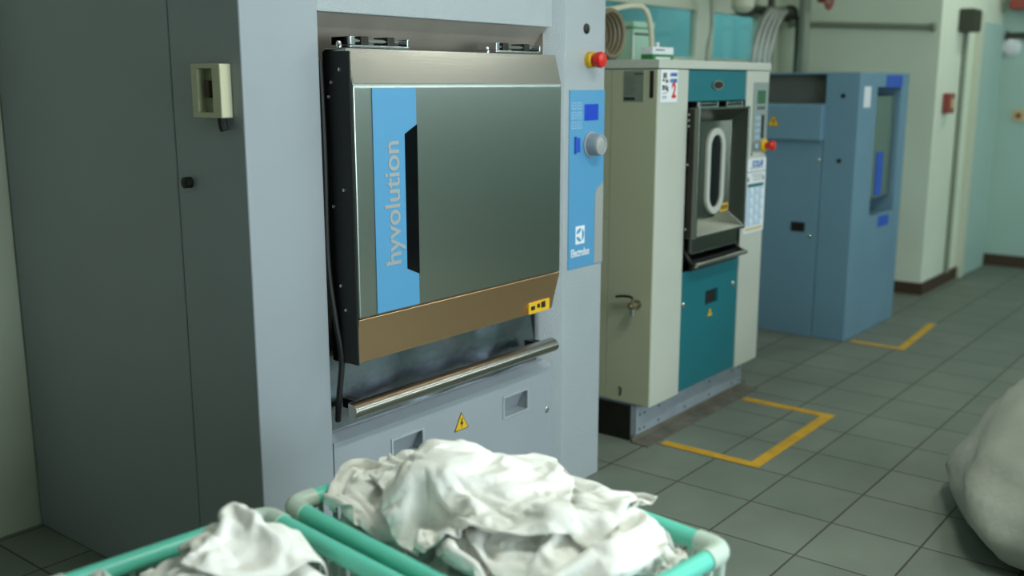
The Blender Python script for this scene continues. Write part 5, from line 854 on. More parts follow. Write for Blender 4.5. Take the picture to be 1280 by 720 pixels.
CLOTH['right_2'] = 40, [
-154,-13,0,10,1,-2,4,2,1,-2,1,2,-1,3,-3,0,2,1,0,2,0,0,1,1,-3,-1,2,-3,-12,5,5,-19,19,-10,7,3,-6,1,-2,3,-3,-10,1,7,-1,0,-2,12,-3,0,-1,3,-4,6,-5,-2,2,2,1,1,
1,1,-1,1,2,-6,2,-17,19,-18,8,-3,-2,6,4,-5,-1,-4,3,4,3,-12,9,-2,0,-3,16,-2,-2,-1,2,-7,12,-6,-2,1,2,-1,0,4,0,1,0,1,-2,2,-17,11,-9,8,-4,-2,-3,8,-4,-1,2,-1,1,0,
9,-19,18,-8,2,6,13,-5,-3,-2,1,-4,13,-7,-4,-2,7,-2,1,0,4,1,0,0,-9,14,-19,8,-14,17,-7,-4,-1,4,3,-6,6,-6,3,1,7,-19,9,0,10,2,11,-5,-5,1,-2,-6,10,5,-13,-2,17,-7,-1,0,
0,5,3,-3,-5,0,-2,-9,3,12,-9,-5,3,1,-2,4,-2,1,-1,0,-6,-9,-9,20,-5,8,9,-7,-4,1,-1,-8,7,7,-17,17,-5,8,-11,6,1,0,-1,10,-7,-5,-15,14,-9,16,-11,-11,13,-9,13,-4,-3,1,-1,0,
8,-20,12,12,-11,14,9,-14,6,-3,-3,-6,6,-8,13,-3,6,-6,3,-1,2,0,-4,0,13,-5,-19,9,-6,13,-14,2,-4,9,-2,8,-8,-1,1,-1,-8,-10,11,0,-11,20,6,-14,5,1,-10,1,-2,7,-4,6,1,1,-4,2,
2,-9,9,1,3,-2,-8,-7,9,-2,-2,-2,-7,13,-6,10,-6,-3,0,1,9,-11,15,-15,8,16,4,-16,4,5,-8,-4,1,-3,8,2,2,-4,-2,8,-3,-10,12,0,3,-12,14,-22,16,-7,-1,-5,-3,13,-7,10,-7,-2,2,-1,
-2,4,-4,-15,16,10,8,-15,-2,8,-5,-6,-6,8,3,2,0,-3,0,-1,7,-8,7,0,-5,9,0,-17,13,-9,0,-5,-2,14,-8,9,-10,7,-6,6,2,12,-18,-3,10,9,6,-15,8,-1,1,-8,-6,6,1,3,-3,2,-2,1,
0,4,0,-4,5,4,-13,11,-6,-5,-13,13,0,8,-8,2,0,2,-3,5,4,12,-13,-8,12,6,2,-7,7,-4,2,-9,-1,3,2,-4,2,2,-2,0,2,2,-4,5,0,-4,0,13,-14,-14,11,-5,11,-4,3,-2,0,-6,10,-10,
9,-1,13,-21,13,6,0,-8,10,-11,6,6,-24,23,-11,0,0,1,1,-1,2,1,-6,11,-14,17,-11,13,-22,7,-2,-6,15,-5,2,-1,-2,-4,0,6,11,-5,18,-20,12,3,2,-6,0,2,-2,7,-19,14,7,-17,7,0,0,-1,
1,-3,4,-1,1,2,1,0,-5,-1,-7,-1,17,-11,3,5,-11,7,-8,5,4,-2,16,-19,10,4,-3,1,-4,4,-7,0,1,7,2,-7,0,0,-3,5,-6,4,2,-1,-1,3,1,-1,-4,-6,1,-3,8,2,2,0,-9,7,-13,10,
5,1,13,-17,9,2,-2,0,0,-5,4,-6,0,8,4,-8,1,0,-4,0,4,0,-1,0,2,1,0,-1,-5,-3,1,-5,10,4,-3,-2,-1,-1,-8,10,7,3,11,-16,8,2,-1,-1,-2,0,1,-9,5,5,-1,5,-6,-7,8,-3,
-1,5,-5,4,0,0,2,-3,-5,-1,-8,11,3,0,2,-4,-5,6,-12,10,6,6,7,-12,4,3,0,-1,-2,-3,3,-6,1,6,-6,12,-15,7,0,-2,-3,7,-1,-1,1,0,1,-10,12,-14,-3,12,1,1,1,-5,-2,-5,4,-3,
8,6,2,0,-3,3,1,0,-4,-1,-3,2,-3,4,-5,5,-1,1,0,-4,-1,5,4,-5,4,-2,1,-13,3,10,-14,13,-1,2,-1,-5,1,-7,-2,5,9,8,-1,0,-2,4,1,-1,-3,-2,-1,-5,8,-5,0,0,3,-4,4,-4,
0,3,2,2,0,-1,-1,-12,3,4,-1,6,0,1,-1,-5,1,-9,2,1,11,7,0,-2,2,3,-2,2,-3,-3,-1,-3,5,-7,4,1,-3,3,-1,-1,0,2,-1,6,1,-3,-2,-12,5,1,5,-1,7,-3,-1,-8,1,-2,-4,1,
10,8,-1,-4,6,0,-1,2,-3,-3,-1,-1,0,-1,1,-2,4,-1,-3,-1,1,4,2,-2,6,-7,4,-14,0,9,2,0,5,-3,-2,-7,1,-5,0,2,12,6,1,-5,8,-1,-2,4,-6,0,-2,1,-2,-2,1,-1,3,-1,-1,0,
1,2,3,-5,7,-4,1,-12,1,1,7,4,6,-8,-1,-7,1,-6,4,-2,10,7,-1,-4,8,-1,-2,3,-7,5,-4,-2,0,-2,2,-2,5,-3,-1,-1,2,2,1,1,2,-3,-6,5,-10,4,4,6,-3,5,-7,-6,0,-3,3,-2,
11,7,-2,-2,6,0,-2,2,-6,7,-19,11,7,-4,-7,7,-2,-1,0,0,1,1,3,0,-1,-1,-4,-6,9,-7,6,3,-2,-2,4,-5,-7,4,-1,0,10,7,-1,-4,7,0,-1,-2,0,1,-20,20,-1,-1,-1,-2,1,0,0,0,
1,1,3,0,-1,-3,-2,-6,0,7,-1,2,0,-3,0,0,-2,1,-3,2,11,7,-2,-3,7,0,-2,1,-1,-7,-10,19,-4,2,-4,0,0,-1,1,1,1,1,2,-1,-1,-1,-6,1,-1,3,-2,5,-3,-1,0,0,-1,-2,2,-1,
11,7,-3,-2,7,1,-4,4,-5,-12,3,14,-9,10,-8,1,-1,-2,3,0,1,2,1,1,-3,1,-13,12,-7,1,1,-2,5,-3,-1,1,-1,0,0,-1,11,7,-4,-2,8,2,-5,5,-9,-8,4,1,9,3,-5,-3,1,-1,-2,4,
-2,5,2,-2,1,-2,-16,5,12,-17,12,1,3,-5,-2,1,0,-2,2,-3,11,7,-5,-2,9,3,-6,5,-10,-8,7,-2,10,2,-2,-6,3,-1,-8,9,3,-3,8,-3,-1,-18,18,-14,-8,18,3,-6,3,0,-4,-1,1,-1,0,-3,
11,7,-5,-6,15,1,-5,3,-10,-6,6,-2,8,6,-4,-7,5,-11,12,-3,3,-1,1,9,-24,12,-12,9,-2,10,-6,4,-3,0,0,-4,1,-5,7,-7,10,7,-12,6,6,9,-8,2,-11,-4,3,2,7,1,3,-10,3,-10,17,-8,
3,2,-1,1,-7,1,-13,12,2,-3,14,-6,-5,2,-3,-1,-1,-2,-3,4,10,4,-9,10,0,12,-9,1,-11,-4,6,0,7,1,-4,5,-11,1,9,-1,-1,-3,3,4,-5,-10,3,-3,9,1,8,-4,-4,-1,-3,-1,2,-6,0,1,
8,0,1,-10,28,0,-12,0,-9,-3,5,-1,6,-1,6,-9,5,-9,11,2,-4,-2,1,3,-6,-8,7,-6,11,-3,18,-18,-3,-1,-3,-1,5,3,-1,-13,4,7,-14,7,14,2,-2,-9,-8,-3,2,10,-7,11,-6,3,-6,0,7,1,
-1,-4,1,-8,11,-10,2,-11,18,-1,19,-19,-3,-4,-4,-3,-1,5,3,-1,8,8,-19,20,5,1,-9,4,-15,-1,3,9,-7,4,8,-7,0,-2,-1,9,1,-6,-1,-4,-2,10,-13,-4,20,-6,7,5,-21,0,0,3,-3,-4,10,-4,
9,-4,9,5,4,-2,-9,1,-2,-9,4,10,-9,7,-2,8,-7,-1,-1,-1,9,3,-13,3,-3,1,-14,20,5,-7,-7,21,-31,5,3,3,2,5,-4,-3,3,5,1,5,1,-12,13,-11,-1,-6,1,11,-6,-4,11,-1,1,-3,-2,-2,
0,8,2,-12,4,-12,8,7,9,-12,-13,26,-26,11,-5,-6,18,0,-10,-1,4,12,-3,0,1,-18,17,2,-10,-5,-1,13,-5,-9,14,0,0,-1,-3,-3,-1,2,4,4,-9,-5,3,7,-3,6,-20,21,-9,2,-9,-5,18,-3,-13,10,
3,15,-1,-5,-3,-16,21,-1,-9,-3,-5,5,13,-13,4,11,-5,1,-5,-4,1,0,0,1,5,-4,0,-2,0,8,-22,28,-13,-9,10,-23,37,-27,7,4,-309,-1,14,4,0,-1,3,-1,-3,-1,0,0,0,-2,1,-1,-1,1,1,0,
-1,0,1,-2,-6,-3,13,1,-14,2,-2,3,9,-12,6,10,0,0,0,-1,8,-14,30,1,-1,1,1,-1,-2,-1,1,0,0,-6,2,0,1,0,1,-1,0,1,0,-4,0,-8,13,1,-7,-12,20,-19,10,-1,10,4,-1,-3,1,1,
-5,-13,32,-3,-1,1,4,-4,-1,-2,3,0,-2,-1,-2,-1,-2,2,3,-3,3,1,0,-1,-12,7,7,-2,-11,4,6,-8,-5,10,13,-3,0,-1,-2,-1,-5,-11,31,-6,1,3,1,-3,-2,0,2,2,-7,1,0,1,-5,-1,4,1,
-1,2,3,-1,-2,-8,-3,12,-14,12,0,-11,-1,20,0,-1,-2,-2,0,2,-8,-5,23,-5,4,2,-2,-1,-2,1,3,-2,2,-15,8,2,-6,3,1,1,0,2,-1,3,4,-5,-29,20,-1,11,-5,-13,11,12,0,-2,-7,5,-1,-1,
9,-12,22,7,-1,4,-4,0,-3,1,5,-3,-3,-4,0,3,-3,-1,2,1,2,4,2,-6,8,-2,-26,1,7,17,-6,-3,-1,7,5,-1,-7,6,-2,-1,1,-1,-1,19,-5,9,-7,2,-4,3,2,0,-4,-5,3,2,-3,-5,6,-1,
2,6,3,1,-14,11,-15,-9,-1,24,-9,11,-8,-5,13,-3,-3,4,-2,-1,7,1,-14,29,-4,10,-8,1,-1,-4,4,5,-2,-4,-6,1,1,2,0,0,-1,9,2,-4,-4,-2,2,-27,15,16,1,-1,-11,7,5,-4,3,1,-1,-3,
-1,4,-21,28,5,5,-5,-1,0,-12,13,2,0,-10,2,0,0,0,2,-1,3,4,2,-8,1,3,-5,-27,27,7,-1,-5,-7,13,-5,1,4,0,0,-3,-14,17,-30,15,18,-1,-1,0,-4,-13,11,5,-6,3,-5,2,1,0,1,0,
1,4,-2,1,0,-8,-6,-13,28,-2,0,-6,-4,11,-4,3,2,-2,2,-3,-3,11,-4,-18,33,-8,5,-1,-3,-3,-14,17,-3,0,-2,2,1,1,0,0,1,2,-1,2,-6,-2,-13,2,21,-5,-4,-2,0,9,-6,5,1,-1,-3,0,
-9,13,1,-27,38,-13,4,7,-14,5,-18,18,-5,1,3,-1,4,-1,0,-1,2,-1,4,-6,3,-14,-5,12,8,-5,5,-16,14,-2,4,-1,1,-4,3,-1,-7,12,4,-24,34,-17,10,2,-14,3,1,-7,5,-5,9,3,0,0,1,-4,
3,1,-1,-3,-1,-8,-8,18,1,3,-6,-12,15,0,1,0,0,-3,1,3,0,6,10,-18,28,-21,16,0,-3,-24,19,-5,2,1,-11,15,3,2,-5,-1,1,0,2,-5,4,-22,8,14,4,-2,-14,10,-8,10,1,-5,3,2,-7,2,
-8,8,9,-14,22,-21,18,-5,2,-21,8,7,1,-5,-16,25,1,1,-8,5,-4,4,-1,-1,1,-18,-1,22,1,-6,-4,4,-1,0,-6,6,2,0,0,1,-7,10,6,-8,16,-21,16,1,-3,-4,-17,17,-1,-1,-13,13,9,-2,-7,5,
-1,1,0,1,-1,-18,1,20,-2,-4,4,-4,0,-2,-1,2,2,1,0,1,-6,11,6,-6,12,-20,12,4,-5,4,-13,8,-9,9,-4,-7,17,-8,6,-1,-1,0,1,1,-1,-17,0,21,-4,2,-7,4,0,-1,-6,4,3,-2,3,-2,
-6,13,3,-2,7,-14,0,11,-1,-3,4,-12,-1,8,-10,10,-2,6,-2,0,-2,3,0,1,0,-18,2,18,1,-2,-9,5,1,1,-7,5,-1,4,-4,3,-5,13,4,1,-1,-13,4,7,1,1,-3,2,-13,10,-12,14,0,0,-1,-1,
2,1,-2,4,0,-18,5,12,3,-3,-3,-5,6,0,-2,1,-3,7,-1,-3,-5,15,2,-1,-1,-5,-3,1,8,1,-1,-5,1,-2,-3,8,-1,-1,1,1,0,1,1,-1,-1,-11,3,8,5,-1,-8,-2,7,-1,0,-1,-4,8,0,-8,
-1,13,3,-3,2,-3,-9,6,8,-1,0,-4,2,-7,8,-2,0,0,2,0,1,0,-2,2,-1,-7,2,3,6,-2,-2,-1,-4,6,-1,-4,5,-1,2,0,2,10,4,-4,5,-2,-11,8,6,1,-2,-1,-3,3,-1,-2,4,0,-1,2,
0,-1,1,1,-6,5,-11,11,2,-4,0,1,-4,5,-1,-5,6,2,0,-3,0,10,0,6,-8,6,-13,10,6,-1,-1,0,-1,-2,0,2,1,0,0,0,1,-1,1,0,-4,0,-2,8,-2,0,-1,-1,-4,4,1,-6,8,1,1,-2,
2,8,4,5,-17,16,-17,16,2,-1,-1,-1,0,-4,6,-1,-1,1,-1,0,2,0,-1,1,-1,0,-1,-4,7,-1,-2,-2,1,0,1,-4,6,2,0,-1,0,8,6,3,-22,20,-15,19,0,-7,0,3,-2,2,-1,0,0,0,1,0,
0,1,0,0,0,-1,0,1,-5,1,3,-1,0,-3,2,2,-2,4,0,0,0,8,8,1,-25,21,-8,13,1,-4,-11,10,0,2,1,-1,-2,0,0,0,0,2,0,0,-1,1,-1,2,-1,-4,-4,6,0,-3,3,0,1,1,1,-1,
0,9,9,-2,-25,17,7,-2,7,-2,-13,1,9,1,1,-1,-4,2,0,0,1,1,0,1,-1,-1,0,1,0,-2,1,-9,8,-2,3,-1,0,2,0,0,0,11,7,-1,-28,17,14,-8,9,-15,5,3,2,-8,9,-1,-4,3,-4,4,
-1,4,0,-1,0,-3,-2,1,4,-1,0,-2,-8,8,-1,2,-1,2,0,-1,1,12,7,-3,-28,16,19,-10,10,-20,12,-14,17,-5,2,1,-1,-3,3,-7,9,1,1,0,-1,-3,-8,8,-1,0,2,-1,-1,-4,3,2,0,0,1,-2,
1,13,6,-2,-31,16,24,-12,9,-19,10,-21,26,-2,-3,1,-1,0,-5,6,-1,3,2,1,-1,-8,2,2,-5,7,-4,3,-1,0,-4,4,0,0,0,-3,1,14,4,-3,-24,6,31,-14,8,-14,2,-18,27,-4,0,-1,0,-1,-1,-2,
2,8,1,-3,2,-5,-7,8,0,-4,6,-3,-2,2,-1,0,1,-3,4,-6,0,15,1,1,-18,-11,39,-11,4,-8,-12,-3,23,-1,-9,4,0,-2,-2,-2,10,-1,4,-1,-1,-1,-11,9,-1,3,-3,0,-4,4,-1,1,0,1,-11,6,
-2,19,-5,4,-14,-20,42,-8,0,-2,-23,3,23,-1,-3,-3,0,3,-12,9,6,-4,6,2,0,-9,2,0,0,4,-8,4,2,-2,-1,1,0,-5,4,-2,-1,17,-1,-6,-1,-17,34,-6,-3,-1,-28,4,28,-2,-4,0,0,-1,-5,-1,
10,-3,5,5,-1,-9,-1,-2,8,2,-12,12,-3,-2,-3,-1,2,0,1,-12,7,9,2,9,-29,27,1,2,-3,-4,-25,-5,32,2,-2,-1,-2,1,-5,1,3,5,1,5,-4,-2,-8,2,8,3,-14,14,-3,-4,-3,-1,1,1,-1,-4,
-4,15,-1,2,-24,22,11,-4,-1,-8,-22,-5,16,18,-2,0,0,-2,1,-8,2,9,-1,5,-2,-8,0,2,4,-1,7,-10,5,-5,-2,1,-4,6,-8,5,4,17,-9,9,-24,24,6,0,-4,-7,-21,-4,-1,32,2,-1,-1,-1,-1,1,
-8,3,9,-1,0,-4,-10,11,6,-4,11,-18,5,-2,-3,2,1,1,-8,-4,1,16,-7,7,-21,27,-3,2,-1,-7,-21,-3,-7,23,17,0,-1,-2,-2,-1,0,-3,1,5,-1,-6,2,4,4,5,-8,-1,-1,-1,-4,2,-1,-3,-7,0,
-3,15,-2,4,-16,18,1,-4,4,-5,-20,-6,-6,7,33,2,-2,-2,-4,-1,1,-1,-1,-1,3,-2,-1,2,8,3,-11,5,-4,-1,-10,15,-16,3,-5,-1,0,13,1,3,-10,8,1,1,3,-3,-18,-14,3,-7,40,5,0,-5,-3,-2,
0,0,0,0,-2,1,-1,5,6,1,-14,9,0,-12,6,-3,1,-14,2,1,679,-12,20,-2,0,3,0,0,-2,0,-2,2,-2,-3,0,-2,1,1,0,0,-1,-6,6,4,9,2,-20,9,10,3,-36,12,-5,-8,-2,12,9,0,2,-1,
5,-9,17,-2,1,1,3,-4,-2,0,1,-3,-8,11,-1,1,-4,-1,-1,1,-2,-3,1,13,-3,8,-5,-7,9,3,-23,-9,1,-3,5,13,0,5,-4,-1,8,-8,14,1,1,0,-5,4,-1,0,-3,-12,8,2,5,2,1,-3,-3,-7,
1,1,-2,9,8,-3,-8,11,3,0,-29,-5,0,0,18,1,-3,1,-5,13,-2,3,3,1,0,1,-11,10,-2,3,-15,13,-12,1,8,2,5,0,-3,-3,-10,0,3,1,13,-4,10,-7,6,-4,-27,-3,-1,14,-2,12,-12,-2,17,-8,
4,7,-1,1,0,0,-14,14,0,-3,-9,16,-15,-5,14,0,-3,4,0,0,0,-13,-3,14,-1,2,8,5,0,-12,-21,-4,1,18,0,-4,-10,13,9,-15,2,15,-11,1,4,-4,-15,18,0,-14,10,8,-25,18,-2,-4,11,-9,8,-4,
-2,-6,-6,10,-6,7,18,-3,3,-20,-16,3,-6,8,16,-5,-14,15,6,-15,8,3,14,-16,11,-9,-15,25,-18,4,7,6,-25,24,-13,6,-5,13,-17,12,-1,-10,5,-5,5,-7,25,-1,2,-27,-12,15,-11,-4,18,8,-19,14,5,-16,
-6,17,-3,-11,10,-13,-12,26,-17,-5,19,-13,10,-12,15,-21,18,-7,6,-15,16,-16,9,8,-3,-12,17,5,4,-33,4,-1,-6,3,5,18,-18,10,4,-14,10,16,-10,3,4,-16,-9,27,-13,-13,16,-3,-4,13,-18,13,-7,9,-14,8,
-3,-7,8,17,-13,0,2,8,2,-26,-1,-3,-2,11,-9,23,-8,1,0,-10,7,7,6,-2,0,-26,13,15,-4,-19,1,10,10,-15,11,-5,-1,2,-9,-1,7,-6,18,-8,-3,8,4,5,-13,-16,2,-6,0,11,-9,19,-8,7,-6,7,
13,-10,26,-1,-4,-33,32,5,-12,-9,-6,12,10,-16,14,-8,4,-4,-8,-1,3,11,4,-12,12,-2,12,-1,-25,-3,4,-8,-1,12,-10,13,0,3,9,-8,-8,5,8,3,-9,-30,42,-21,14,-11,-11,13,-15,21,-9,7,-5,-6,-6,0,
7,11,-11,12,-8,15,3,-11,-17,1,4,-11,7,-3,9,-4,6,11,-7,-8,-1,14,-8,14,-16,-29,41,-21,18,0,-20,2,6,-7,12,-7,8,-16,2,-5,10,7,3,-10,13,0,7,-19,-9,13,-14,-3,8,-4,5,3,4,9,-19,8,
2,17,-14,20,-23,-25,35,-10,7,8,-9,-8,4,-8,-2,15,-12,5,-12,0,16,5,-14,16,-12,15,4,-28,10,0,-15,13,-7,4,1,-2,12,-5,-13,23,4,18,-17,23,-26,-23,24,13,-14,18,-1,-12,0,-9,-4,8,-4,6,-15,12,
11,-12,5,8,-12,19,0,-20,6,-15,1,18,-12,0,-8,19,0,-13,8,-4,6,17,-16,21,-25,-19,14,13,2,6,2,-6,-2,-12,-7,-3,21,-13,-8,22,-10,2,8,-12,8,12,1,-11,-16,-1,11,7,-12,-4,-1,2,17,1,-10,-5,
6,16,-15,19,-22,-18,8,13,12,-10,13,-9,6,-11,-15,-3,19,-18,11,6,4,-9,-4,7,4,11,1,-13,-15,8,10,-12,4,-5,-4,2,4,15,-11,10,8,13,-11,14,-15,-18,1,14,8,7,-10,11,0,-14,-15,12,-11,14,-4,7,
-12,6,1,8,-8,18,-1,-19,2,6,-14,7,2,1,-10,3,-3,10,12,-15,6,11,-4,-5,9,-28,3,7,13,2,3,-5,9,-19,-12,7,16,-11,0,-4,14,-7,-7,4,5,15,-2,-22,4,12,-9,-10,12,3,-11,2,-7,10,6,5,
5,8,-5,5,3,-23,-2,1,18,2,1,5,-5,-18,-4,21,-13,-2,5,7,1,-5,-5,-2,0,22,-2,-23,8,4,9,-23,8,8,-1,-8,-9,15,-3,16,-2,11,-7,8,-5,-16,-7,5,14,4,1,4,-13,-11,16,-12,-2,15,-3,1,
-3,-2,-9,7,-1,18,-1,-23,17,0,-2,-10,-6,14,2,-14,14,-16,21,-5,-5,14,-6,6,-9,-11,-11,6,14,4,1,1,-19,12,-11,-2,11,0,0,1,-2,-1,0,8,-15,11,11,-21,7,10,-4,-5,-10,11,-3,-9,17,-6,-7,16,
-3,14,-1,-7,7,-17,-14,7,17,0,2,-5,-8,-4,-1,16,-4,-2,0,-2,1,-2,0,-5,15,-17,20,-8,-8,5,5,-2,2,-12,6,-8,13,-3,4,-6,-4,16,-4,-7,10,-15,-18,9,19,-8,5,-12,0,-6,16,0,-7,-2,0,-1,
2,-1,0,2,6,0,-11,21,-14,-3,-2,11,-15,10,-4,-7,10,0,5,-7,-3,17,-7,-4,8,-8,-25,17,-2,15,-19,3,3,6,4,-16,3,1,0,1,-1,1,1,2,-1,2,4,-7,15,-23,13,-3,-5,-5,10,-3,-5,12,-1,-4,
-1,17,-8,-4,8,-1,-32,9,10,9,-18,12,8,-6,-3,-4,-2,0,0,-1,-2,3,5,1,1,0,-2,-1,1,10,-22,14,-6,-6,5,2,0,8,-4,-2,-1,17,-11,-1,8,3,-33,-1,19,-2,15,-25,24,-14,1,2,-12,4,-1,2,
0,1,10,0,-2,-1,-1,-5,-2,-2,12,-18,11,-6,7,-2,-3,7,1,-4,0,17,-15,3,8,6,-34,-4,13,21,-5,-15,-1,15,-7,-4,-7,6,-7,6,-5,8,1,7,-7,6,-12,13,-6,-4,-1,-1,-8,9,-2,5,-3,7,-4,-3,
1,16,-17,6,7,9,-32,-10,22,16,-16,-18,15,10,-1,-10,3,-8,6,-12,17,-5,-1,-3,8,2,-14,13,1,-8,2,-1,4,-12,6,2,5,-4,0,-4,1,16,-16,-1,14,10,-32,-12,27,11,-23,-11,19,-2,8,-12,4,-1,-11,17,
-11,-7,16,-7,7,-12,13,-4,-6,3,12,-17,6,2,-9,10,-4,3,-5,-4,0,15,-13,-11,26,6,-26,-18,30,5,-25,-5,13,11,-6,-8,8,-9,1,18,-24,5,-4,14,-5,-9,19,-13,1,15,-16,9,-15,10,2,-6,7,-12,9,-10,
1,15,-23,3,26,-2,-14,-26,32,0,-26,-2,14,6,3,-12,4,-6,11,10,-17,-6,-3,2,20,-14,-3,3,14,-14,8,3,-18,11,-2,1,1,1,-15,5,2,8,-17,12,18,-5,-10,-24,32,-10,-18,-3,12,12,-13,8,-11,4,17,-4,
-10,-15,4,17,-5,-10,11,5,-16,12,13,-24,14,-3,-4,1,-1,-10,8,-5,4,-5,4,14,-5,10,-10,-23,28,-13,-10,-6,15,-8,13,-13,7,-6,19,-1,-7,-19,2,10,0,14,-11,-11,15,5,-11,11,-1,-5,-7,-3,-1,2,1,-4,
5,-13,24,-13,17,-3,1,-25,22,-17,-4,7,-10,17,-11,8,-9,3,16,-1,-2,-17,-2,14,-8,9,-14,18,-3,3,-9,8,-1,-3,-8,-2,3,-4,-1,-3,-4,-4,-2,14,9,-1,-18,6,-2,-12,-1,17,-26,15,8,-10,6,-5,5,10,
-1,-4,-16,7,11,-15,9,5,-13,28,-23,16,-5,-7,-8,-5,-4,11,-10,4,2,4,-21,25,10,-5,-19,8,5,-17,-2,21,-22,5,0,11,-8,3,0,2,8,-1,-4,-11,3,11,-6,-5,0,27,-16,8,-7,-7,-9,-6,1,2,-4,0,
10,-8,-9,26,9,-14,-1,4,-10,-5,-5,22,-12,-16,18,-4,6,-3,1,-1,3,7,-1,-2,-12,14,-10,0,-4,21,9,-8,-9,-10,-7,-2,-4,-1,-2,4,-10,-3,-10,21,11,-22,6,6,-11,-5,-6,22,-9,-15,14,-6,3,5,-1,-1,
-1,3,7,-1,0,-6,-4,-7,21,2,11,-9,-28,14,-16,12,-20,2,4,0,-10,-3,0,10,10,-24,13,1,-9,-2,-10,18,-3,-3,-12,17,-4,-6,5,-1,4,0,1,6,-4,0,-4,7,6,-2,13,-27,2,-10,2,0,-5,-8,3,2,
]
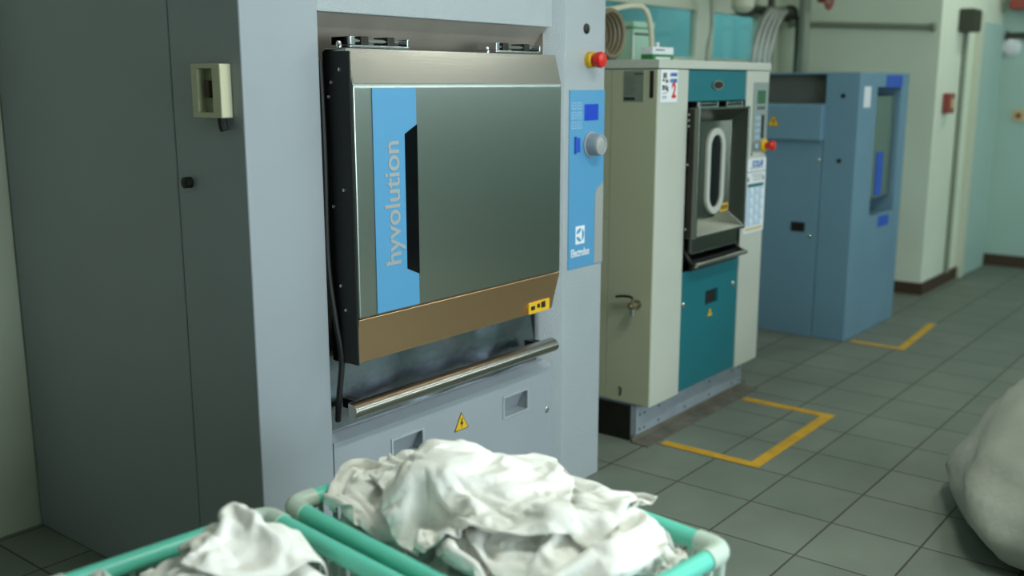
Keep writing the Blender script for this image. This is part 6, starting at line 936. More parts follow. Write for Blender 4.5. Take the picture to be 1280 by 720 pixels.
CLOTH['right_3'] = 40, [
-112,6,-2,4,2,-14,2,8,-14,-2,1,-2,4,1,-3,-1,0,-2,0,6,3,2,-2,-3,1,7,-3,-1,15,-26,17,-2,5,-6,-10,1,6,10,-17,19,-13,18,-20,12,-6,10,-14,-10,-1,0,1,-1,6,-1,1,-1,-6,0,3,3,
3,6,-4,-4,4,-2,2,2,6,-18,6,10,-2,5,-12,-5,7,-5,17,-10,0,6,10,-15,9,5,-24,-4,-1,3,-2,3,6,-2,1,-1,3,-9,14,-6,-3,6,-2,7,-13,15,-9,6,-9,5,-11,14,1,2,1,-14,-1,12,-10,8,
5,-8,22,4,-15,10,-28,-1,4,0,-1,3,4,14,-9,-11,3,2,2,7,3,-11,10,-9,3,2,3,-7,5,-10,4,-1,8,7,-5,-8,-5,2,13,-4,-8,-5,22,-8,10,-22,-9,-4,5,-3,4,1,4,4,1,-1,9,-14,0,3,
4,-3,-3,8,-7,-3,14,-7,-1,-6,1,0,1,10,-6,7,-12,-3,4,5,5,-3,12,0,12,-26,-8,-1,-2,6,2,3,3,1,1,-1,3,3,-10,2,1,-3,1,0,6,-9,7,6,-10,-7,5,8,-6,0,9,-11,11,-14,2,5,
-1,7,-12,24,-3,-12,-24,6,3,1,4,3,-1,3,1,0,1,4,-7,-2,-1,1,-2,3,-3,7,-5,9,-3,-11,0,9,-2,-2,-2,10,-12,12,-12,9,3,3,-5,17,-3,-2,-28,10,-2,2,4,0,1,0,3,0,0,0,3,-9,
1,1,-1,-1,2,1,5,-8,5,4,-9,-2,3,8,-9,-2,5,12,-13,-3,5,-2,5,12,-16,16,-21,-2,2,0,1,2,-2,-1,2,3,0,5,0,-10,0,2,-2,2,-1,0,8,-6,-1,-1,1,5,-10,3,8,-7,-2,10,3,-14,
8,-4,8,10,-20,19,-17,2,-4,2,-7,10,-3,1,1,1,2,1,-4,-1,-1,-4,6,-3,-1,2,-2,5,5,-9,1,-8,7,1,2,5,-9,5,8,-13,7,-4,7,9,-16,11,-2,-8,-7,9,-8,8,-4,1,1,6,-12,8,-1,1,
6,-14,2,1,7,-7,3,-1,1,6,-8,-5,6,0,1,0,4,-7,13,-9,2,4,-1,-1,2,4,-11,0,1,-1,-1,0,1,2,-2,-1,-3,-1,8,7,-7,-5,-3,0,1,10,-10,7,-5,2,4,-16,6,4,15,-15,5,-2,0,4,
8,6,-3,0,-1,2,-4,-1,0,-5,6,-3,-1,-6,0,5,12,-10,-1,6,-12,14,-14,4,3,4,-7,0,9,-5,-12,11,-6,7,3,3,-4,-3,0,0,11,5,-1,-2,-1,1,-1,-2,0,-4,-2,6,-4,-5,9,-3,3,-5,13,-18,
10,-1,-5,5,-2,-1,0,5,-5,-1,3,-8,11,-6,10,-3,2,-5,-2,2,9,6,-3,-4,-4,8,4,-8,-4,5,-6,1,-1,4,0,0,-1,-1,1,0,0,-2,2,-4,1,7,-7,6,-5,-1,0,-3,4,5,1,4,-1,-7,-1,0,
9,6,-3,-5,-4,7,7,-12,0,9,-11,1,0,0,1,3,1,0,-2,-4,4,-4,-1,0,3,0,4,-9,10,-9,1,2,1,3,1,6,-1,-8,-1,0,8,6,-3,-6,-2,4,8,-7,-6,1,10,-11,3,-2,1,7,-3,1,-4,-3,
3,-4,-1,-1,7,-2,-2,2,-1,0,1,-1,1,5,-3,7,2,-11,1,-3,9,4,0,-7,-2,3,7,-4,-4,-5,7,5,-8,-1,0,9,0,-4,-3,-2,2,-5,-2,0,2,5,2,-3,0,-2,1,-2,8,-1,-2,2,11,-15,-4,7,
10,2,3,-9,1,-1,4,-1,4,-10,2,2,1,3,1,-2,1,8,-11,-3,1,-6,-3,5,0,5,1,-2,-1,-1,0,0,4,-3,11,-6,11,-17,-1,7,10,2,3,-9,0,1,4,-4,0,1,-2,3,-2,6,-1,0,-1,3,2,-17,
9,-6,-8,7,2,2,3,-3,-1,0,0,0,2,4,-1,6,6,-19,3,7,10,2,3,-8,-1,1,3,-3,2,-2,-1,1,3,-3,6,-5,10,-4,0,-4,-5,-3,-8,6,0,5,1,-1,-1,1,-1,0,2,3,0,5,5,-17,6,5,
11,1,4,-7,-2,1,3,-2,1,-1,-2,1,2,1,1,0,6,-4,-5,5,-5,0,-15,1,6,4,0,2,-1,1,-2,-1,3,3,-1,7,-4,-3,1,3,10,1,4,-6,-3,1,2,1,-1,0,-2,0,3,0,2,1,7,-7,-7,0,
8,-12,-3,-6,6,1,4,1,1,-2,2,-1,-1,3,4,1,-7,10,-5,1,10,1,3,-4,-3,0,3,0,0,-1,-2,2,0,2,0,5,3,-17,11,-12,11,2,-19,1,0,4,3,1,2,0,0,0,-2,3,0,0,3,5,-4,1,
10,0,5,-5,-4,3,1,-1,3,-4,1,0,0,3,-1,7,-6,-9,0,9,2,-18,16,-15,0,3,1,3,3,-1,-1,1,0,-1,2,-1,4,5,-4,-1,10,0,3,-6,4,-1,-1,1,-1,2,-2,0,1,1,-1,9,-19,10,-4,5,
-5,-4,14,-17,0,0,2,2,2,2,-1,1,-1,-1,1,0,3,6,-3,-7,10,0,2,-5,5,-4,3,-3,3,-2,1,1,-1,0,-1,10,-18,7,-7,15,-10,-1,10,-15,0,-1,0,8,-3,2,-1,3,-3,2,-2,0,5,-1,1,1,
9,0,1,-2,1,0,-1,0,-1,5,-3,-2,5,-10,13,-1,-10,1,2,4,-6,1,-5,8,-13,6,-3,4,1,3,-3,2,-1,0,-1,0,5,0,-2,2,9,2,-3,0,2,-2,1,-1,0,3,-1,-3,-4,9,-7,12,-3,-11,-1,-3,
9,9,-13,-7,5,1,1,-3,5,-2,3,-2,0,-1,-1,3,3,-2,2,-9,9,2,-2,-1,1,0,-1,1,-1,-1,6,-9,1,6,2,-8,4,5,-13,2,2,0,0,0,2,-6,5,-4,3,4,-4,-1,0,-2,2,3,0,1,-2,-6,
11,1,0,-2,0,0,-1,3,0,-2,-2,5,-9,7,4,0,-3,-2,-4,0,2,-2,0,-1,1,0,-2,4,1,-2,5,-12,7,0,-2,5,-5,0,-5,11,11,0,1,-2,0,-1,0,2,3,-6,4,-4,2,-5,7,4,-2,-6,-1,0,
-1,-1,-1,10,-12,6,0,-1,-4,10,-6,-5,8,-4,0,2,-3,-4,4,4,10,1,-1,-3,3,-2,0,1,5,-5,-1,1,-6,8,-1,-1,6,-12,1,4,-4,1,2,9,-15,10,-5,-4,3,5,-8,7,-4,2,-4,5,-7,-1,8,0,
11,0,-4,5,-2,-1,0,2,-1,5,-6,-1,-3,1,8,-2,-5,4,-7,0,5,0,0,8,-11,7,-10,3,-1,3,-2,4,-4,0,0,0,-6,7,1,-3,9,-2,2,-5,8,-5,0,3,-2,0,4,-7,-2,1,0,4,6,-11,1,5,
-4,2,0,2,6,-6,-5,-2,2,1,-1,1,2,-3,-4,1,3,0,1,-2,11,-3,0,0,2,4,-5,2,0,-2,4,-8,2,-1,-1,2,10,-9,-1,5,-5,2,0,2,5,-10,9,-10,1,0,0,1,1,-4,-2,1,4,-1,-1,2,
12,-3,-1,1,3,0,-1,2,-4,3,-1,-5,-1,5,-3,1,0,11,-9,-5,10,-3,-3,4,1,-1,-1,-1,-4,-1,1,0,-5,0,8,-6,4,-1,-2,3,10,-4,0,3,0,1,-1,1,-2,0,-2,-1,-3,4,4,-5,-2,7,8,-13,
-1,5,9,-5,-1,1,-2,-8,6,-4,-1,-4,0,-1,13,-14,11,-5,-3,9,9,-1,-3,-3,9,-4,4,-3,-1,-1,0,-5,2,0,3,1,-3,-2,12,0,-10,2,11,0,-8,4,-8,4,-5,1,-7,2,-2,6,-4,7,1,-7,1,2,
10,0,-7,4,4,-3,3,-2,-1,-1,-3,-1,1,1,0,1,-3,7,3,-2,-2,1,2,8,-5,-6,1,-1,-2,-9,3,-3,3,6,-6,10,-7,2,-10,16,81,1,-5,5,-9,10,10,-5,0,-10,-5,5,6,-10,2,-2,8,-4,5,9,
4,2,-2,-5,0,1,2,2,-10,4,-6,2,1,-1,2,1,0,4,0,-15,3,3,-19,17,2,-4,14,-5,-8,-5,11,-5,-12,14,-3,-4,-4,5,9,4,4,1,0,-4,-9,9,3,2,-4,-2,-7,3,-1,1,-1,2,1,2,0,-6,
-6,1,-7,-4,20,-9,13,-8,-8,8,-5,1,-14,12,0,-2,10,-15,12,3,5,2,-3,-3,-2,-4,10,2,2,-5,-6,0,-1,0,0,2,0,0,4,-5,-9,4,-12,2,13,2,1,-8,6,-13,4,5,2,1,-8,-8,10,6,-5,6,
4,0,-6,4,-4,2,1,7,-3,0,-2,-2,-4,-2,4,-1,1,-1,3,-4,-5,1,2,-18,21,5,2,-15,11,-13,13,-2,0,-5,-1,-2,-8,9,8,4,0,-6,4,-5,5,2,-6,6,3,-1,-3,-1,-3,-2,-1,5,-3,0,1,-3,
-8,2,8,-27,19,11,-6,1,-6,9,-2,-1,-2,-3,-2,0,-6,-3,12,8,-4,3,0,-3,-1,4,-1,-1,4,-2,2,-2,-1,0,-9,7,-1,0,0,-2,-8,7,0,-10,-2,24,-20,7,6,-1,-3,-4,4,-5,-1,-2,-1,-6,6,11,
1,-1,-4,5,-1,-2,6,-6,3,-1,2,0,1,-3,-5,2,-1,2,0,-6,-7,8,0,-15,14,6,-10,10,-3,0,-5,3,-3,-2,-3,0,0,-1,-5,17,-3,2,0,0,0,0,0,2,-2,0,0,2,1,-3,-3,-2,5,-6,6,-4,
-4,6,3,-12,18,-18,18,-4,-2,0,3,-12,1,-1,-2,3,-1,3,3,4,0,-1,0,2,-2,1,-2,3,1,-1,0,0,0,1,-4,-3,4,-1,-1,1,1,2,7,-5,7,-8,11,-13,7,0,-6,-1,1,0,-1,2,4,2,1,0,
-1,-1,2,-1,0,-2,1,3,-1,2,-2,3,1,0,-5,-6,2,6,-5,5,2,-3,11,0,5,-2,-8,8,-4,1,-1,-6,2,-1,0,-2,7,2,1,0,-3,1,0,0,-1,-1,2,1,2,1,2,-8,10,-1,-2,-6,-6,9,-4,5,
-9,7,-1,6,1,-8,5,1,0,-2,-5,2,-5,-3,5,5,-2,2,2,-6,6,-3,1,0,0,-6,6,0,1,3,4,-8,6,1,-6,-3,3,-6,9,-1,-3,9,3,-3,2,0,-2,0,0,-6,5,0,-1,-3,-5,8,-3,4,4,-5,
-1,1,-2,4,-1,-4,4,1,-4,6,-3,10,-6,-1,-2,1,0,-6,9,-1,2,8,5,-6,3,0,0,-1,0,-9,4,4,-1,-5,9,-3,3,-2,-3,-2,5,0,-3,-5,7,2,-2,-2,4,0,-3,6,2,-1,-9,3,2,-1,3,1,
3,7,4,1,-10,8,1,-3,-1,2,-12,7,1,6,-1,1,0,0,0,-10,-4,11,4,-3,-1,-1,2,-2,4,-1,0,0,5,-3,-4,-4,4,5,-2,2,2,8,3,0,-14,13,0,-3,0,3,-3,-2,0,2,4,0,0,-3,3,-6,
-11,12,3,1,1,-1,-3,0,6,-6,2,7,-1,-4,-2,-6,6,4,1,-4,1,9,3,-2,-16,14,2,1,-8,4,3,-7,8,-3,3,-1,2,-5,3,-1,-17,14,4,0,0,0,-1,0,-4,5,5,1,-3,-6,4,-5,3,5,1,-19,
0,11,0,-2,-16,13,5,-1,-1,-9,10,0,0,0,-1,1,1,1,-3,-2,-16,14,8,-2,-1,-1,-3,7,-7,5,4,-3,-2,0,0,3,-7,11,-17,9,-2,15,-6,0,-16,11,5,1,0,-8,5,3,0,2,0,0,1,-9,7,0,
-20,15,5,2,-3,-5,6,0,-3,4,1,1,-3,-1,-5,8,-4,7,-21,17,-2,15,-5,-1,-16,12,6,-7,4,-1,2,1,-2,4,1,0,0,2,-11,-3,1,1,7,3,-6,3,0,0,3,-1,1,0,-2,-11,11,2,-2,4,-24,24,
-2,16,-7,1,-16,11,6,-6,5,-3,1,2,1,-3,6,-1,-1,-13,5,7,1,-14,13,0,0,0,-1,1,0,1,0,2,-2,-12,11,-1,2,4,-29,28,-1,15,-6,2,-15,9,6,-4,3,-3,3,-3,3,4,-2,4,-25,6,16,-12,
11,0,1,0,0,-3,1,0,-1,2,0,-4,2,0,1,-9,14,1,-33,30,-2,16,-7,2,-14,10,2,1,0,0,0,-2,1,4,0,1,-22,5,14,0,-21,30,-8,4,-3,0,-2,-1,-2,0,4,1,-1,-1,-7,5,4,0,-27,25,
-1,15,-5,1,-11,8,3,-2,2,0,-2,-2,4,0,2,3,-23,14,-4,2,-5,-1,20,-3,0,-2,-2,-1,-2,-4,6,1,-2,2,-2,-5,8,-3,-23,21,0,14,-4,1,-3,-3,6,1,-4,4,-4,-2,3,5,-4,4,-10,-16,10,7,
10,-11,12,0,-2,0,0,-1,-7,1,4,-2,4,-3,1,-6,7,-5,-18,11,1,13,-2,-2,2,-4,4,-1,1,0,-3,-2,2,3,-1,2,-17,-3,14,7,-12,14,-4,9,-9,2,3,-2,-5,-4,6,-5,7,-1,-5,1,4,-10,-9,-3,
2,11,1,-3,2,0,-3,3,-2,2,0,-7,4,-1,-1,5,-15,12,-2,-15,24,2,-5,7,-8,3,0,0,-7,2,2,-6,6,1,-4,0,3,-19,0,3,2,12,-2,1,-1,1,-1,0,1,-5,5,0,-6,6,-9,-1,8,-6,-3,8,
4,4,-3,4,-5,0,0,0,-1,-3,2,-5,5,2,-6,3,-1,-16,-3,3,1,11,1,-3,2,0,0,0,-3,1,0,2,-1,-2,2,-11,5,4,1,-5,7,2,1,-4,4,0,-5,2,0,0,-2,-3,3,1,-8,9,-7,-15,3,13,
2,11,0,-1,2,-1,-1,1,-1,0,-3,3,1,-2,-1,2,-5,2,-4,8,1,1,-2,-1,-1,2,0,0,-4,4,1,-2,-3,-5,3,7,-18,3,1,6,0,12,0,-2,2,-1,-1,1,-1,1,-2,0,0,1,-2,-1,2,1,0,1,
0,0,0,-2,0,-1,-2,5,1,-4,3,-12,9,-1,1,4,-9,-3,-7,12,1,13,-2,0,1,-1,-1,1,-1,-1,0,1,1,-1,-1,-2,2,1,0,1,-1,0,-1,1,-6,6,1,0,-10,11,-3,-4,8,-5,-4,8,-14,-5,9,11,
3,11,1,-1,1,-1,0,0,-1,0,-2,3,-3,2,0,0,-2,0,1,2,-1,0,1,-3,-1,2,2,-9,6,4,-9,8,-2,1,1,-8,-10,1,15,4,1,12,-2,3,-1,0,-1,1,-1,-2,1,-2,1,0,0,1,-1,2,-4,1,
3,0,0,-4,4,-6,3,2,-1,-10,12,0,0,1,-7,-13,1,11,6,-2,7,7,6,-4,4,-1,0,0,-1,0,-3,3,-2,-2,1,2,-2,0,1,4,-4,2,0,-1,-7,6,1,-3,4,-10,9,1,0,0,-20,1,13,-3,10,-8,
2,12,-7,7,1,0,-1,0,0,-2,-2,2,1,-1,-5,3,1,2,-3,5,-2,-3,2,1,-6,5,-5,4,2,-9,8,2,-1,-15,-4,6,12,-9,5,4,2,13,-7,5,2,-1,1,-1,-1,-1,1,0,-4,4,-2,-7,8,0,2,-3,
3,-1,0,-3,1,-7,10,-3,-1,-4,7,0,-17,1,3,13,-13,13,-3,-6,2,13,-1,-7,9,-1,-1,0,-1,0,-1,2,-5,2,1,-5,1,7,-2,1,-4,3,-6,5,-4,1,3,-4,5,0,-1,-15,1,1,14,-13,12,2,-18,16,
5,11,2,-3,-2,6,-2,-1,1,-2,2,-3,2,-4,2,1,-7,8,2,0,-7,5,-5,-2,7,-5,4,-4,5,0,-13,6,-4,-10,12,7,6,-5,-19,19,5,10,0,1,-2,4,0,0,-2,-1,0,1,0,-2,-1,0,0,-3,8,1,
-3,-5,5,-9,2,7,-3,1,0,-9,4,-8,7,-13,14,10,-1,1,-15,-6,794,19,-34,25,-17,-4,13,-8,1,0,1,0,-5,-1,-1,3,-2,5,2,-3,0,0,3,11,-5,-2,2,4,-17,12,9,-1,-5,5,-8,-2,-9,7,-5,-5,
-1,9,-8,9,-24,13,3,-4,-2,1,-2,-2,4,-9,-2,-1,14,-6,1,-1,1,1,0,3,12,-5,-1,0,-14,5,16,-3,1,-4,4,-8,-8,0,1,-9,-10,16,-21,18,-10,-4,4,-4,-3,0,0,-2,4,-10,-3,0,2,13,-12,3,
10,-6,1,-3,10,8,-3,-13,6,-11,13,6,0,-1,-1,-3,-6,-7,2,-6,0,15,-19,10,9,-12,-2,-7,11,-11,1,1,-5,0,-6,10,-7,1,0,3,1,10,-14,12,-10,19,2,-8,-15,14,-8,9,6,-6,4,0,-8,-6,-1,-5,
-2,18,-14,-2,3,7,-9,-10,16,-15,2,-1,-4,-3,-3,0,6,-4,3,11,-6,-6,14,-13,5,8,8,1,-20,5,2,-1,8,3,0,-5,2,-9,-6,-2,3,17,-6,-10,4,9,-26,20,-3,-9,-1,-4,-1,-2,-2,0,1,2,-1,11,
-8,11,-3,-6,-2,5,14,2,-4,-10,0,-4,10,-3,9,-8,5,-5,-8,-4,5,14,0,-13,8,-9,3,5,-10,-2,-4,-3,2,-3,0,-1,-1,4,-3,7,7,-5,-4,11,-7,-5,8,12,0,-4,-5,-7,2,0,11,-3,-2,4,-11,-7,
8,14,0,-17,14,-8,0,-8,11,-13,-5,4,-3,0,-1,-1,0,0,2,10,-7,2,3,2,7,-12,-3,12,6,1,0,-5,-9,-2,0,10,0,2,-1,-10,8,16,-4,-14,5,4,-13,12,-12,-1,1,-6,1,0,0,-1,-1,2,0,6,
2,-5,10,-6,9,-7,-6,4,6,5,4,2,-7,-13,-1,2,6,9,-1,-12,7,16,-5,-12,6,-1,-7,-9,5,-1,12,-16,1,-1,0,1,1,2,0,1,0,8,-7,2,1,10,-9,-2,0,5,11,-7,3,-1,-15,-3,4,13,3,-7,
6,16,-5,-10,5,-10,-8,8,6,-10,4,-8,3,-3,1,-1,10,-6,0,1,-2,11,-6,-1,-3,1,15,-6,-5,-1,10,7,-8,-1,-10,-2,-3,8,11,-2,5,14,-1,-7,-4,-10,4,0,0,-2,-4,0,-1,-1,1,2,2,11,-12,-2,
4,-1,2,2,0,-7,7,10,-1,-7,2,-1,4,-1,-7,-3,9,-13,13,5,7,13,-7,3,-9,-3,-4,0,0,-3,2,0,0,2,1,-3,-1,1,8,-10,8,-7,7,-4,-1,-4,8,0,13,-3,-4,-4,8,-19,4,14,-9,-8,10,6,
2,14,-10,6,-17,2,0,-4,2,-3,1,1,0,2,5,-6,10,-10,-1,9,-9,1,-2,-2,3,9,-5,-5,11,4,9,-9,-13,4,-6,1,10,-10,14,-3,1,14,-7,-7,-10,5,2,-6,0,2,-2,-1,2,5,0,0,1,0,8,-18,
1,3,5,-3,0,-3,11,-11,11,5,3,1,-15,-2,-2,-1,1,11,5,-2,-2,14,-7,-10,-8,4,5,-8,1,4,0,-4,1,15,-8,-2,-1,-4,8,-9,-2,1,2,2,4,4,-10,11,-3,9,2,-14,5,-8,0,-3,0,15,-1,4,
-4,14,-7,-13,-3,0,6,-5,-2,3,5,-7,11,-7,3,7,-5,-10,4,2,-6,-1,2,11,-8,2,8,-11,19,-4,-10,4,0,-12,11,-10,-1,17,-2,9,-5,13,-5,-15,-2,-1,5,-1,-2,-1,4,3,0,0,-4,10,0,-3,-8,-2,
0,-4,9,5,-1,-4,-7,14,9,-6,-7,8,-15,2,2,4,-11,14,11,-2,-6,10,0,-17,-2,-1,2,2,0,-2,1,5,-1,1,5,-8,6,6,-12,5,-11,-2,15,-7,5,-10,6,8,7,-6,-1,0,-11,5,-6,9,-11,15,10,-5,
-7,10,-1,-15,-3,0,5,-7,3,1,2,8,-11,9,-1,2,-3,0,9,0,-24,0,21,-10,-5,8,-3,12,-7,3,2,-1,3,-19,15,-6,-7,18,6,-7,-6,9,0,-15,-2,-2,7,-7,5,-3,2,5,3,9,-10,3,-6,-12,26,-9,
-10,-11,22,-16,8,0,1,6,0,-3,7,-6,5,-17,9,10,-16,16,3,-6,-5,7,2,-14,-4,0,4,-3,5,-5,4,12,-3,-2,7,-10,-10,-3,7,18,-5,-22,9,7,-10,3,4,2,-2,5,2,5,-17,1,3,15,-12,4,1,3,
-5,5,3,-11,-7,1,2,2,1,0,5,6,2,-4,5,-18,-2,-3,15,-4,13,-7,-19,14,-10,6,0,1,11,-1,-2,-7,7,-8,-7,17,-10,12,0,3,-4,4,3,-10,-8,4,5,-5,3,2,7,3,-1,4,-19,8,-12,4,-2,1,
24,6,-29,-2,4,-4,2,5,10,2,-13,11,-14,9,-7,-6,12,9,-1,3,-2,0,7,-10,-3,-4,9,0,-6,7,6,4,0,-8,-15,15,-16,14,-8,-3,15,11,2,-29,-2,2,5,5,12,-1,-9,-9,13,-12,6,-8,12,9,-2,5,
-1,-3,7,-10,7,-9,4,8,-5,-5,13,3,2,-21,-3,17,-11,-5,0,12,14,-23,25,-18,-16,4,8,4,10,1,-11,-10,12,-3,-7,2,9,10,-1,-3,0,-6,8,-8,9,-5,-6,6,8,-4,-3,12,0,-23,-1,18,-13,0,10,-9,
7,0,14,-10,-19,4,14,-11,19,-5,-7,-10,6,5,-8,-1,13,5,1,2,-5,1,-7,7,-6,10,-9,0,2,10,-4,-3,12,-15,-11,1,7,16,-22,2,5,8,4,1,-14,-7,6,12,-13,17,-9,-11,3,6,-8,1,17,1,-4,4,
-5,4,-5,-6,9,-3,0,0,-6,14,-1,-3,0,7,-17,-2,0,2,6,8,-11,2,-2,2,2,3,-12,4,13,-14,14,-17,1,4,-7,8,15,-6,4,-2,-5,4,-3,-7,7,-2,0,-1,1,-3,12,-9,5,4,0,-9,-8,2,13,-6,
-2,1,-5,-2,0,5,6,-5,-8,17,-6,-5,-5,-1,0,11,10,1,0,-3,-4,2,2,-9,5,-2,-2,5,-1,-1,-1,9,-11,10,1,-2,-1,-3,-4,-1,-1,1,0,1,-2,-2,-1,7,3,-10,13,-11,-3,0,16,-11,14,1,-9,10,
-3,0,5,-7,0,-1,-3,5,4,-9,10,-4,3,-5,7,0,-2,-4,-2,-1,-2,2,1,6,-9,1,7,-1,-10,13,-11,0,7,-7,17,-12,13,-9,8,-7,-5,6,-7,-3,5,-6,-1,3,7,-2,-8,10,-8,8,-2,-1,2,-6,-1,-1,
-1,2,4,4,-7,11,-8,-8,1,8,-10,12,-11,14,-7,14,-6,-4,6,-8,0,2,-8,8,-4,-3,-1,4,1,7,-3,-10,5,0,6,-3,-1,-2,-4,-1,2,3,2,5,-4,9,-15,9,-9,-6,6,8,-3,-3,14,-3,-6,9,-4,-15,
3,-10,11,-7,7,-5,-1,6,-5,6,5,-7,-3,-4,4,4,1,-7,-2,7,-8,5,3,2,7,-2,-2,-11,5,-10,6,3,8,-1,0,-1,7,1,-13,-10,-7,0,-11,7,2,3,-6,5,3,-7,10,-8,1,-2,-4,4,5,-2,-9,11,
-6,-4,6,4,6,-5,7,-14,5,-12,7,4,5,4,-4,4,-2,5,-22,3,-3,1,-12,5,9,-10,5,6,-8,7,-2,-2,-5,6,-2,-6,6,5,-6,-5,8,0,0,-7,12,6,-10,7,-15,-3,11,2,2,-1,8,-10,10,-5,-17,-2,
-7,-1,1,-12,13,2,-10,8,-4,4,-4,4,-8,5,5,-10,0,10,-4,-2,-6,9,6,-9,12,-2,-2,-12,3,5,2,1,2,-1,1,1,2,-11,-8,0,-9,8,-9,-4,-6,12,3,-11,6,0,1,-6,5,-4,5,0,-10,8,2,1,
-10,6,9,0,-3,4,-9,12,-9,-2,4,4,-1,-13,16,2,-12,-5,-3,17,-7,9,-14,12,-17,11,-6,6,-5,1,-1,1,1,2,-4,0,8,-16,9,1,7,-15,12,3,3,-7,6,-1,0,0,0,-5,-8,15,2,-13,-3,2,-2,17,
]
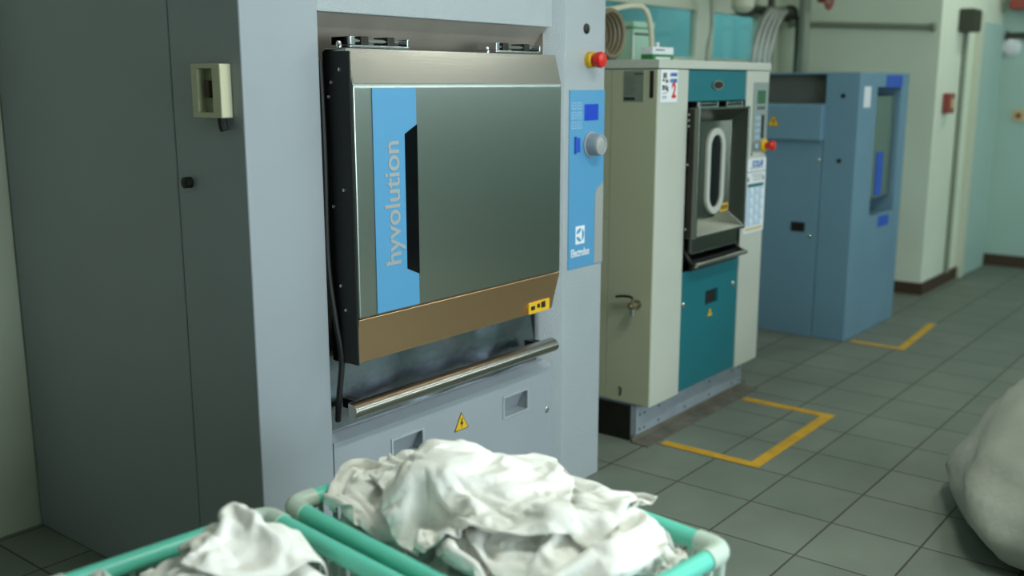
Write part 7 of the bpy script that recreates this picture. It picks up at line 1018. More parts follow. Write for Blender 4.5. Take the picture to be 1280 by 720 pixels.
CLOTH['right_4'] = 42, [
-43,10,-13,2,-2,2,-1,2,0,0,0,-2,2,6,-4,2,8,5,-15,6,-15,13,-4,1,-18,6,12,-8,-7,0,-6,20,-15,20,-18,5,-2,-1,1,1,11,0,8,5,-3,-4,0,1,-1,2,0,1,-3,1,1,1,3,4,2,-1,
2,-10,-1,5,-2,-5,-11,7,7,-16,8,-8,5,6,-1,-1,8,-9,0,-1,0,-1,0,9,9,4,-2,-4,0,1,-1,2,0,-1,1,-1,1,2,3,2,2,-1,1,-5,-4,5,-2,-7,-9,8,2,-12,8,-8,9,3,-2,-1,8,-9,
0,-1,-2,1,1,1,9,4,-3,-3,0,1,0,0,0,1,-2,2,2,-2,5,4,1,-4,-2,4,-7,4,-1,-17,5,7,-7,-5,1,1,7,0,-5,8,4,-10,-1,-1,0,1,0,0,9,3,-2,-3,0,0,1,-2,5,-5,4,-2,
2,2,3,3,-1,-2,-2,1,1,-1,-9,-2,-1,-4,7,-12,5,6,0,0,-4,10,0,-7,-2,-1,0,-1,0,9,9,2,-1,-5,4,-2,1,-3,2,4,-2,-1,2,5,0,3,-2,-2,-3,1,9,-11,-1,-12,7,-10,9,-9,4,10,
-3,0,-5,9,-1,-3,-7,5,-2,-1,-2,2,8,2,-1,-4,0,2,1,-4,1,5,-4,4,-1,3,6,-1,-5,-2,3,-2,4,3,-15,-3,-7,8,-9,5,5,3,1,-3,-4,10,-1,-11,6,-1,-2,-2,-2,5,9,0,2,-7,3,2,
-1,-6,8,0,-3,4,-5,13,-3,5,-9,-3,1,8,-5,4,-7,-11,-3,0,0,4,3,2,2,-3,-4,9,-2,-6,1,-4,3,4,-7,-1,10,-2,2,-3,2,0,-2,-3,7,0,-2,0,2,5,4,0,-8,0,-3,11,-5,-9,3,2,
-11,-4,3,1,3,4,0,-3,-2,2,1,5,-7,-2,-1,5,-9,9,11,-2,1,-5,6,-3,-3,5,2,-2,2,-1,0,4,8,-6,0,-7,1,9,-3,-10,-2,0,4,-11,4,0,3,2,0,-1,-2,-1,2,0,6,-8,0,-2,-1,10,
11,-4,2,-3,4,-6,5,1,-2,6,-5,4,-2,3,10,-6,-5,0,-4,8,2,-9,-5,-1,0,0,-2,0,3,2,-1,0,-2,-3,7,-5,7,-7,-1,3,-4,1,11,-4,1,-3,3,-1,1,-4,9,-2,1,-1,2,0,7,2,-9,-2,
0,2,1,4,-13,-1,0,0,-4,5,0,2,-1,-1,-1,-4,1,12,-10,-4,12,-6,-3,2,10,-6,2,1,-5,7,-7,5,2,5,-6,5,-2,2,3,7,-11,-2,-1,4,0,-3,1,-9,1,-1,-2,4,2,-2,1,-3,3,-9,7,4,
1,-10,5,7,-7,1,10,-7,4,-2,-1,0,0,4,0,4,-2,3,-1,0,2,9,-8,-6,0,4,0,-3,-9,8,-3,-8,-2,17,-9,1,-2,-3,4,-6,9,-2,-5,4,2,-5,5,6,10,-7,4,-4,1,0,0,4,0,3,-1,-1,
8,-6,2,6,0,-9,0,-2,7,-15,8,-7,11,-10,-3,14,-9,0,-2,-4,3,3,3,-7,5,-2,0,5,-6,9,9,-8,3,0,-3,2,2,-3,9,-3,2,-2,7,-3,1,-1,8,-7,-6,2,-6,7,-10,5,-5,3,4,5,-8,-2,
-3,-2,4,4,-1,-4,5,-4,1,0,7,-5,8,-7,-1,0,5,-5,4,-3,10,-4,0,1,2,6,-6,3,-3,7,-8,-2,-2,-2,0,2,-5,-1,8,-5,3,2,-10,0,4,2,0,-4,5,-7,6,1,-4,11,3,-3,-4,-2,5,-2,
0,0,5,5,-5,0,2,4,1,-2,-3,0,8,-8,-6,1,2,-2,-5,0,6,-1,1,-1,-7,1,4,2,-3,-1,4,-8,5,6,-6,3,9,-4,-4,-1,3,2,-4,5,2,0,5,-7,5,-2,10,-9,3,-2,-2,8,-9,-6,4,1,
-7,-1,8,-4,4,-2,-8,3,3,1,-1,-1,1,-8,9,0,4,-6,8,-4,-4,-2,2,1,4,1,1,0,0,3,0,-2,1,8,-7,-1,2,-4,8,-12,-1,-2,6,-9,5,6,-2,-4,-7,7,-2,-1,8,-6,-1,-5,10,-3,2,1,
7,-4,-4,-2,3,0,4,1,0,0,3,1,-2,1,1,-2,8,-4,-4,2,-2,2,-9,-1,4,-5,0,12,-5,-7,-3,7,-6,0,16,-13,-4,3,7,-3,1,1,8,-4,-4,-2,1,4,2,1,0,-1,5,0,-2,1,-1,3,-4,5,
4,-10,5,-8,5,-11,10,-9,2,11,-6,-10,7,-3,-2,1,16,-16,0,0,10,-5,1,2,8,-3,-5,-2,-2,10,-5,-2,16,-11,6,2,-9,5,6,-5,0,0,1,5,-12,8,-13,6,5,-14,9,6,-13,5,0,-3,-2,1,17,-18,
-2,5,3,7,-6,3,8,-3,-4,-2,-3,2,4,3,2,5,-3,1,-7,6,-1,3,-4,7,-3,-3,3,-8,1,0,3,-11,11,1,-11,6,-3,0,-6,8,11,-18,2,4,-4,19,-11,1,7,-1,-5,-5,2,-1,3,3,2,5,-4,5,
-9,6,-1,0,-1,3,6,-5,-3,-3,-3,4,-6,1,8,-3,-7,3,-1,-3,-2,6,7,-11,-3,4,3,12,-6,-3,0,7,-12,-5,1,0,1,-1,8,6,-6,1,-1,2,-3,5,-6,2,3,9,-11,-11,13,-7,1,-2,-2,3,2,2,
-7,-4,4,2,-2,1,-4,4,2,7,3,-8,7,3,-18,19,-18,12,-10,6,6,0,3,-4,1,1,-5,-2,10,-1,-5,5,5,-17,3,9,-9,-1,2,-2,5,1,-10,5,-1,0,-4,3,-1,1,5,6,2,-8,-7,13,-26,9,2,-6,
0,5,1,2,2,-7,9,-5,0,-9,7,8,2,-8,-1,5,-11,3,7,-5,-3,1,3,-8,5,-4,4,1,-5,-1,-4,5,10,4,-1,-6,4,9,-17,7,1,-8,0,4,2,-2,9,-14,12,1,-8,-5,8,1,7,-4,-7,0,3,-5,
-1,6,2,-2,-8,5,-9,10,-5,11,-19,0,6,8,5,-8,16,-11,8,-2,4,-2,1,-9,0,2,5,-3,0,3,1,-1,4,-15,15,-3,-1,10,-13,2,-5,5,-5,2,7,-4,-1,-6,-5,16,-7,0,-7,-1,1,11,-4,6,10,-9,
-1,7,-4,-4,2,-8,-2,3,3,-1,2,-4,10,-5,-3,-2,10,-5,1,-1,7,-12,3,-5,6,-4,-2,5,1,1,-15,11,14,-14,-9,0,-1,17,-3,2,3,0,6,4,3,-8,2,-7,-3,3,3,-1,2,-5,3,10,-9,-3,-1,16,
-9,-2,6,-6,-3,-1,-1,6,-8,3,7,-6,-11,13,17,-26,1,1,-10,24,-5,8,-2,-7,1,8,-2,-4,-1,-7,-2,2,2,1,-1,-5,9,-5,11,-15,7,2,6,-6,-4,8,-8,-1,-2,3,-5,6,-6,7,-13,14,11,-13,-13,8,
-11,24,-17,21,5,-15,7,7,-9,11,-11,1,-8,1,9,-5,-2,-4,8,3,-6,5,-5,10,-6,6,-8,0,4,-5,-2,-1,-2,7,-7,-2,6,2,0,14,-26,0,-5,29,-19,8,17,-7,4,9,-14,14,-13,0,4,-9,3,8,-6,-6,
6,2,4,-4,-1,3,4,-5,2,-3,1,-4,-1,0,-1,-1,-1,3,0,4,-1,13,-26,2,-6,22,-8,1,21,-1,6,9,-14,5,-4,1,7,-7,-7,11,-1,-9,5,1,-1,5,1,-6,5,5,-10,3,-3,-4,3,0,-3,5,-3,-5,
9,0,-1,5,-17,3,-11,34,-20,-1,17,10,6,9,-12,-1,0,-2,3,1,2,3,-5,-5,-1,5,6,-3,0,-2,1,1,3,-10,1,0,0,1,-2,0,1,5,-1,-7,13,-13,-1,1,-14,30,-28,16,13,11,5,10,-12,-1,-2,0,
2,0,2,0,-2,3,-8,1,4,8,-3,-1,-1,-1,-3,2,-3,0,-1,-1,1,0,1,3,-5,3,-6,4,1,-15,6,24,-27,11,7,7,5,5,-5,-1,0,-4,-3,7,2,-1,-2,-1,-5,3,2,-2,1,5,2,3,-5,-3,-5,1,
1,0,-2,0,4,-3,4,-5,-4,2,-2,-11,24,4,-15,4,6,2,0,-2,2,0,2,2,-13,10,-2,-1,1,-1,-3,0,2,-2,-1,0,7,4,-2,-1,-4,-3,0,0,-2,1,0,1,1,-2,-3,-2,-4,-3,21,2,-9,5,-11,24,
9,-7,4,-1,4,8,-10,0,4,-2,-2,0,-2,0,-1,1,-4,4,3,0,7,-10,2,1,-3,-1,0,-1,1,-1,-2,-1,1,0,-2,-6,20,-11,24,-12,-22,14,0,0,-1,-3,-4,13,-6,6,-7,1,0,0,1,-4,0,-2,-2,6,
0,2,-3,-2,1,1,-1,-1,0,-1,1,-2,-2,0,0,3,-1,1,-5,6,14,11,-28,5,-282,14,4,-5,-2,3,3,-1,-1,0,3,2,1,-5,-2,-4,7,-4,9,-4,-2,-4,3,-6,-5,6,-7,4,-16,24,0,10,-6,-2,-26,25,
-4,-1,4,3,1,0,-4,18,-1,-4,-2,4,2,1,-7,6,2,-1,2,-7,0,0,6,0,-3,2,-1,-6,4,1,-19,16,-6,-5,-8,17,6,7,-2,-4,-29,25,-2,0,4,1,0,3,0,17,0,-6,4,-1,4,-1,-5,2,5,0,
1,-8,1,2,3,1,-2,0,0,-6,5,-2,-16,18,-5,-9,-8,19,1,8,-1,-3,-25,17,3,-2,4,2,1,1,-2,18,-1,-4,0,4,0,-1,-1,-4,7,3,-3,-1,-4,1,0,5,-1,-3,2,-3,0,-7,3,3,2,-19,6,11,
-2,10,-3,-1,-20,14,1,1,1,3,1,0,-1,18,-1,-2,-1,0,4,-5,3,0,-1,5,-2,-1,-3,-3,6,1,-2,1,-1,-5,5,-2,-8,6,4,-12,-3,8,4,7,-5,0,-13,8,3,0,2,0,2,0,-1,18,-1,-4,3,0,
2,-6,2,3,-1,3,-1,-1,-1,-7,9,-1,0,1,-6,4,0,-7,7,-12,12,-11,6,-6,6,8,-6,-5,6,-6,5,0,2,0,2,-1,0,17,1,-3,-2,5,-1,-3,-2,4,2,0,-1,-2,1,-3,5,-1,-1,2,-2,-4,3,-1,
-8,10,-11,7,2,-7,0,12,-7,-5,4,3,-3,4,0,0,-1,4,-1,18,-1,-3,3,0,0,-8,7,0,2,-1,0,-2,1,0,1,0,1,-5,6,-5,0,-4,1,-1,3,-2,1,-5,1,10,-5,-5,4,-4,8,-2,1,1,-1,-2,
1,16,1,0,-1,1,-2,-4,5,-1,3,0,-2,-3,3,1,0,1,2,-6,2,0,-2,0,-5,0,4,-1,-6,3,2,6,-3,-3,0,-3,3,5,-1,1,-4,5,2,15,3,-3,2,-2,-2,3,-2,2,1,0,-1,1,-7,10,-3,1,
3,-6,0,2,-3,-2,1,-4,3,1,-11,5,10,-3,1,-1,-3,-2,1,2,5,-2,-2,1,3,17,-3,1,1,-3,3,0,0,-2,3,0,0,-1,-6,8,-1,2,3,-4,-4,2,-2,-1,1,-6,4,1,-13,9,6,1,-1,-8,8,-2,
-3,3,0,3,-2,1,3,17,-2,1,-5,5,0,-2,1,0,1,2,-2,-1,0,-1,2,3,4,-2,-6,-1,1,-3,-1,1,1,-2,-12,13,2,2,-2,-9,5,7,-1,-7,7,-1,0,0,5,15,-1,1,-1,2,-3,2,0,-2,4,0,
-2,1,2,-8,8,0,4,-1,-8,5,-2,-3,-2,1,2,-5,-10,13,3,-1,2,-7,-6,12,3,-5,2,0,0,0,5,14,-1,3,-1,-2,1,-1,1,1,0,1,0,0,3,-9,7,1,3,-2,-4,3,-4,2,-1,-7,1,5,-12,11,
1,-2,5,-4,-13,14,-2,6,-2,-1,0,1,4,14,-2,3,0,0,-2,-3,3,3,0,0,-1,2,-1,-1,-2,6,2,1,-9,1,3,-4,3,-3,-3,-6,10,-3,3,-4,5,2,-17,16,-6,5,1,-1,0,1,4,14,-1,1,0,0,
-1,0,-4,6,1,0,-1,2,-2,4,-7,5,4,0,-4,-2,-3,3,-2,2,-1,-9,7,0,-1,1,4,1,-16,15,-8,7,0,0,-1,0,2,15,-1,-1,2,-4,4,-1,-5,3,3,1,0,-2,5,-2,0,-3,5,1,-1,-2,-3,-2,
1,1,1,-5,2,-1,-5,8,3,1,-17,14,-6,5,1,0,-1,-1,5,14,-1,-2,3,0,-1,3,-4,-4,6,2,0,-1,2,1,0,-1,-1,1,1,-1,0,-4,1,-1,-3,6,-3,-1,-9,14,-1,0,-12,11,-5,2,3,-1,0,0,
3,14,-3,1,2,0,-1,3,-3,-1,-4,8,0,1,-2,3,-1,1,1,-5,4,-2,0,1,-3,-1,-5,4,2,2,-12,15,-3,-7,1,5,-4,0,4,0,-3,3,1,16,-5,2,-2,2,3,-2,-1,-1,1,-3,6,1,2,-5,4,0,
0,0,-3,1,-1,0,2,-1,-5,-4,7,0,-6,10,1,-8,-4,8,-3,-2,4,2,-3,1,3,15,-4,0,3,-2,0,5,-1,-4,-1,-2,7,1,1,1,-4,1,3,-2,1,-3,1,-2,1,3,-3,-11,10,-5,6,2,2,-4,-12,13,
-2,-7,6,4,-3,-2,2,16,-5,-2,4,1,-3,5,0,-2,-6,2,6,2,0,0,1,-3,-1,4,-3,0,1,-5,6,-4,5,-15,11,-4,4,2,3,-6,-13,14,1,-9,5,5,-3,-3,3,16,-5,-1,-1,5,0,-2,4,-3,3,-11,
10,3,0,0,1,-1,0,-3,2,0,-4,3,0,0,2,-13,7,3,1,2,1,-4,-15,16,-7,4,0,2,-1,-8,3,17,-7,2,-4,2,3,0,1,1,0,-5,5,-1,5,0,-1,0,0,-1,-1,1,-3,1,2,-2,-1,-2,1,1,
2,2,-2,1,-15,6,5,4,-5,0,4,-8,4,16,-5,-3,3,-1,3,1,-6,8,-3,3,-2,2,0,3,0,-1,-2,2,-1,0,-1,-2,2,1,-5,2,-1,2,1,2,-3,2,-10,-3,9,2,-4,2,2,-5,6,13,1,-11,8,2,
-2,-4,9,-5,4,-2,5,-2,3,-3,3,-1,1,-4,3,-3,1,0,0,2,-5,0,2,0,2,-3,3,1,-6,-10,9,3,-7,9,-3,-2,4,15,-8,1,-3,11,-10,6,3,0,-5,5,3,-1,3,-4,2,0,0,1,-3,-2,2,0,
0,1,-1,-2,0,2,-3,4,0,0,-11,7,-6,1,3,2,2,-3,6,11,-2,2,-8,1,8,2,-1,3,-5,5,1,3,-1,-3,3,-2,0,2,-1,-3,-2,3,0,0,-1,1,-1,-1,2,0,1,1,-13,11,-7,-12,18,-3,3,-1,
0,14,-1,-15,14,-10,9,2,1,-2,4,0,3,0,1,-6,5,-1,-1,1,1,-3,-2,0,1,1,0,1,-3,2,-3,5,-2,2,-9,2,4,-26,27,1,-6,4,-4,17,-3,-17,15,-9,10,0,-1,0,2,5,0,2,-1,-6,3,1,
1,-2,2,-2,-2,0,-2,2,1,1,-1,-1,-3,7,-3,-2,0,-1,-1,-27,32,-3,-3,5,1,13,3,-20,17,-8,6,4,-2,2,-4,7,1,2,0,-7,2,3,0,0,-2,-1,2,-4,-1,1,1,1,1,0,-5,8,-4,0,-8,2,
4,-30,36,-8,-2,2,-1,15,-2,-17,18,-6,2,3,3,-2,-2,5,4,-2,2,-5,1,0,2,0,-1,-2,0,0,-1,-3,2,2,1,1,-5,8,-8,1,1,-6,1,-29,35,-1,-6,2,0,14,-6,-7,13,-1,-5,4,2,2,-2,3,
2,2,-2,-2,-1,3,-1,1,0,-3,1,-2,-1,0,0,0,1,4,-3,7,-7,-6,-1,10,-17,-17,29,1,-9,3,-4,13,-8,2,9,-2,-3,2,-2,4,0,2,2,1,0,-3,1,-3,5,-2,1,-2,-1,0,-1,0,-1,0,-1,2,
6,3,-7,-7,-3,6,-4,-27,34,3,-18,0,-2,12,-10,10,4,-2,1,-4,1,3,1,-1,4,1,-1,1,-5,4,-2,2,-2,0,0,-1,-1,0,1,-1,-1,0,7,-3,4,-11,-3,4,-3,-26,33,2,-28,13,-4,11,-8,13,-2,1,
-1,1,-3,3,0,0,4,1,-1,0,0,-1,0,-3,3,-1,-1,-1,0,0,0,2,-1,0,5,-4,5,-7,-6,-6,7,-25,38,-13,-19,9,-5,12,-4,6,1,-1,0,1,0,-1,2,1,-1,3,0,0,0,0,0,-2,-2,0,1,-1,
0,0,1,-1,2,1,3,-1,1,-4,-2,-17,13,-31,40,-13,-5,-6,-1,9,5,0,0,0,0,0,2,-1,2,-1,0,3,0,-1,1,0,-1,1,-3,-1,0,1,-2,1,0,1,0,3,-1,5,-6,1,2,-25,12,-19,24,-7,9,-31,
-2,14,0,0,-1,0,-1,3,0,1,1,1,-2,3,-1,1,-1,1,-1,-1,1,-2,0,-1,-1,1,0,1,0,1,3,2,-3,-2,-3,-7,-8,-17,33,-2,-2,-25,3,13,2,-2,0,1,-3,2,2,1,1,0,2,-1,1,0,-3,2,
1,-2,0,0,0,-1,-1,-1,2,-1,2,0,4,0,0,-5,-4,-2,-17,-20,48,-5,-2,-33,1,15,0,-2,0,-1,1,1,-2,4,1,1,1,0,-1,0,-1,1,-2,1,0,-1,1,0,-2,1,-1,1,0,2,2,1,0,-3,-2,-5,
-29,-3,42,-12,7,-31,0,17,-2,-4,2,1,0,-3,4,1,1,1,0,1,-1,0,-1,1,-1,-3,1,1,1,-1,0,-1,1,0,0,2,1,2,-1,-1,-1,-1,-34,-7,41,-7,0,-14,762,-5,10,7,2,-1,-8,-11,-4,2,0,2,
3,9,5,4,-6,0,-10,2,-2,12,-6,-18,17,-14,26,-30,15,0,-2,9,-15,1,-5,1,-4,0,5,8,5,0,2,2,-4,15,1,-3,-7,-9,-9,9,1,-7,8,16,-3,3,-13,7,-1,-13,10,9,-7,-9,-4,2,22,-21,-8,13,
14,-21,12,-9,-12,4,-1,0,6,9,4,-8,4,-5,9,10,-3,-1,-5,-12,-6,3,10,-8,2,19,-2,0,-4,-10,7,-1,-8,17,-7,-10,-4,9,13,-19,-7,16,15,-28,13,-3,-17,3,2,-1,14,2,0,0,-2,0,4,8,1,-7,
-1,-13,-1,-4,9,5,-8,12,6,0,-1,-12,0,6,-7,12,-1,-14,-4,20,-7,-9,-6,20,12,-29,16,-12,-13,4,2,2,2,13,-1,-3,0,3,2,5,0,1,-12,-11,7,-1,-6,11,5,-7,14,3,-10,1,-8,-1,5,11,-15,9,
-20,18,-1,-3,-13,29,1,-24,16,-18,-9,3,4,2,2,2,7,8,3,5,-1,8,-5,1,-11,-10,4,9,-9,8,-2,7,3,8,-12,1,1,-6,-7,12,2,-10,3,-7,12,-5,-4,23,0,-25,17,-25,3,-4,9,-5,4,3,3,6,
5,5,-1,4,3,-13,1,-9,-2,14,-4,-5,5,12,-9,11,-14,7,3,0,-13,-2,5,5,-9,6,-5,4,7,10,3,-24,14,-25,1,8,-6,3,2,3,8,-8,6,6,-4,7,-9,3,-7,-9,9,-1,10,-10,7,-1,8,-9,7,-12,
12,8,-11,-11,0,-1,6,-4,7,-1,11,4,2,-20,12,-24,0,1,10,-3,-1,0,5,8,3,8,-4,-7,6,1,-13,-2,14,-9,6,4,-11,17,-7,4,-14,9,0,14,-3,-17,-5,1,-4,16,-7,2,15,0,1,-15,7,-20,0,-4,
3,13,0,-7,8,-3,1,10,-11,6,-5,-6,-4,3,13,-5,-8,12,-12,12,5,-12,2,-4,8,11,-1,-10,-10,-4,-1,3,16,-11,17,1,-8,1,-6,-11,-4,-2,-1,6,13,0,-5,-8,2,5,3,-15,7,-8,3,0,5,7,-6,-7,
7,-6,16,-6,-13,9,-1,14,1,-7,-14,1,-3,-6,21,-7,15,-2,-4,-5,-4,-12,1,2,-6,5,1,15,-4,-1,2,1,7,-9,-11,10,0,4,-8,5,8,-9,-1,-6,18,1,-18,4,6,10,3,-5,-10,-8,-3,1,11,8,6,-4,
-3,-5,-5,-13,4,5,0,-3,-1,4,9,2,2,7,-15,13,-6,-5,8,-5,0,-4,7,5,-11,-2,12,7,-11,-8,8,12,5,-14,1,-8,-4,-1,7,13,5,-6,-4,-10,4,-8,-9,7,7,1,-4,-2,3,11,2,7,-17,8,4,5,
-10,-3,-2,10,-9,11,-6,-6,6,13,-6,-11,1,19,1,-13,-1,-5,2,2,-2,9,8,-6,-9,-6,5,0,-17,6,4,8,2,-4,-2,-1,3,6,-17,13,0,0,-2,-12,4,9,-3,-2,9,-9,-6,19,0,-10,-5,10,12,-14,-2,-1,
-4,8,-2,14,-8,3,-12,-7,7,5,-20,14,-13,11,5,6,-3,-6,3,5,-13,1,6,3,4,-12,-7,8,4,-3,8,-1,-14,14,5,0,-11,-1,14,-1,-16,8,-5,5,5,10,-6,-1,-17,1,5,7,-22,16,-15,12,-1,7,7,-1,
4,3,-8,1,-3,13,-10,6,-16,4,5,2,5,6,-11,-5,15,1,0,-10,1,5,4,-19,12,-4,12,3,0,-1,-23,6,13,-8,-16,19,-18,18,-8,0,9,8,-6,9,-16,-1,14,-10,9,-7,-10,-1,6,7,-5,11,1,-14,5,9,
1,1,-7,1,-1,-11,9,-4,19,-11,6,0,-23,11,13,-19,-8,21,-20,20,-8,-6,4,12,-1,8,-17,2,9,2,-6,8,-18,2,-3,9,6,-5,12,-3,-11,3,8,2,-1,-9,3,1,-5,-3,23,-6,-2,-9,-14,18,7,-27,3,21,
-22,14,6,-12,-5,10,0,5,-12,3,-2,8,1,6,-21,2,1,-3,17,-8,6,5,-2,-7,-3,8,5,-8,-5,5,0,-5,18,3,-9,-14,-6,23,-4,-20,-3,24,-19,4,16,-11,-6,-1,-3,6,-15,4,6,-4,13,-5,-13,-2,-1,-3,
14,6,-9,6,4,1,-8,-6,11,4,-10,1,-9,14,5,7,-9,-19,5,21,-18,-1,-13,21,-8,-9,23,-10,-8,-3,-2,5,-12,-1,6,4,8,-5,-12,0,-6,0,14,0,5,-10,5,6,0,-5,-8,11,-2,-6,2,12,-9,15,-11,-8,
-10,26,-12,-9,-10,14,2,-12,24,-9,-9,-5,-2,5,-13,2,13,-10,3,3,-6,-4,2,-9,20,-4,-2,-1,0,-1,8,3,-7,-7,2,3,10,-12,9,10,-18,7,-16,22,-11,-5,-13,15,-9,3,16,0,-14,-10,-2,5,-14,7,9,-1,
-6,-9,0,11,-7,-7,10,13,-7,-5,1,-4,1,7,6,-8,-10,1,15,-9,14,0,-14,8,-14,16,-13,7,-20,7,2,6,3,8,-10,-14,-5,8,-17,16,-4,2,-8,-2,-9,15,-9,6,-6,19,-1,-8,-2,-3,-2,1,10,-1,-4,-10,
5,7,12,-6,-2,-3,-9,10,-9,10,-24,4,17,-4,-10,19,-4,-18,-8,11,-15,16,-8,-6,-3,-4,9,-10,7,-7,9,12,-7,6,-7,-4,-4,0,0,7,3,-3,-10,6,11,0,-1,-1,-7,-3,4,2,-14,-7,28,-15,-10,20,4,-23,
-4,7,-11,15,-9,0,-9,1,8,-1,-13,5,5,12,-9,6,-4,3,-4,-8,1,-4,11,3,-1,-5,-1,7,4,-2,-9,6,-2,-5,-11,3,25,-26,-1,23,-6,-15,-3,3,-7,14,5,-26,5,5,9,-8,-12,10,-5,9,6,-10,5,3,
1,-5,-8,-3,-1,15,-1,1,0,-7,10,-8,5,-7,4,-2,-15,12,12,-26,8,21,-10,-9,-8,3,-1,12,-4,-21,3,14,1,-15,6,4,-8,0,8,8,-11,-3,12,-2,-4,-9,-5,5,11,1,0,-2,-2,5,-6,1,-4,8,-6,-1,
-4,-10,11,10,-1,-7,-4,-1,9,7,-7,-20,11,-2,13,-19,2,13,-1,-9,1,3,8,-16,10,6,-6,0,-10,-1,2,11,0,-1,1,-1,-3,3,6,-22,15,5,-19,0,17,-12,10,0,8,-6,9,13,-9,-19,7,4,8,-3,-17,12,
9,-4,-3,-13,20,-6,-10,13,3,-13,7,-6,-6,3,11,-1,1,0,-6,7,5,-18,19,-21,14,-15,11,-10,21,-22,4,-2,-3,20,-10,-16,5,13,-7,7,-19,6,9,4,-3,-15,13,1,1,-11,13,0,-13,5,2,-11,8,3,6,-4,
-3,7,5,-3,-4,-18,11,-4,4,-3,20,-28,8,-5,-7,28,-15,-5,-6,18,-2,-3,-13,9,-8,11,4,-2,-14,9,7,-5,-4,10,-3,-11,10,-11,5,-7,12,0,-2,7,6,3,-26,6,8,-21,8,17,0,-22,-3,0,-14,24,-10,1,
-4,0,13,-4,-11,5,-7,-2,8,10,-8,-12,12,4,-7,5,4,-6,-3,1,-4,-5,3,6,4,3,10,-1,-26,4,11,-16,4,15,-3,-19,-6,4,-17,17,-5,2,1,-7,13,-2,0,-14,12,-10,0,3,13,-15,-2,5,10,-7,-1,0,
0,-1,0,-1,-5,-5,14,16,-13,8,-11,-9,0,-7,17,-8,13,-18,-4,6,-21,15,0,1,0,2,-2,4,4,-16,11,1,-8,-1,2,7,-11,-4,11,1,-3,0,0,1,-1,0,-1,0,-5,26,-17,11,-9,-18,7,-5,15,-12,21,-9,
-1,3,-16,9,3,1,2,0,0,7,-4,-2,-11,12,2,-3,-2,-2,-2,-5,-1,5,2,2,-1,0,1,-2,0,6,-7,12,4,-8,4,-28,12,6,-4,-15,37,-12,7,-8,2,1,1,7,-7,5,1,3,1,1,-13,4,6,-1,-1,-1,
0,-3,-2,-5,4,3,0,0,1,0,1,2,8,-14,14,-8,9,-20,-10,32,-28,-8,33,7,7,-6,-1,0,-1,7,7,-5,-2,2,2,1,1,-9,-1,4,6,-3,-3,-2,3,0,-3,1,-1,0,3,0,-3,9,0,-5,-6,5,11,-10,
-24,35,-29,-2,32,-9,8,-9,3,-1,1,1,1,11,-1,-4,1,0,-5,-1,1,2,-7,7,0,-2,1,1,0,0,0,0,0,0,0,1,-1,1,3,0,-8,17,-35,25,-13,-16,36,6,-1,0,-5,-3,0,5,-4,1,15,-6,0,0,
-3,-1,-3,2,5,-5,-8,6,4,0,0,-1,1,0,0,0,1,-2,1,1,2,2,3,3,-29,27,-18,-16,14,27,-8,1,3,-15,12,-5,-2,-3,5,7,1,-1,-1,-1,0,1,1,-7,-5,-1,3,7,0,1,0,-2,1,0,0,1,
1,0,1,-1,3,8,-26,22,-19,1,-14,37,
]
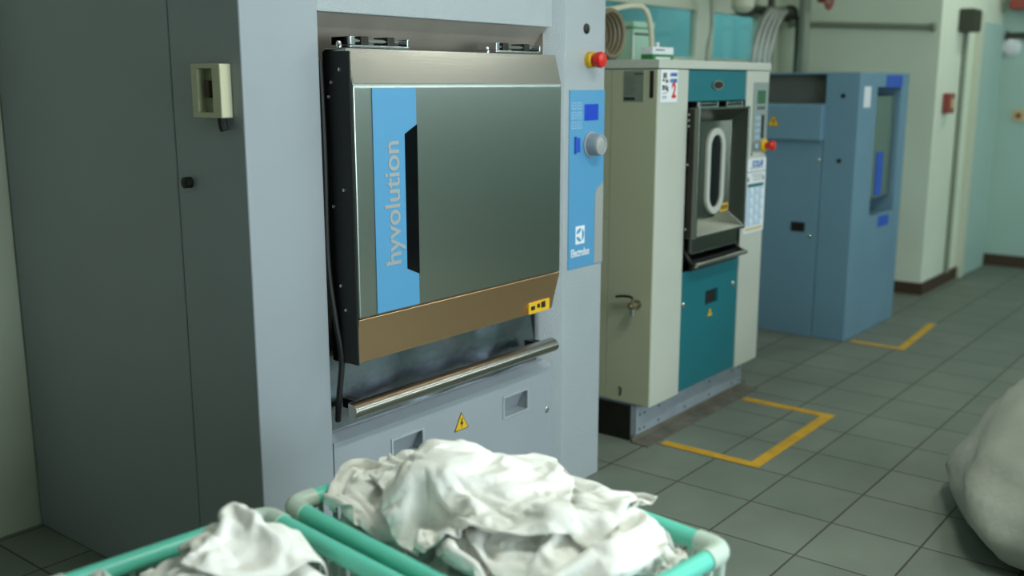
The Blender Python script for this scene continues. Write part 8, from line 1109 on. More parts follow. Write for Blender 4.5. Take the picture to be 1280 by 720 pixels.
CLOTH['right_5'] = 38, [
-33,-9,2,-4,2,0,2,0,-1,0,1,0,1,1,0,1,0,-1,0,-1,6,-4,10,-19,4,-1,4,3,1,1,1,5,-16,8,7,-5,-2,-2,3,-9,-1,3,-2,-1,4,-1,0,1,-1,1,0,1,-1,4,-3,1,4,-6,-5,17,
-6,-11,0,3,2,4,-1,2,1,1,-12,13,0,-12,1,11,4,-10,1,1,-1,-1,4,1,0,-2,1,0,0,0,2,-1,2,-2,0,7,-9,-4,20,-11,-11,5,3,-4,8,2,-3,-7,9,-8,13,-16,1,11,2,-8,-2,2,-1,4,
-2,3,-2,0,0,0,0,0,0,4,-1,-1,-4,2,9,-10,-3,6,4,-6,-1,2,4,-1,-7,9,-1,-8,9,-12,5,11,5,-9,-1,1,2,0,5,-3,-1,0,0,0,0,0,1,0,-4,5,5,-5,-7,16,-10,-1,10,-12,2,-1,
1,1,1,-1,8,-13,5,-4,3,1,5,-9,0,0,0,3,5,-3,-2,1,-1,-2,2,2,-2,0,-2,4,-1,0,5,-3,3,-3,-3,11,-10,-3,1,-1,3,-4,5,6,-11,1,2,2,6,-9,0,0,0,5,-4,8,-4,-3,-2,6,
-2,-1,0,0,-1,4,-4,5,-3,8,-8,1,3,-4,14,-16,-1,-1,2,-2,8,-5,-3,6,-3,3,6,-9,0,-1,2,0,5,-6,11,-13,5,7,-11,9,-5,-1,1,1,-5,13,-3,-1,-2,-1,0,3,-5,16,-18,-2,3,-2,3,-2,
1,7,-6,-2,7,-9,0,-1,1,1,5,-6,3,1,1,-3,7,-7,6,-5,-1,-2,0,0,7,1,3,5,-7,0,-6,0,14,-17,0,-3,7,-3,6,-3,-6,-3,7,-8,-2,-1,2,4,-1,-1,1,1,-3,4,-3,7,-7,7,-9,-1,
0,2,9,-4,-6,16,-7,8,-7,-7,-4,16,-18,7,-3,4,-5,-4,0,0,8,-9,-1,2,1,-3,2,3,-3,1,1,0,1,2,-1,-5,1,5,-5,0,2,9,-13,3,11,5,-6,-11,0,13,-6,-7,1,-4,-2,-1,0,7,7,-8,
-1,-1,1,2,0,0,-1,3,-1,-1,6,-4,-1,-5,0,4,6,-7,4,-2,3,-9,11,9,-5,-11,4,7,-9,4,-8,-2,-1,0,1,1,8,-8,-1,-1,2,0,0,2,0,1,-3,1,1,-3,2,6,-10,1,9,-5,4,-4,-6,0,
7,13,-5,-11,9,-7,9,-12,0,-2,-3,2,-1,7,8,-9,0,1,0,0,0,2,0,0,-2,0,0,0,-1,0,9,-8,-2,13,-13,1,-3,8,-6,10,5,-12,4,9,-13,1,-4,-2,0,-1,7,-1,8,-9,0,1,0,0,1,1,
-2,-1,1,-3,8,-3,-3,0,-1,10,-8,0,-1,0,6,-6,-1,6,6,-7,11,-13,4,-5,-2,-1,0,4,-1,-1,10,-11,1,3,-2,2,1,-2,-1,-1,0,2,-1,2,2,0,-3,-2,5,1,-4,-1,-3,6,-4,7,-2,12,-13,1,
2,-6,-1,0,1,-1,2,11,10,-13,3,1,1,2,-2,0,-1,0,-1,1,1,4,-2,-2,-1,0,1,0,2,-4,0,3,-2,3,10,-5,-8,6,-4,-2,0,-1,1,0,9,-10,8,-14,5,-1,2,3,-4,0,1,-1,1,-1,1,1,
-2,1,0,0,0,0,-3,5,-6,4,4,-4,11,-11,4,-4,1,-3,2,1,3,-7,2,9,7,-14,3,4,-2,1,2,-2,-1,2,-1,-2,1,1,0,1,-1,0,0,1,-3,-1,1,1,3,-3,8,-7,0,3,-5,4,1,0,0,-2,
-1,-1,7,-14,3,5,-4,4,-1,-2,2,-1,0,0,-1,1,-1,1,1,0,1,0,-5,1,-3,2,2,1,0,1,-2,0,-1,3,1,0,0,9,-4,-6,8,-14,3,3,1,1,-4,3,0,-2,2,-2,2,-2,1,0,1,2,-1,-2,
-2,-1,-4,3,4,-1,1,0,-3,0,2,2,0,3,-1,-4,5,5,10,-15,4,4,0,-2,-2,6,-2,-2,1,-2,5,-4,0,2,3,-4,2,-3,-2,-1,-2,1,6,-1,0,-1,-2,5,-7,3,3,0,2,-1,8,-7,9,-14,3,3,
-2,0,1,3,-5,7,-6,4,0,-3,1,2,-2,2,-1,-3,0,-3,-3,3,2,3,5,-2,-1,-5,-3,7,-1,2,0,-1,2,7,10,-14,2,1,2,0,1,-3,3,4,-5,4,-3,0,0,1,-1,0,2,-4,-3,0,0,0,2,2,
11,-11,-3,9,-9,6,-3,2,0,2,-1,0,9,-14,1,1,2,3,-3,2,0,3,-4,4,-2,-2,1,0,0,1,-3,-2,0,1,-5,3,6,-1,-1,3,-3,12,-17,9,-3,2,0,0,0,0,9,-15,1,2,3,2,-2,1,0,1,
2,-2,-1,-1,1,0,0,-4,0,2,-1,-4,3,1,1,5,-2,1,-1,-1,0,4,-2,0,0,0,1,-1,5,-13,-1,1,7,-2,1,-2,2,0,2,-3,-1,0,2,-3,-2,0,1,1,-4,4,-1,0,3,0,3,-2,-2,3,-3,4,
0,-1,1,0,0,0,5,-16,6,1,-1,3,-2,5,-3,0,1,-3,1,-1,-2,0,-1,1,-1,-1,1,3,-3,2,6,-3,0,-1,-1,5,-7,4,2,1,0,-1,0,-1,2,-9,-4,4,-1,3,0,0,0,1,0,-1,-2,-1,-1,-1,
1,-1,-2,2,1,3,-4,2,0,4,-3,1,10,-13,2,1,3,1,0,1,-3,-2,3,-5,-9,5,3,-2,1,0,1,-1,0,-2,1,-2,-1,-1,-1,0,3,-3,2,3,-5,4,-1,-1,6,-4,9,-7,-4,2,4,1,4,-7,-1,0,
8,-4,-9,3,0,7,-5,-1,2,-1,1,2,-4,-2,0,-2,1,0,0,2,0,-3,1,2,0,4,-2,0,0,1,1,1,1,0,-7,6,-1,-2,13,-11,1,3,-3,2,1,-1,2,-3,4,-6,1,1,-2,-1,0,2,-1,2,-3,0,
0,2,1,0,1,0,0,2,-1,3,-1,-5,2,1,-1,2,6,-10,2,1,-2,1,1,0,-2,1,-1,-2,1,-1,3,-5,2,3,-2,0,-1,0,0,0,1,1,0,1,0,1,3,-3,0,3,-3,-1,-2,5,9,-9,1,-1,0,1,
1,0,-1,0,-4,0,1,0,3,-4,4,-1,0,-1,-1,0,0,1,-1,2,0,1,0,1,3,-1,-1,-4,2,-1,9,-7,6,-9,1,0,1,-1,1,0,0,-5,-1,1,2,-1,0,2,1,-1,0,0,-2,1,-1,0,1,-1,3,0,
2,-1,3,-2,-2,3,-3,-2,-1,-2,-3,2,-9,0,0,-1,2,-2,-3,-2,0,1,-1,2,4,0,-2,0,0,-1,0,-1,1,-1,0,0,5,-2,1,4,-3,1,-3,-2,0,-3,2,-3,8,-8,2,1,0,0,-1,-3,-3,1,-3,0,
1,8,-2,-1,-2,0,0,0,-1,0,2,-1,-1,0,5,-3,6,-5,-1,1,3,-1,-6,-2,-2,9,5,-10,8,-1,-1,-2,-2,-2,-1,-4,1,-3,14,-6,1,-1,0,-2,3,-3,0,0,1,1,-3,4,-1,2,-2,9,-9,1,-2,3,
-7,0,4,0,-253,6,2,-8,4,4,0,2,0,0,-1,0,0,0,2,-1,0,-1,1,1,-1,6,-25,14,2,0,-4,3,5,-1,-1,1,-14,1,-8,17,-17,5,4,4,1,3,-3,1,4,0,-1,1,-1,-1,3,-2,0,2,-1,-1,
-1,1,2,-5,2,-5,3,3,-10,1,9,0,3,-1,-6,-13,0,15,-17,6,7,3,3,2,-1,-1,3,1,-2,2,-1,-1,0,2,0,1,-1,0,-3,1,2,0,-4,-4,-3,9,-2,-1,2,-3,5,-2,4,-12,-6,6,1,-3,2,9,
-5,5,-3,3,0,-1,1,1,-2,1,-2,4,-1,-1,1,0,-3,2,-3,6,-2,-9,4,-1,2,-2,1,1,0,-3,8,-7,-11,9,-2,-4,9,5,2,2,0,-1,-1,1,1,-1,1,-2,4,0,-3,2,-7,7,0,0,-4,4,1,-5,
-13,15,2,-2,-2,0,-5,5,-5,0,8,-10,0,-1,5,8,1,0,0,0,-3,1,2,-2,0,3,-2,4,-3,0,-7,7,1,0,-6,7,-1,0,-9,-1,6,2,-1,3,-10,7,-4,-6,13,-10,-2,-1,8,9,1,-1,1,-4,2,-1,
0,1,-1,2,-2,2,0,0,-1,-2,2,3,-3,-4,5,1,0,-6,-4,6,1,1,-5,4,-11,12,-4,-12,10,-11,8,10,0,0,-2,1,-4,4,-2,-1,3,0,-2,1,-1,2,1,1,-15,15,-2,-2,0,3,-1,1,-5,-5,5,3,
-4,-3,5,1,-8,-9,7,5,8,10,0,0,-1,0,-3,2,0,-3,5,-2,-1,1,-1,3,1,-11,6,1,0,0,2,1,-3,2,-1,-2,-4,4,0,-3,3,-3,-12,8,5,-1,7,10,0,-2,2,0,-1,-7,5,4,-2,0,-2,1,
0,2,-4,-2,2,0,0,2,-1,4,-3,-1,2,-2,-6,7,-3,-2,4,-12,6,2,0,-4,7,9,-1,3,0,-7,4,2,-1,1,0,-2,-3,4,-1,0,0,-2,-1,0,2,0,1,-2,4,-4,3,-6,3,2,0,-4,1,-5,-3,3,
3,2,7,10,-3,2,0,1,1,-1,-1,-1,1,-11,13,-1,0,0,-2,-2,-2,2,-3,8,-4,-4,7,-3,1,-5,5,0,-4,4,-6,-1,-4,8,0,-12,7,10,0,-1,0,0,1,1,-2,-1,-9,10,-2,0,4,2,-3,-3,-3,2,
-4,9,-7,0,5,-2,1,-4,4,-3,2,-3,0,-2,-2,5,-11,13,7,11,0,-2,1,-1,-1,3,-7,0,5,0,-2,1,0,1,4,-3,-5,-3,-1,8,-5,6,-6,5,0,-6,4,0,-3,3,-5,1,-1,-8,13,-1,8,11,-2,2,
-1,-4,4,-4,4,-3,0,-6,10,0,-3,2,-3,5,-4,-1,-7,1,9,-3,-4,5,1,-3,-2,1,2,-2,-2,0,-9,13,0,-2,6,12,-2,-2,-2,3,0,1,-2,-2,-2,4,-1,3,0,1,-2,-5,6,-1,-9,8,-5,6,-5,4,
0,-6,4,1,1,-6,1,-7,10,-3,3,1,7,12,-1,-2,-3,3,0,-2,0,-1,2,-1,2,0,1,-2,-2,1,-1,0,4,-9,5,4,-5,2,-1,1,-4,5,-3,-2,-5,4,2,0,4,-8,8,9,3,-1,-4,1,3,-3,-1,1,
-1,0,2,-1,-6,5,0,1,-2,-1,1,4,-7,6,0,-3,0,-2,3,-3,2,-7,5,0,1,-2,0,5,7,9,3,-1,-2,1,-5,7,-4,3,-3,-4,-2,6,0,0,0,-2,1,-3,-1,-1,7,1,-1,-2,0,-4,1,3,-6,4,
0,1,-1,-4,5,2,8,8,4,0,-2,-6,7,0,-5,2,0,1,-2,1,-1,1,0,-3,-9,11,-7,9,-3,5,-1,-2,-2,-1,-2,0,1,0,1,0,0,2,-2,-10,8,8,4,-1,-5,1,3,0,1,-1,-2,0,1,-3,2,0,
-3,-12,7,3,4,4,-3,3,1,-2,-3,-2,-2,-1,1,1,1,0,0,-1,-1,-2,5,11,0,-5,2,4,-1,-2,2,-2,1,-3,2,-3,1,1,-14,9,-4,6,3,-1,6,0,-1,-2,-2,-3,-2,-4,5,0,0,1,0,0,-8,9,
6,12,-4,0,2,1,2,-3,1,-3,1,-2,2,-2,-4,-1,2,-4,3,3,-2,8,2,0,-2,-2,-5,3,-17,17,-4,-3,2,-1,1,1,3,-10,7,13,-5,2,-1,1,2,0,-2,-1,0,-4,4,-5,3,-4,0,1,-3,4,3,4,
3,-4,1,-1,-8,-5,3,4,0,-5,3,-1,0,-2,6,0,8,12,-1,-2,0,1,1,0,0,-2,0,-5,3,0,0,-3,0,-1,2,-1,6,2,-1,3,-5,2,-8,-3,-1,4,3,-7,3,-2,0,1,1,3,8,11,0,-2,-1,4,
-4,5,-2,-1,-5,3,-1,1,-3,-2,4,-1,-2,3,3,-2,5,0,-4,-1,-13,10,-12,16,2,-13,2,-1,1,0,1,1,10,8,4,-1,-6,3,3,0,3,-5,-4,4,-1,-1,-3,4,-3,2,1,-1,-1,4,3,-2,-16,8,-1,1,
4,1,2,-12,2,-1,0,1,0,0,11,8,0,-4,6,1,-2,2,0,-1,-2,2,-4,2,-2,1,0,2,-1,-4,5,1,-2,2,-19,14,1,0,1,0,1,-8,-2,1,-1,1,2,0,12,3,8,-8,7,0,-1,3,-1,-2,0,-1,
0,-1,-1,1,1,1,-2,0,2,-1,0,-10,5,0,3,1,-2,2,4,-11,-1,-1,0,0,4,0,11,2,8,-5,1,4,1,-3,5,-3,0,-2,-1,0,-3,3,1,1,0,-2,1,0,-9,8,-2,-3,6,-1,-1,0,-1,1,-8,0,
-3,7,0,0,10,1,7,1,-2,1,3,-1,2,-2,-2,-1,0,0,-2,-1,4,1,0,-1,-3,1,1,-5,4,-3,5,1,-1,-2,-3,-4,-2,3,2,0,0,1,6,7,0,1,1,0,2,-1,0,-1,-4,0,2,1,-1,-3,4,-1,
2,-5,4,0,-3,0,-2,4,1,0,-1,-4,0,-6,4,3,-1,0,-1,0,12,7,0,2,-1,1,2,-1,-2,0,-2,-5,7,-1,1,-3,3,-3,4,-4,3,-3,1,0,0,0,1,0,-1,-1,-7,6,-1,-4,5,0,1,-4,11,7,
1,0,1,0,0,1,-2,-3,-3,4,1,1,1,-3,-1,2,-2,2,0,0,-1,0,1,-1,0,0,-1,-1,-5,3,3,-1,1,-1,-7,8,11,7,1,1,-1,1,0,-1,-3,-2,1,4,1,0,-1,-2,-2,2,-1,1,1,0,-1,1,
-1,0,-1,1,-3,3,-5,3,3,-9,7,-1,0,-10,5,11,-2,0,0,0,-5,4,-3,-3,6,2,-1,1,-3,-5,5,-3,2,-1,2,-1,1,-1,1,-1,-2,-1,5,-6,3,0,-1,-1,0,-3,4,-7,5,7,2,1,0,0,0,-11,
8,-1,5,0,0,-11,9,-1,-2,-1,0,0,-1,2,1,0,0,0,-4,3,-3,6,-3,-1,-2,-1,-1,-1,0,0,8,3,8,0,-1,-1,-4,1,0,3,3,-8,3,6,-3,-3,-2,-1,0,1,-2,2,1,1,-4,7,-3,-3,3,-4,
4,1,-3,-4,-2,-3,6,0,777,2,-1,2,0,-3,-2,0,0,1,2,0,1,-1,0,-1,1,1,-2,-2,-10,5,-8,20,5,-7,-13,-1,1,1,1,2,11,6,-6,7,-21,-5,9,3,-2,-2,4,-2,-4,0,2,-3,5,1,-3,-3,
0,5,-1,1,6,-2,-6,-13,-1,5,18,0,-18,-2,4,0,9,-4,1,11,0,-10,2,-16,7,3,-2,-2,2,2,-7,1,-4,6,2,-6,0,0,2,2,1,1,5,1,3,-15,-7,-4,23,-15,1,5,-7,-2,19,-9,-3,13,-1,-5,
-11,-7,9,-1,5,-5,3,-8,4,-5,4,2,-3,-1,-3,12,-2,-9,8,-2,1,4,6,-5,-9,-11,2,24,-19,-1,0,-1,6,16,-14,10,1,-11,-9,-2,2,6,-4,-1,-4,-2,-4,3,2,0,2,-6,8,1,5,-10,9,-5,-5,3,
4,4,-3,-12,-2,3,6,0,-6,-1,-2,19,5,-7,1,-17,-2,-2,8,3,-3,2,-4,-4,-4,2,5,-5,3,2,10,-9,3,2,3,-5,-3,-1,-7,8,7,-3,-12,0,1,5,-1,1,-8,16,6,2,-11,-12,-1,-2,3,0,1,1,
-3,-9,8,-8,1,4,5,-8,17,-6,-1,0,-3,-7,2,8,0,-12,9,1,3,-12,2,0,0,3,-7,14,8,-4,-13,-5,-1,1,0,0,2,-2,-5,3,-8,9,-9,11,-5,-5,8,9,-10,2,-1,3,4,-7,-5,-2,0,5,0,4,
-9,3,-3,4,-7,20,-1,-12,-6,0,-3,2,-2,1,0,-1,-2,0,-8,12,-11,-1,15,-10,-4,11,7,-10,3,8,-7,-5,-5,-3,3,3,-3,1,8,-10,-1,1,1,7,9,-17,-1,-4,4,7,-4,1,-2,-2,2,6,-10,-5,0,7,
2,8,-12,-2,11,5,-1,0,-5,-4,-9,0,4,1,-4,8,-5,-1,1,-2,5,-7,13,-13,0,5,1,9,-3,-3,0,7,-4,-7,2,0,11,-9,-1,-1,14,-15,-2,13,5,2,-5,-7,-8,-3,5,-3,5,5,-5,-3,0,-1,-2,2,
1,3,3,-1,-3,-5,-4,-2,-4,4,0,0,2,2,4,-15,6,11,-13,3,-3,6,4,5,1,-9,-13,8,-8,13,-8,7,-5,-3,-1,0,-2,2,3,1,4,-7,0,5,-3,-3,1,4,-6,9,-4,-1,-6,-2,18,-13,9,-7,-3,-2,
5,8,4,-7,-16,11,2,-1,-6,6,-4,-3,-1,-2,2,2,1,0,3,-5,3,-5,-2,0,0,-5,7,3,-11,7,-11,20,-13,2,2,2,4,-10,-2,2,6,7,-6,-5,1,-6,6,-4,1,-4,-2,0,2,1,1,0,1,0,-6,2,
-1,3,-10,8,5,-14,13,-15,12,2,1,0,-7,1,1,0,5,-9,3,5,3,1,-16,7,2,-5,0,-4,-1,1,1,1,1,1,0,-6,2,1,0,1,-8,17,-19,16,-16,12,2,1,-1,-5,3,-4,0,-3,6,3,-5,0,8,-8,
2,-4,2,-5,1,-4,0,0,0,3,0,1,-3,0,-1,-1,-1,-1,-3,12,-17,18,-15,15,-3,0,-3,-1,-2,-6,5,4,1,-1,-1,-1,1,4,-6,-2,2,-4,-3,0,0,-2,2,2,0,0,-2,1,-3,3,0,-9,16,-4,-12,20,
-13,10,1,-12,10,-11,7,-1,4,-4,1,-1,-1,2,-1,-1,3,-5,-4,4,-6,2,-3,0,0,3,-2,0,-2,8,-6,-2,-3,-9,12,3,-12,13,6,-8,-12,13,-1,1,2,-6,-2,-1,0,-2,5,5,0,0,-5,-4,-3,5,-7,3,
-4,0,1,-2,0,1,-1,0,3,8,-3,-10,13,4,-9,16,-6,-16,21,-5,-2,-3,-7,3,0,0,1,6,2,-3,2,-5,4,-8,-2,2,-1,-3,0,-2,0,-2,1,0,0,0,-1,1,-3,-9,10,4,7,-1,-18,18,-2,-6,4,-12,
8,-8,5,2,4,1,1,-2,0,-5,5,-8,-5,5,-1,0,0,-4,-3,-1,1,-1,0,5,-6,-1,-4,-7,11,8,-3,-8,-4,15,-3,-1,-5,-3,-7,11,-2,-4,10,-1,1,-3,-3,9,-10,-3,-8,3,10,-4,-1,-10,8,-7,0,-1,
1,1,-2,2,-7,0,10,0,-10,0,2,9,-5,4,-11,10,-14,8,-10,16,-4,5,-3,-6,9,-6,-4,-3,-1,-4,-1,14,-11,2,3,-13,1,0,0,1,2,-3,1,2,8,-4,-3,-8,11,-2,4,3,-10,10,-12,-7,10,6,0,-1,
2,-4,-8,6,5,-20,7,4,-11,9,1,14,-20,-6,0,0,0,0,4,-1,4,3,2,1,-2,-11,9,5,0,4,-7,7,-18,6,5,4,0,1,-7,-4,4,6,-12,5,-13,14,-6,-4,-1,23,-17,-13,2,-1,0,1,2,1,4,5,
-1,3,-14,4,11,-7,7,-2,6,-5,-13,7,6,2,-3,-6,-2,4,5,-11,7,3,-13,-2,4,-2,0,14,-1,-22,1,0,0,1,1,1,-1,12,-9,-1,-13,19,-3,-1,-4,9,2,-6,-9,9,2,-4,-4,0,4,3,-10,13,-7,1,
-13,2,-1,3,2,14,-7,-19,1,1,-1,1,1,1,1,9,5,-28,19,-9,4,10,-3,0,1,-7,4,-2,-3,-1,1,4,0,-7,7,6,-15,7,-9,0,2,1,-1,16,-16,-9,0,-1,2,-1,2,0,-2,16,-10,-19,18,-1,-11,12,
3,-1,1,-1,-6,-1,0,-1,4,1,-6,4,3,5,-10,-9,4,14,-13,-1,-6,8,2,-12,0,-1,1,0,2,1,1,17,-17,-10,21,-17,8,8,-6,0,1,-4,4,-5,-3,2,2,2,3,-6,4,7,-16,-1,5,2,6,-10,-9,3,
1,0,-4,-1,1,1,1,1,0,17,-23,0,12,3,-7,-6,6,2,1,4,-8,0,-3,-3,6,3,1,0,5,-15,8,4,-9,-7,9,2,-7,-5,-1,-1,0,0,6,-4,-1,1,1,9,-1,-16,7,2,1,2,2,-8,12,-12,3,3,
-3,-6,7,6,-5,6,-8,1,4,-1,-13,8,-2,-2,-3,-3,0,-1,0,6,-3,-1,0,-2,-6,8,0,-1,-6,-1,1,-1,-4,6,6,-13,6,1,3,-9,9,5,-6,3,-5,4,-1,-9,4,-4,0,0,-4,0,-3,3,-1,-2,4,-1,
4,-8,-1,6,-1,-2,-2,-1,0,1,3,4,-13,3,3,1,3,-6,11,-3,2,-5,-1,0,0,-1,-5,-1,-1,-1,-2,0,-3,1,2,7,-5,-1,-5,2,-5,3,1,-2,0,0,0,4,2,-13,1,5,4,-2,-5,11,1,-4,2,-4,
-1,-1,0,1,-3,-5,-3,1,-3,3,-4,2,4,-4,3,0,1,4,11,-2,3,0,0,0,7,-4,-8,-1,12,-10,3,3,7,1,-7,4,-2,-2,-3,1,0,-1,1,-7,-6,2,3,-5,1,1,1,4,8,-7,-4,5,8,2,-1,0,
0,-1,-2,-5,4,12,-6,-4,-3,19,-7,-1,-2,-1,-2,2,-7,5,2,0,-3,-4,-9,4,-4,8,-3,0,-3,1,8,3,0,-16,8,5,-8,0,0,0,-3,2,12,-9,4,-12,25,-11,3,-1,-3,-1,4,-7,-5,7,1,3,-10,6,
-11,-3,5,-5,5,5,-3,-5,12,5,-21,0,
]
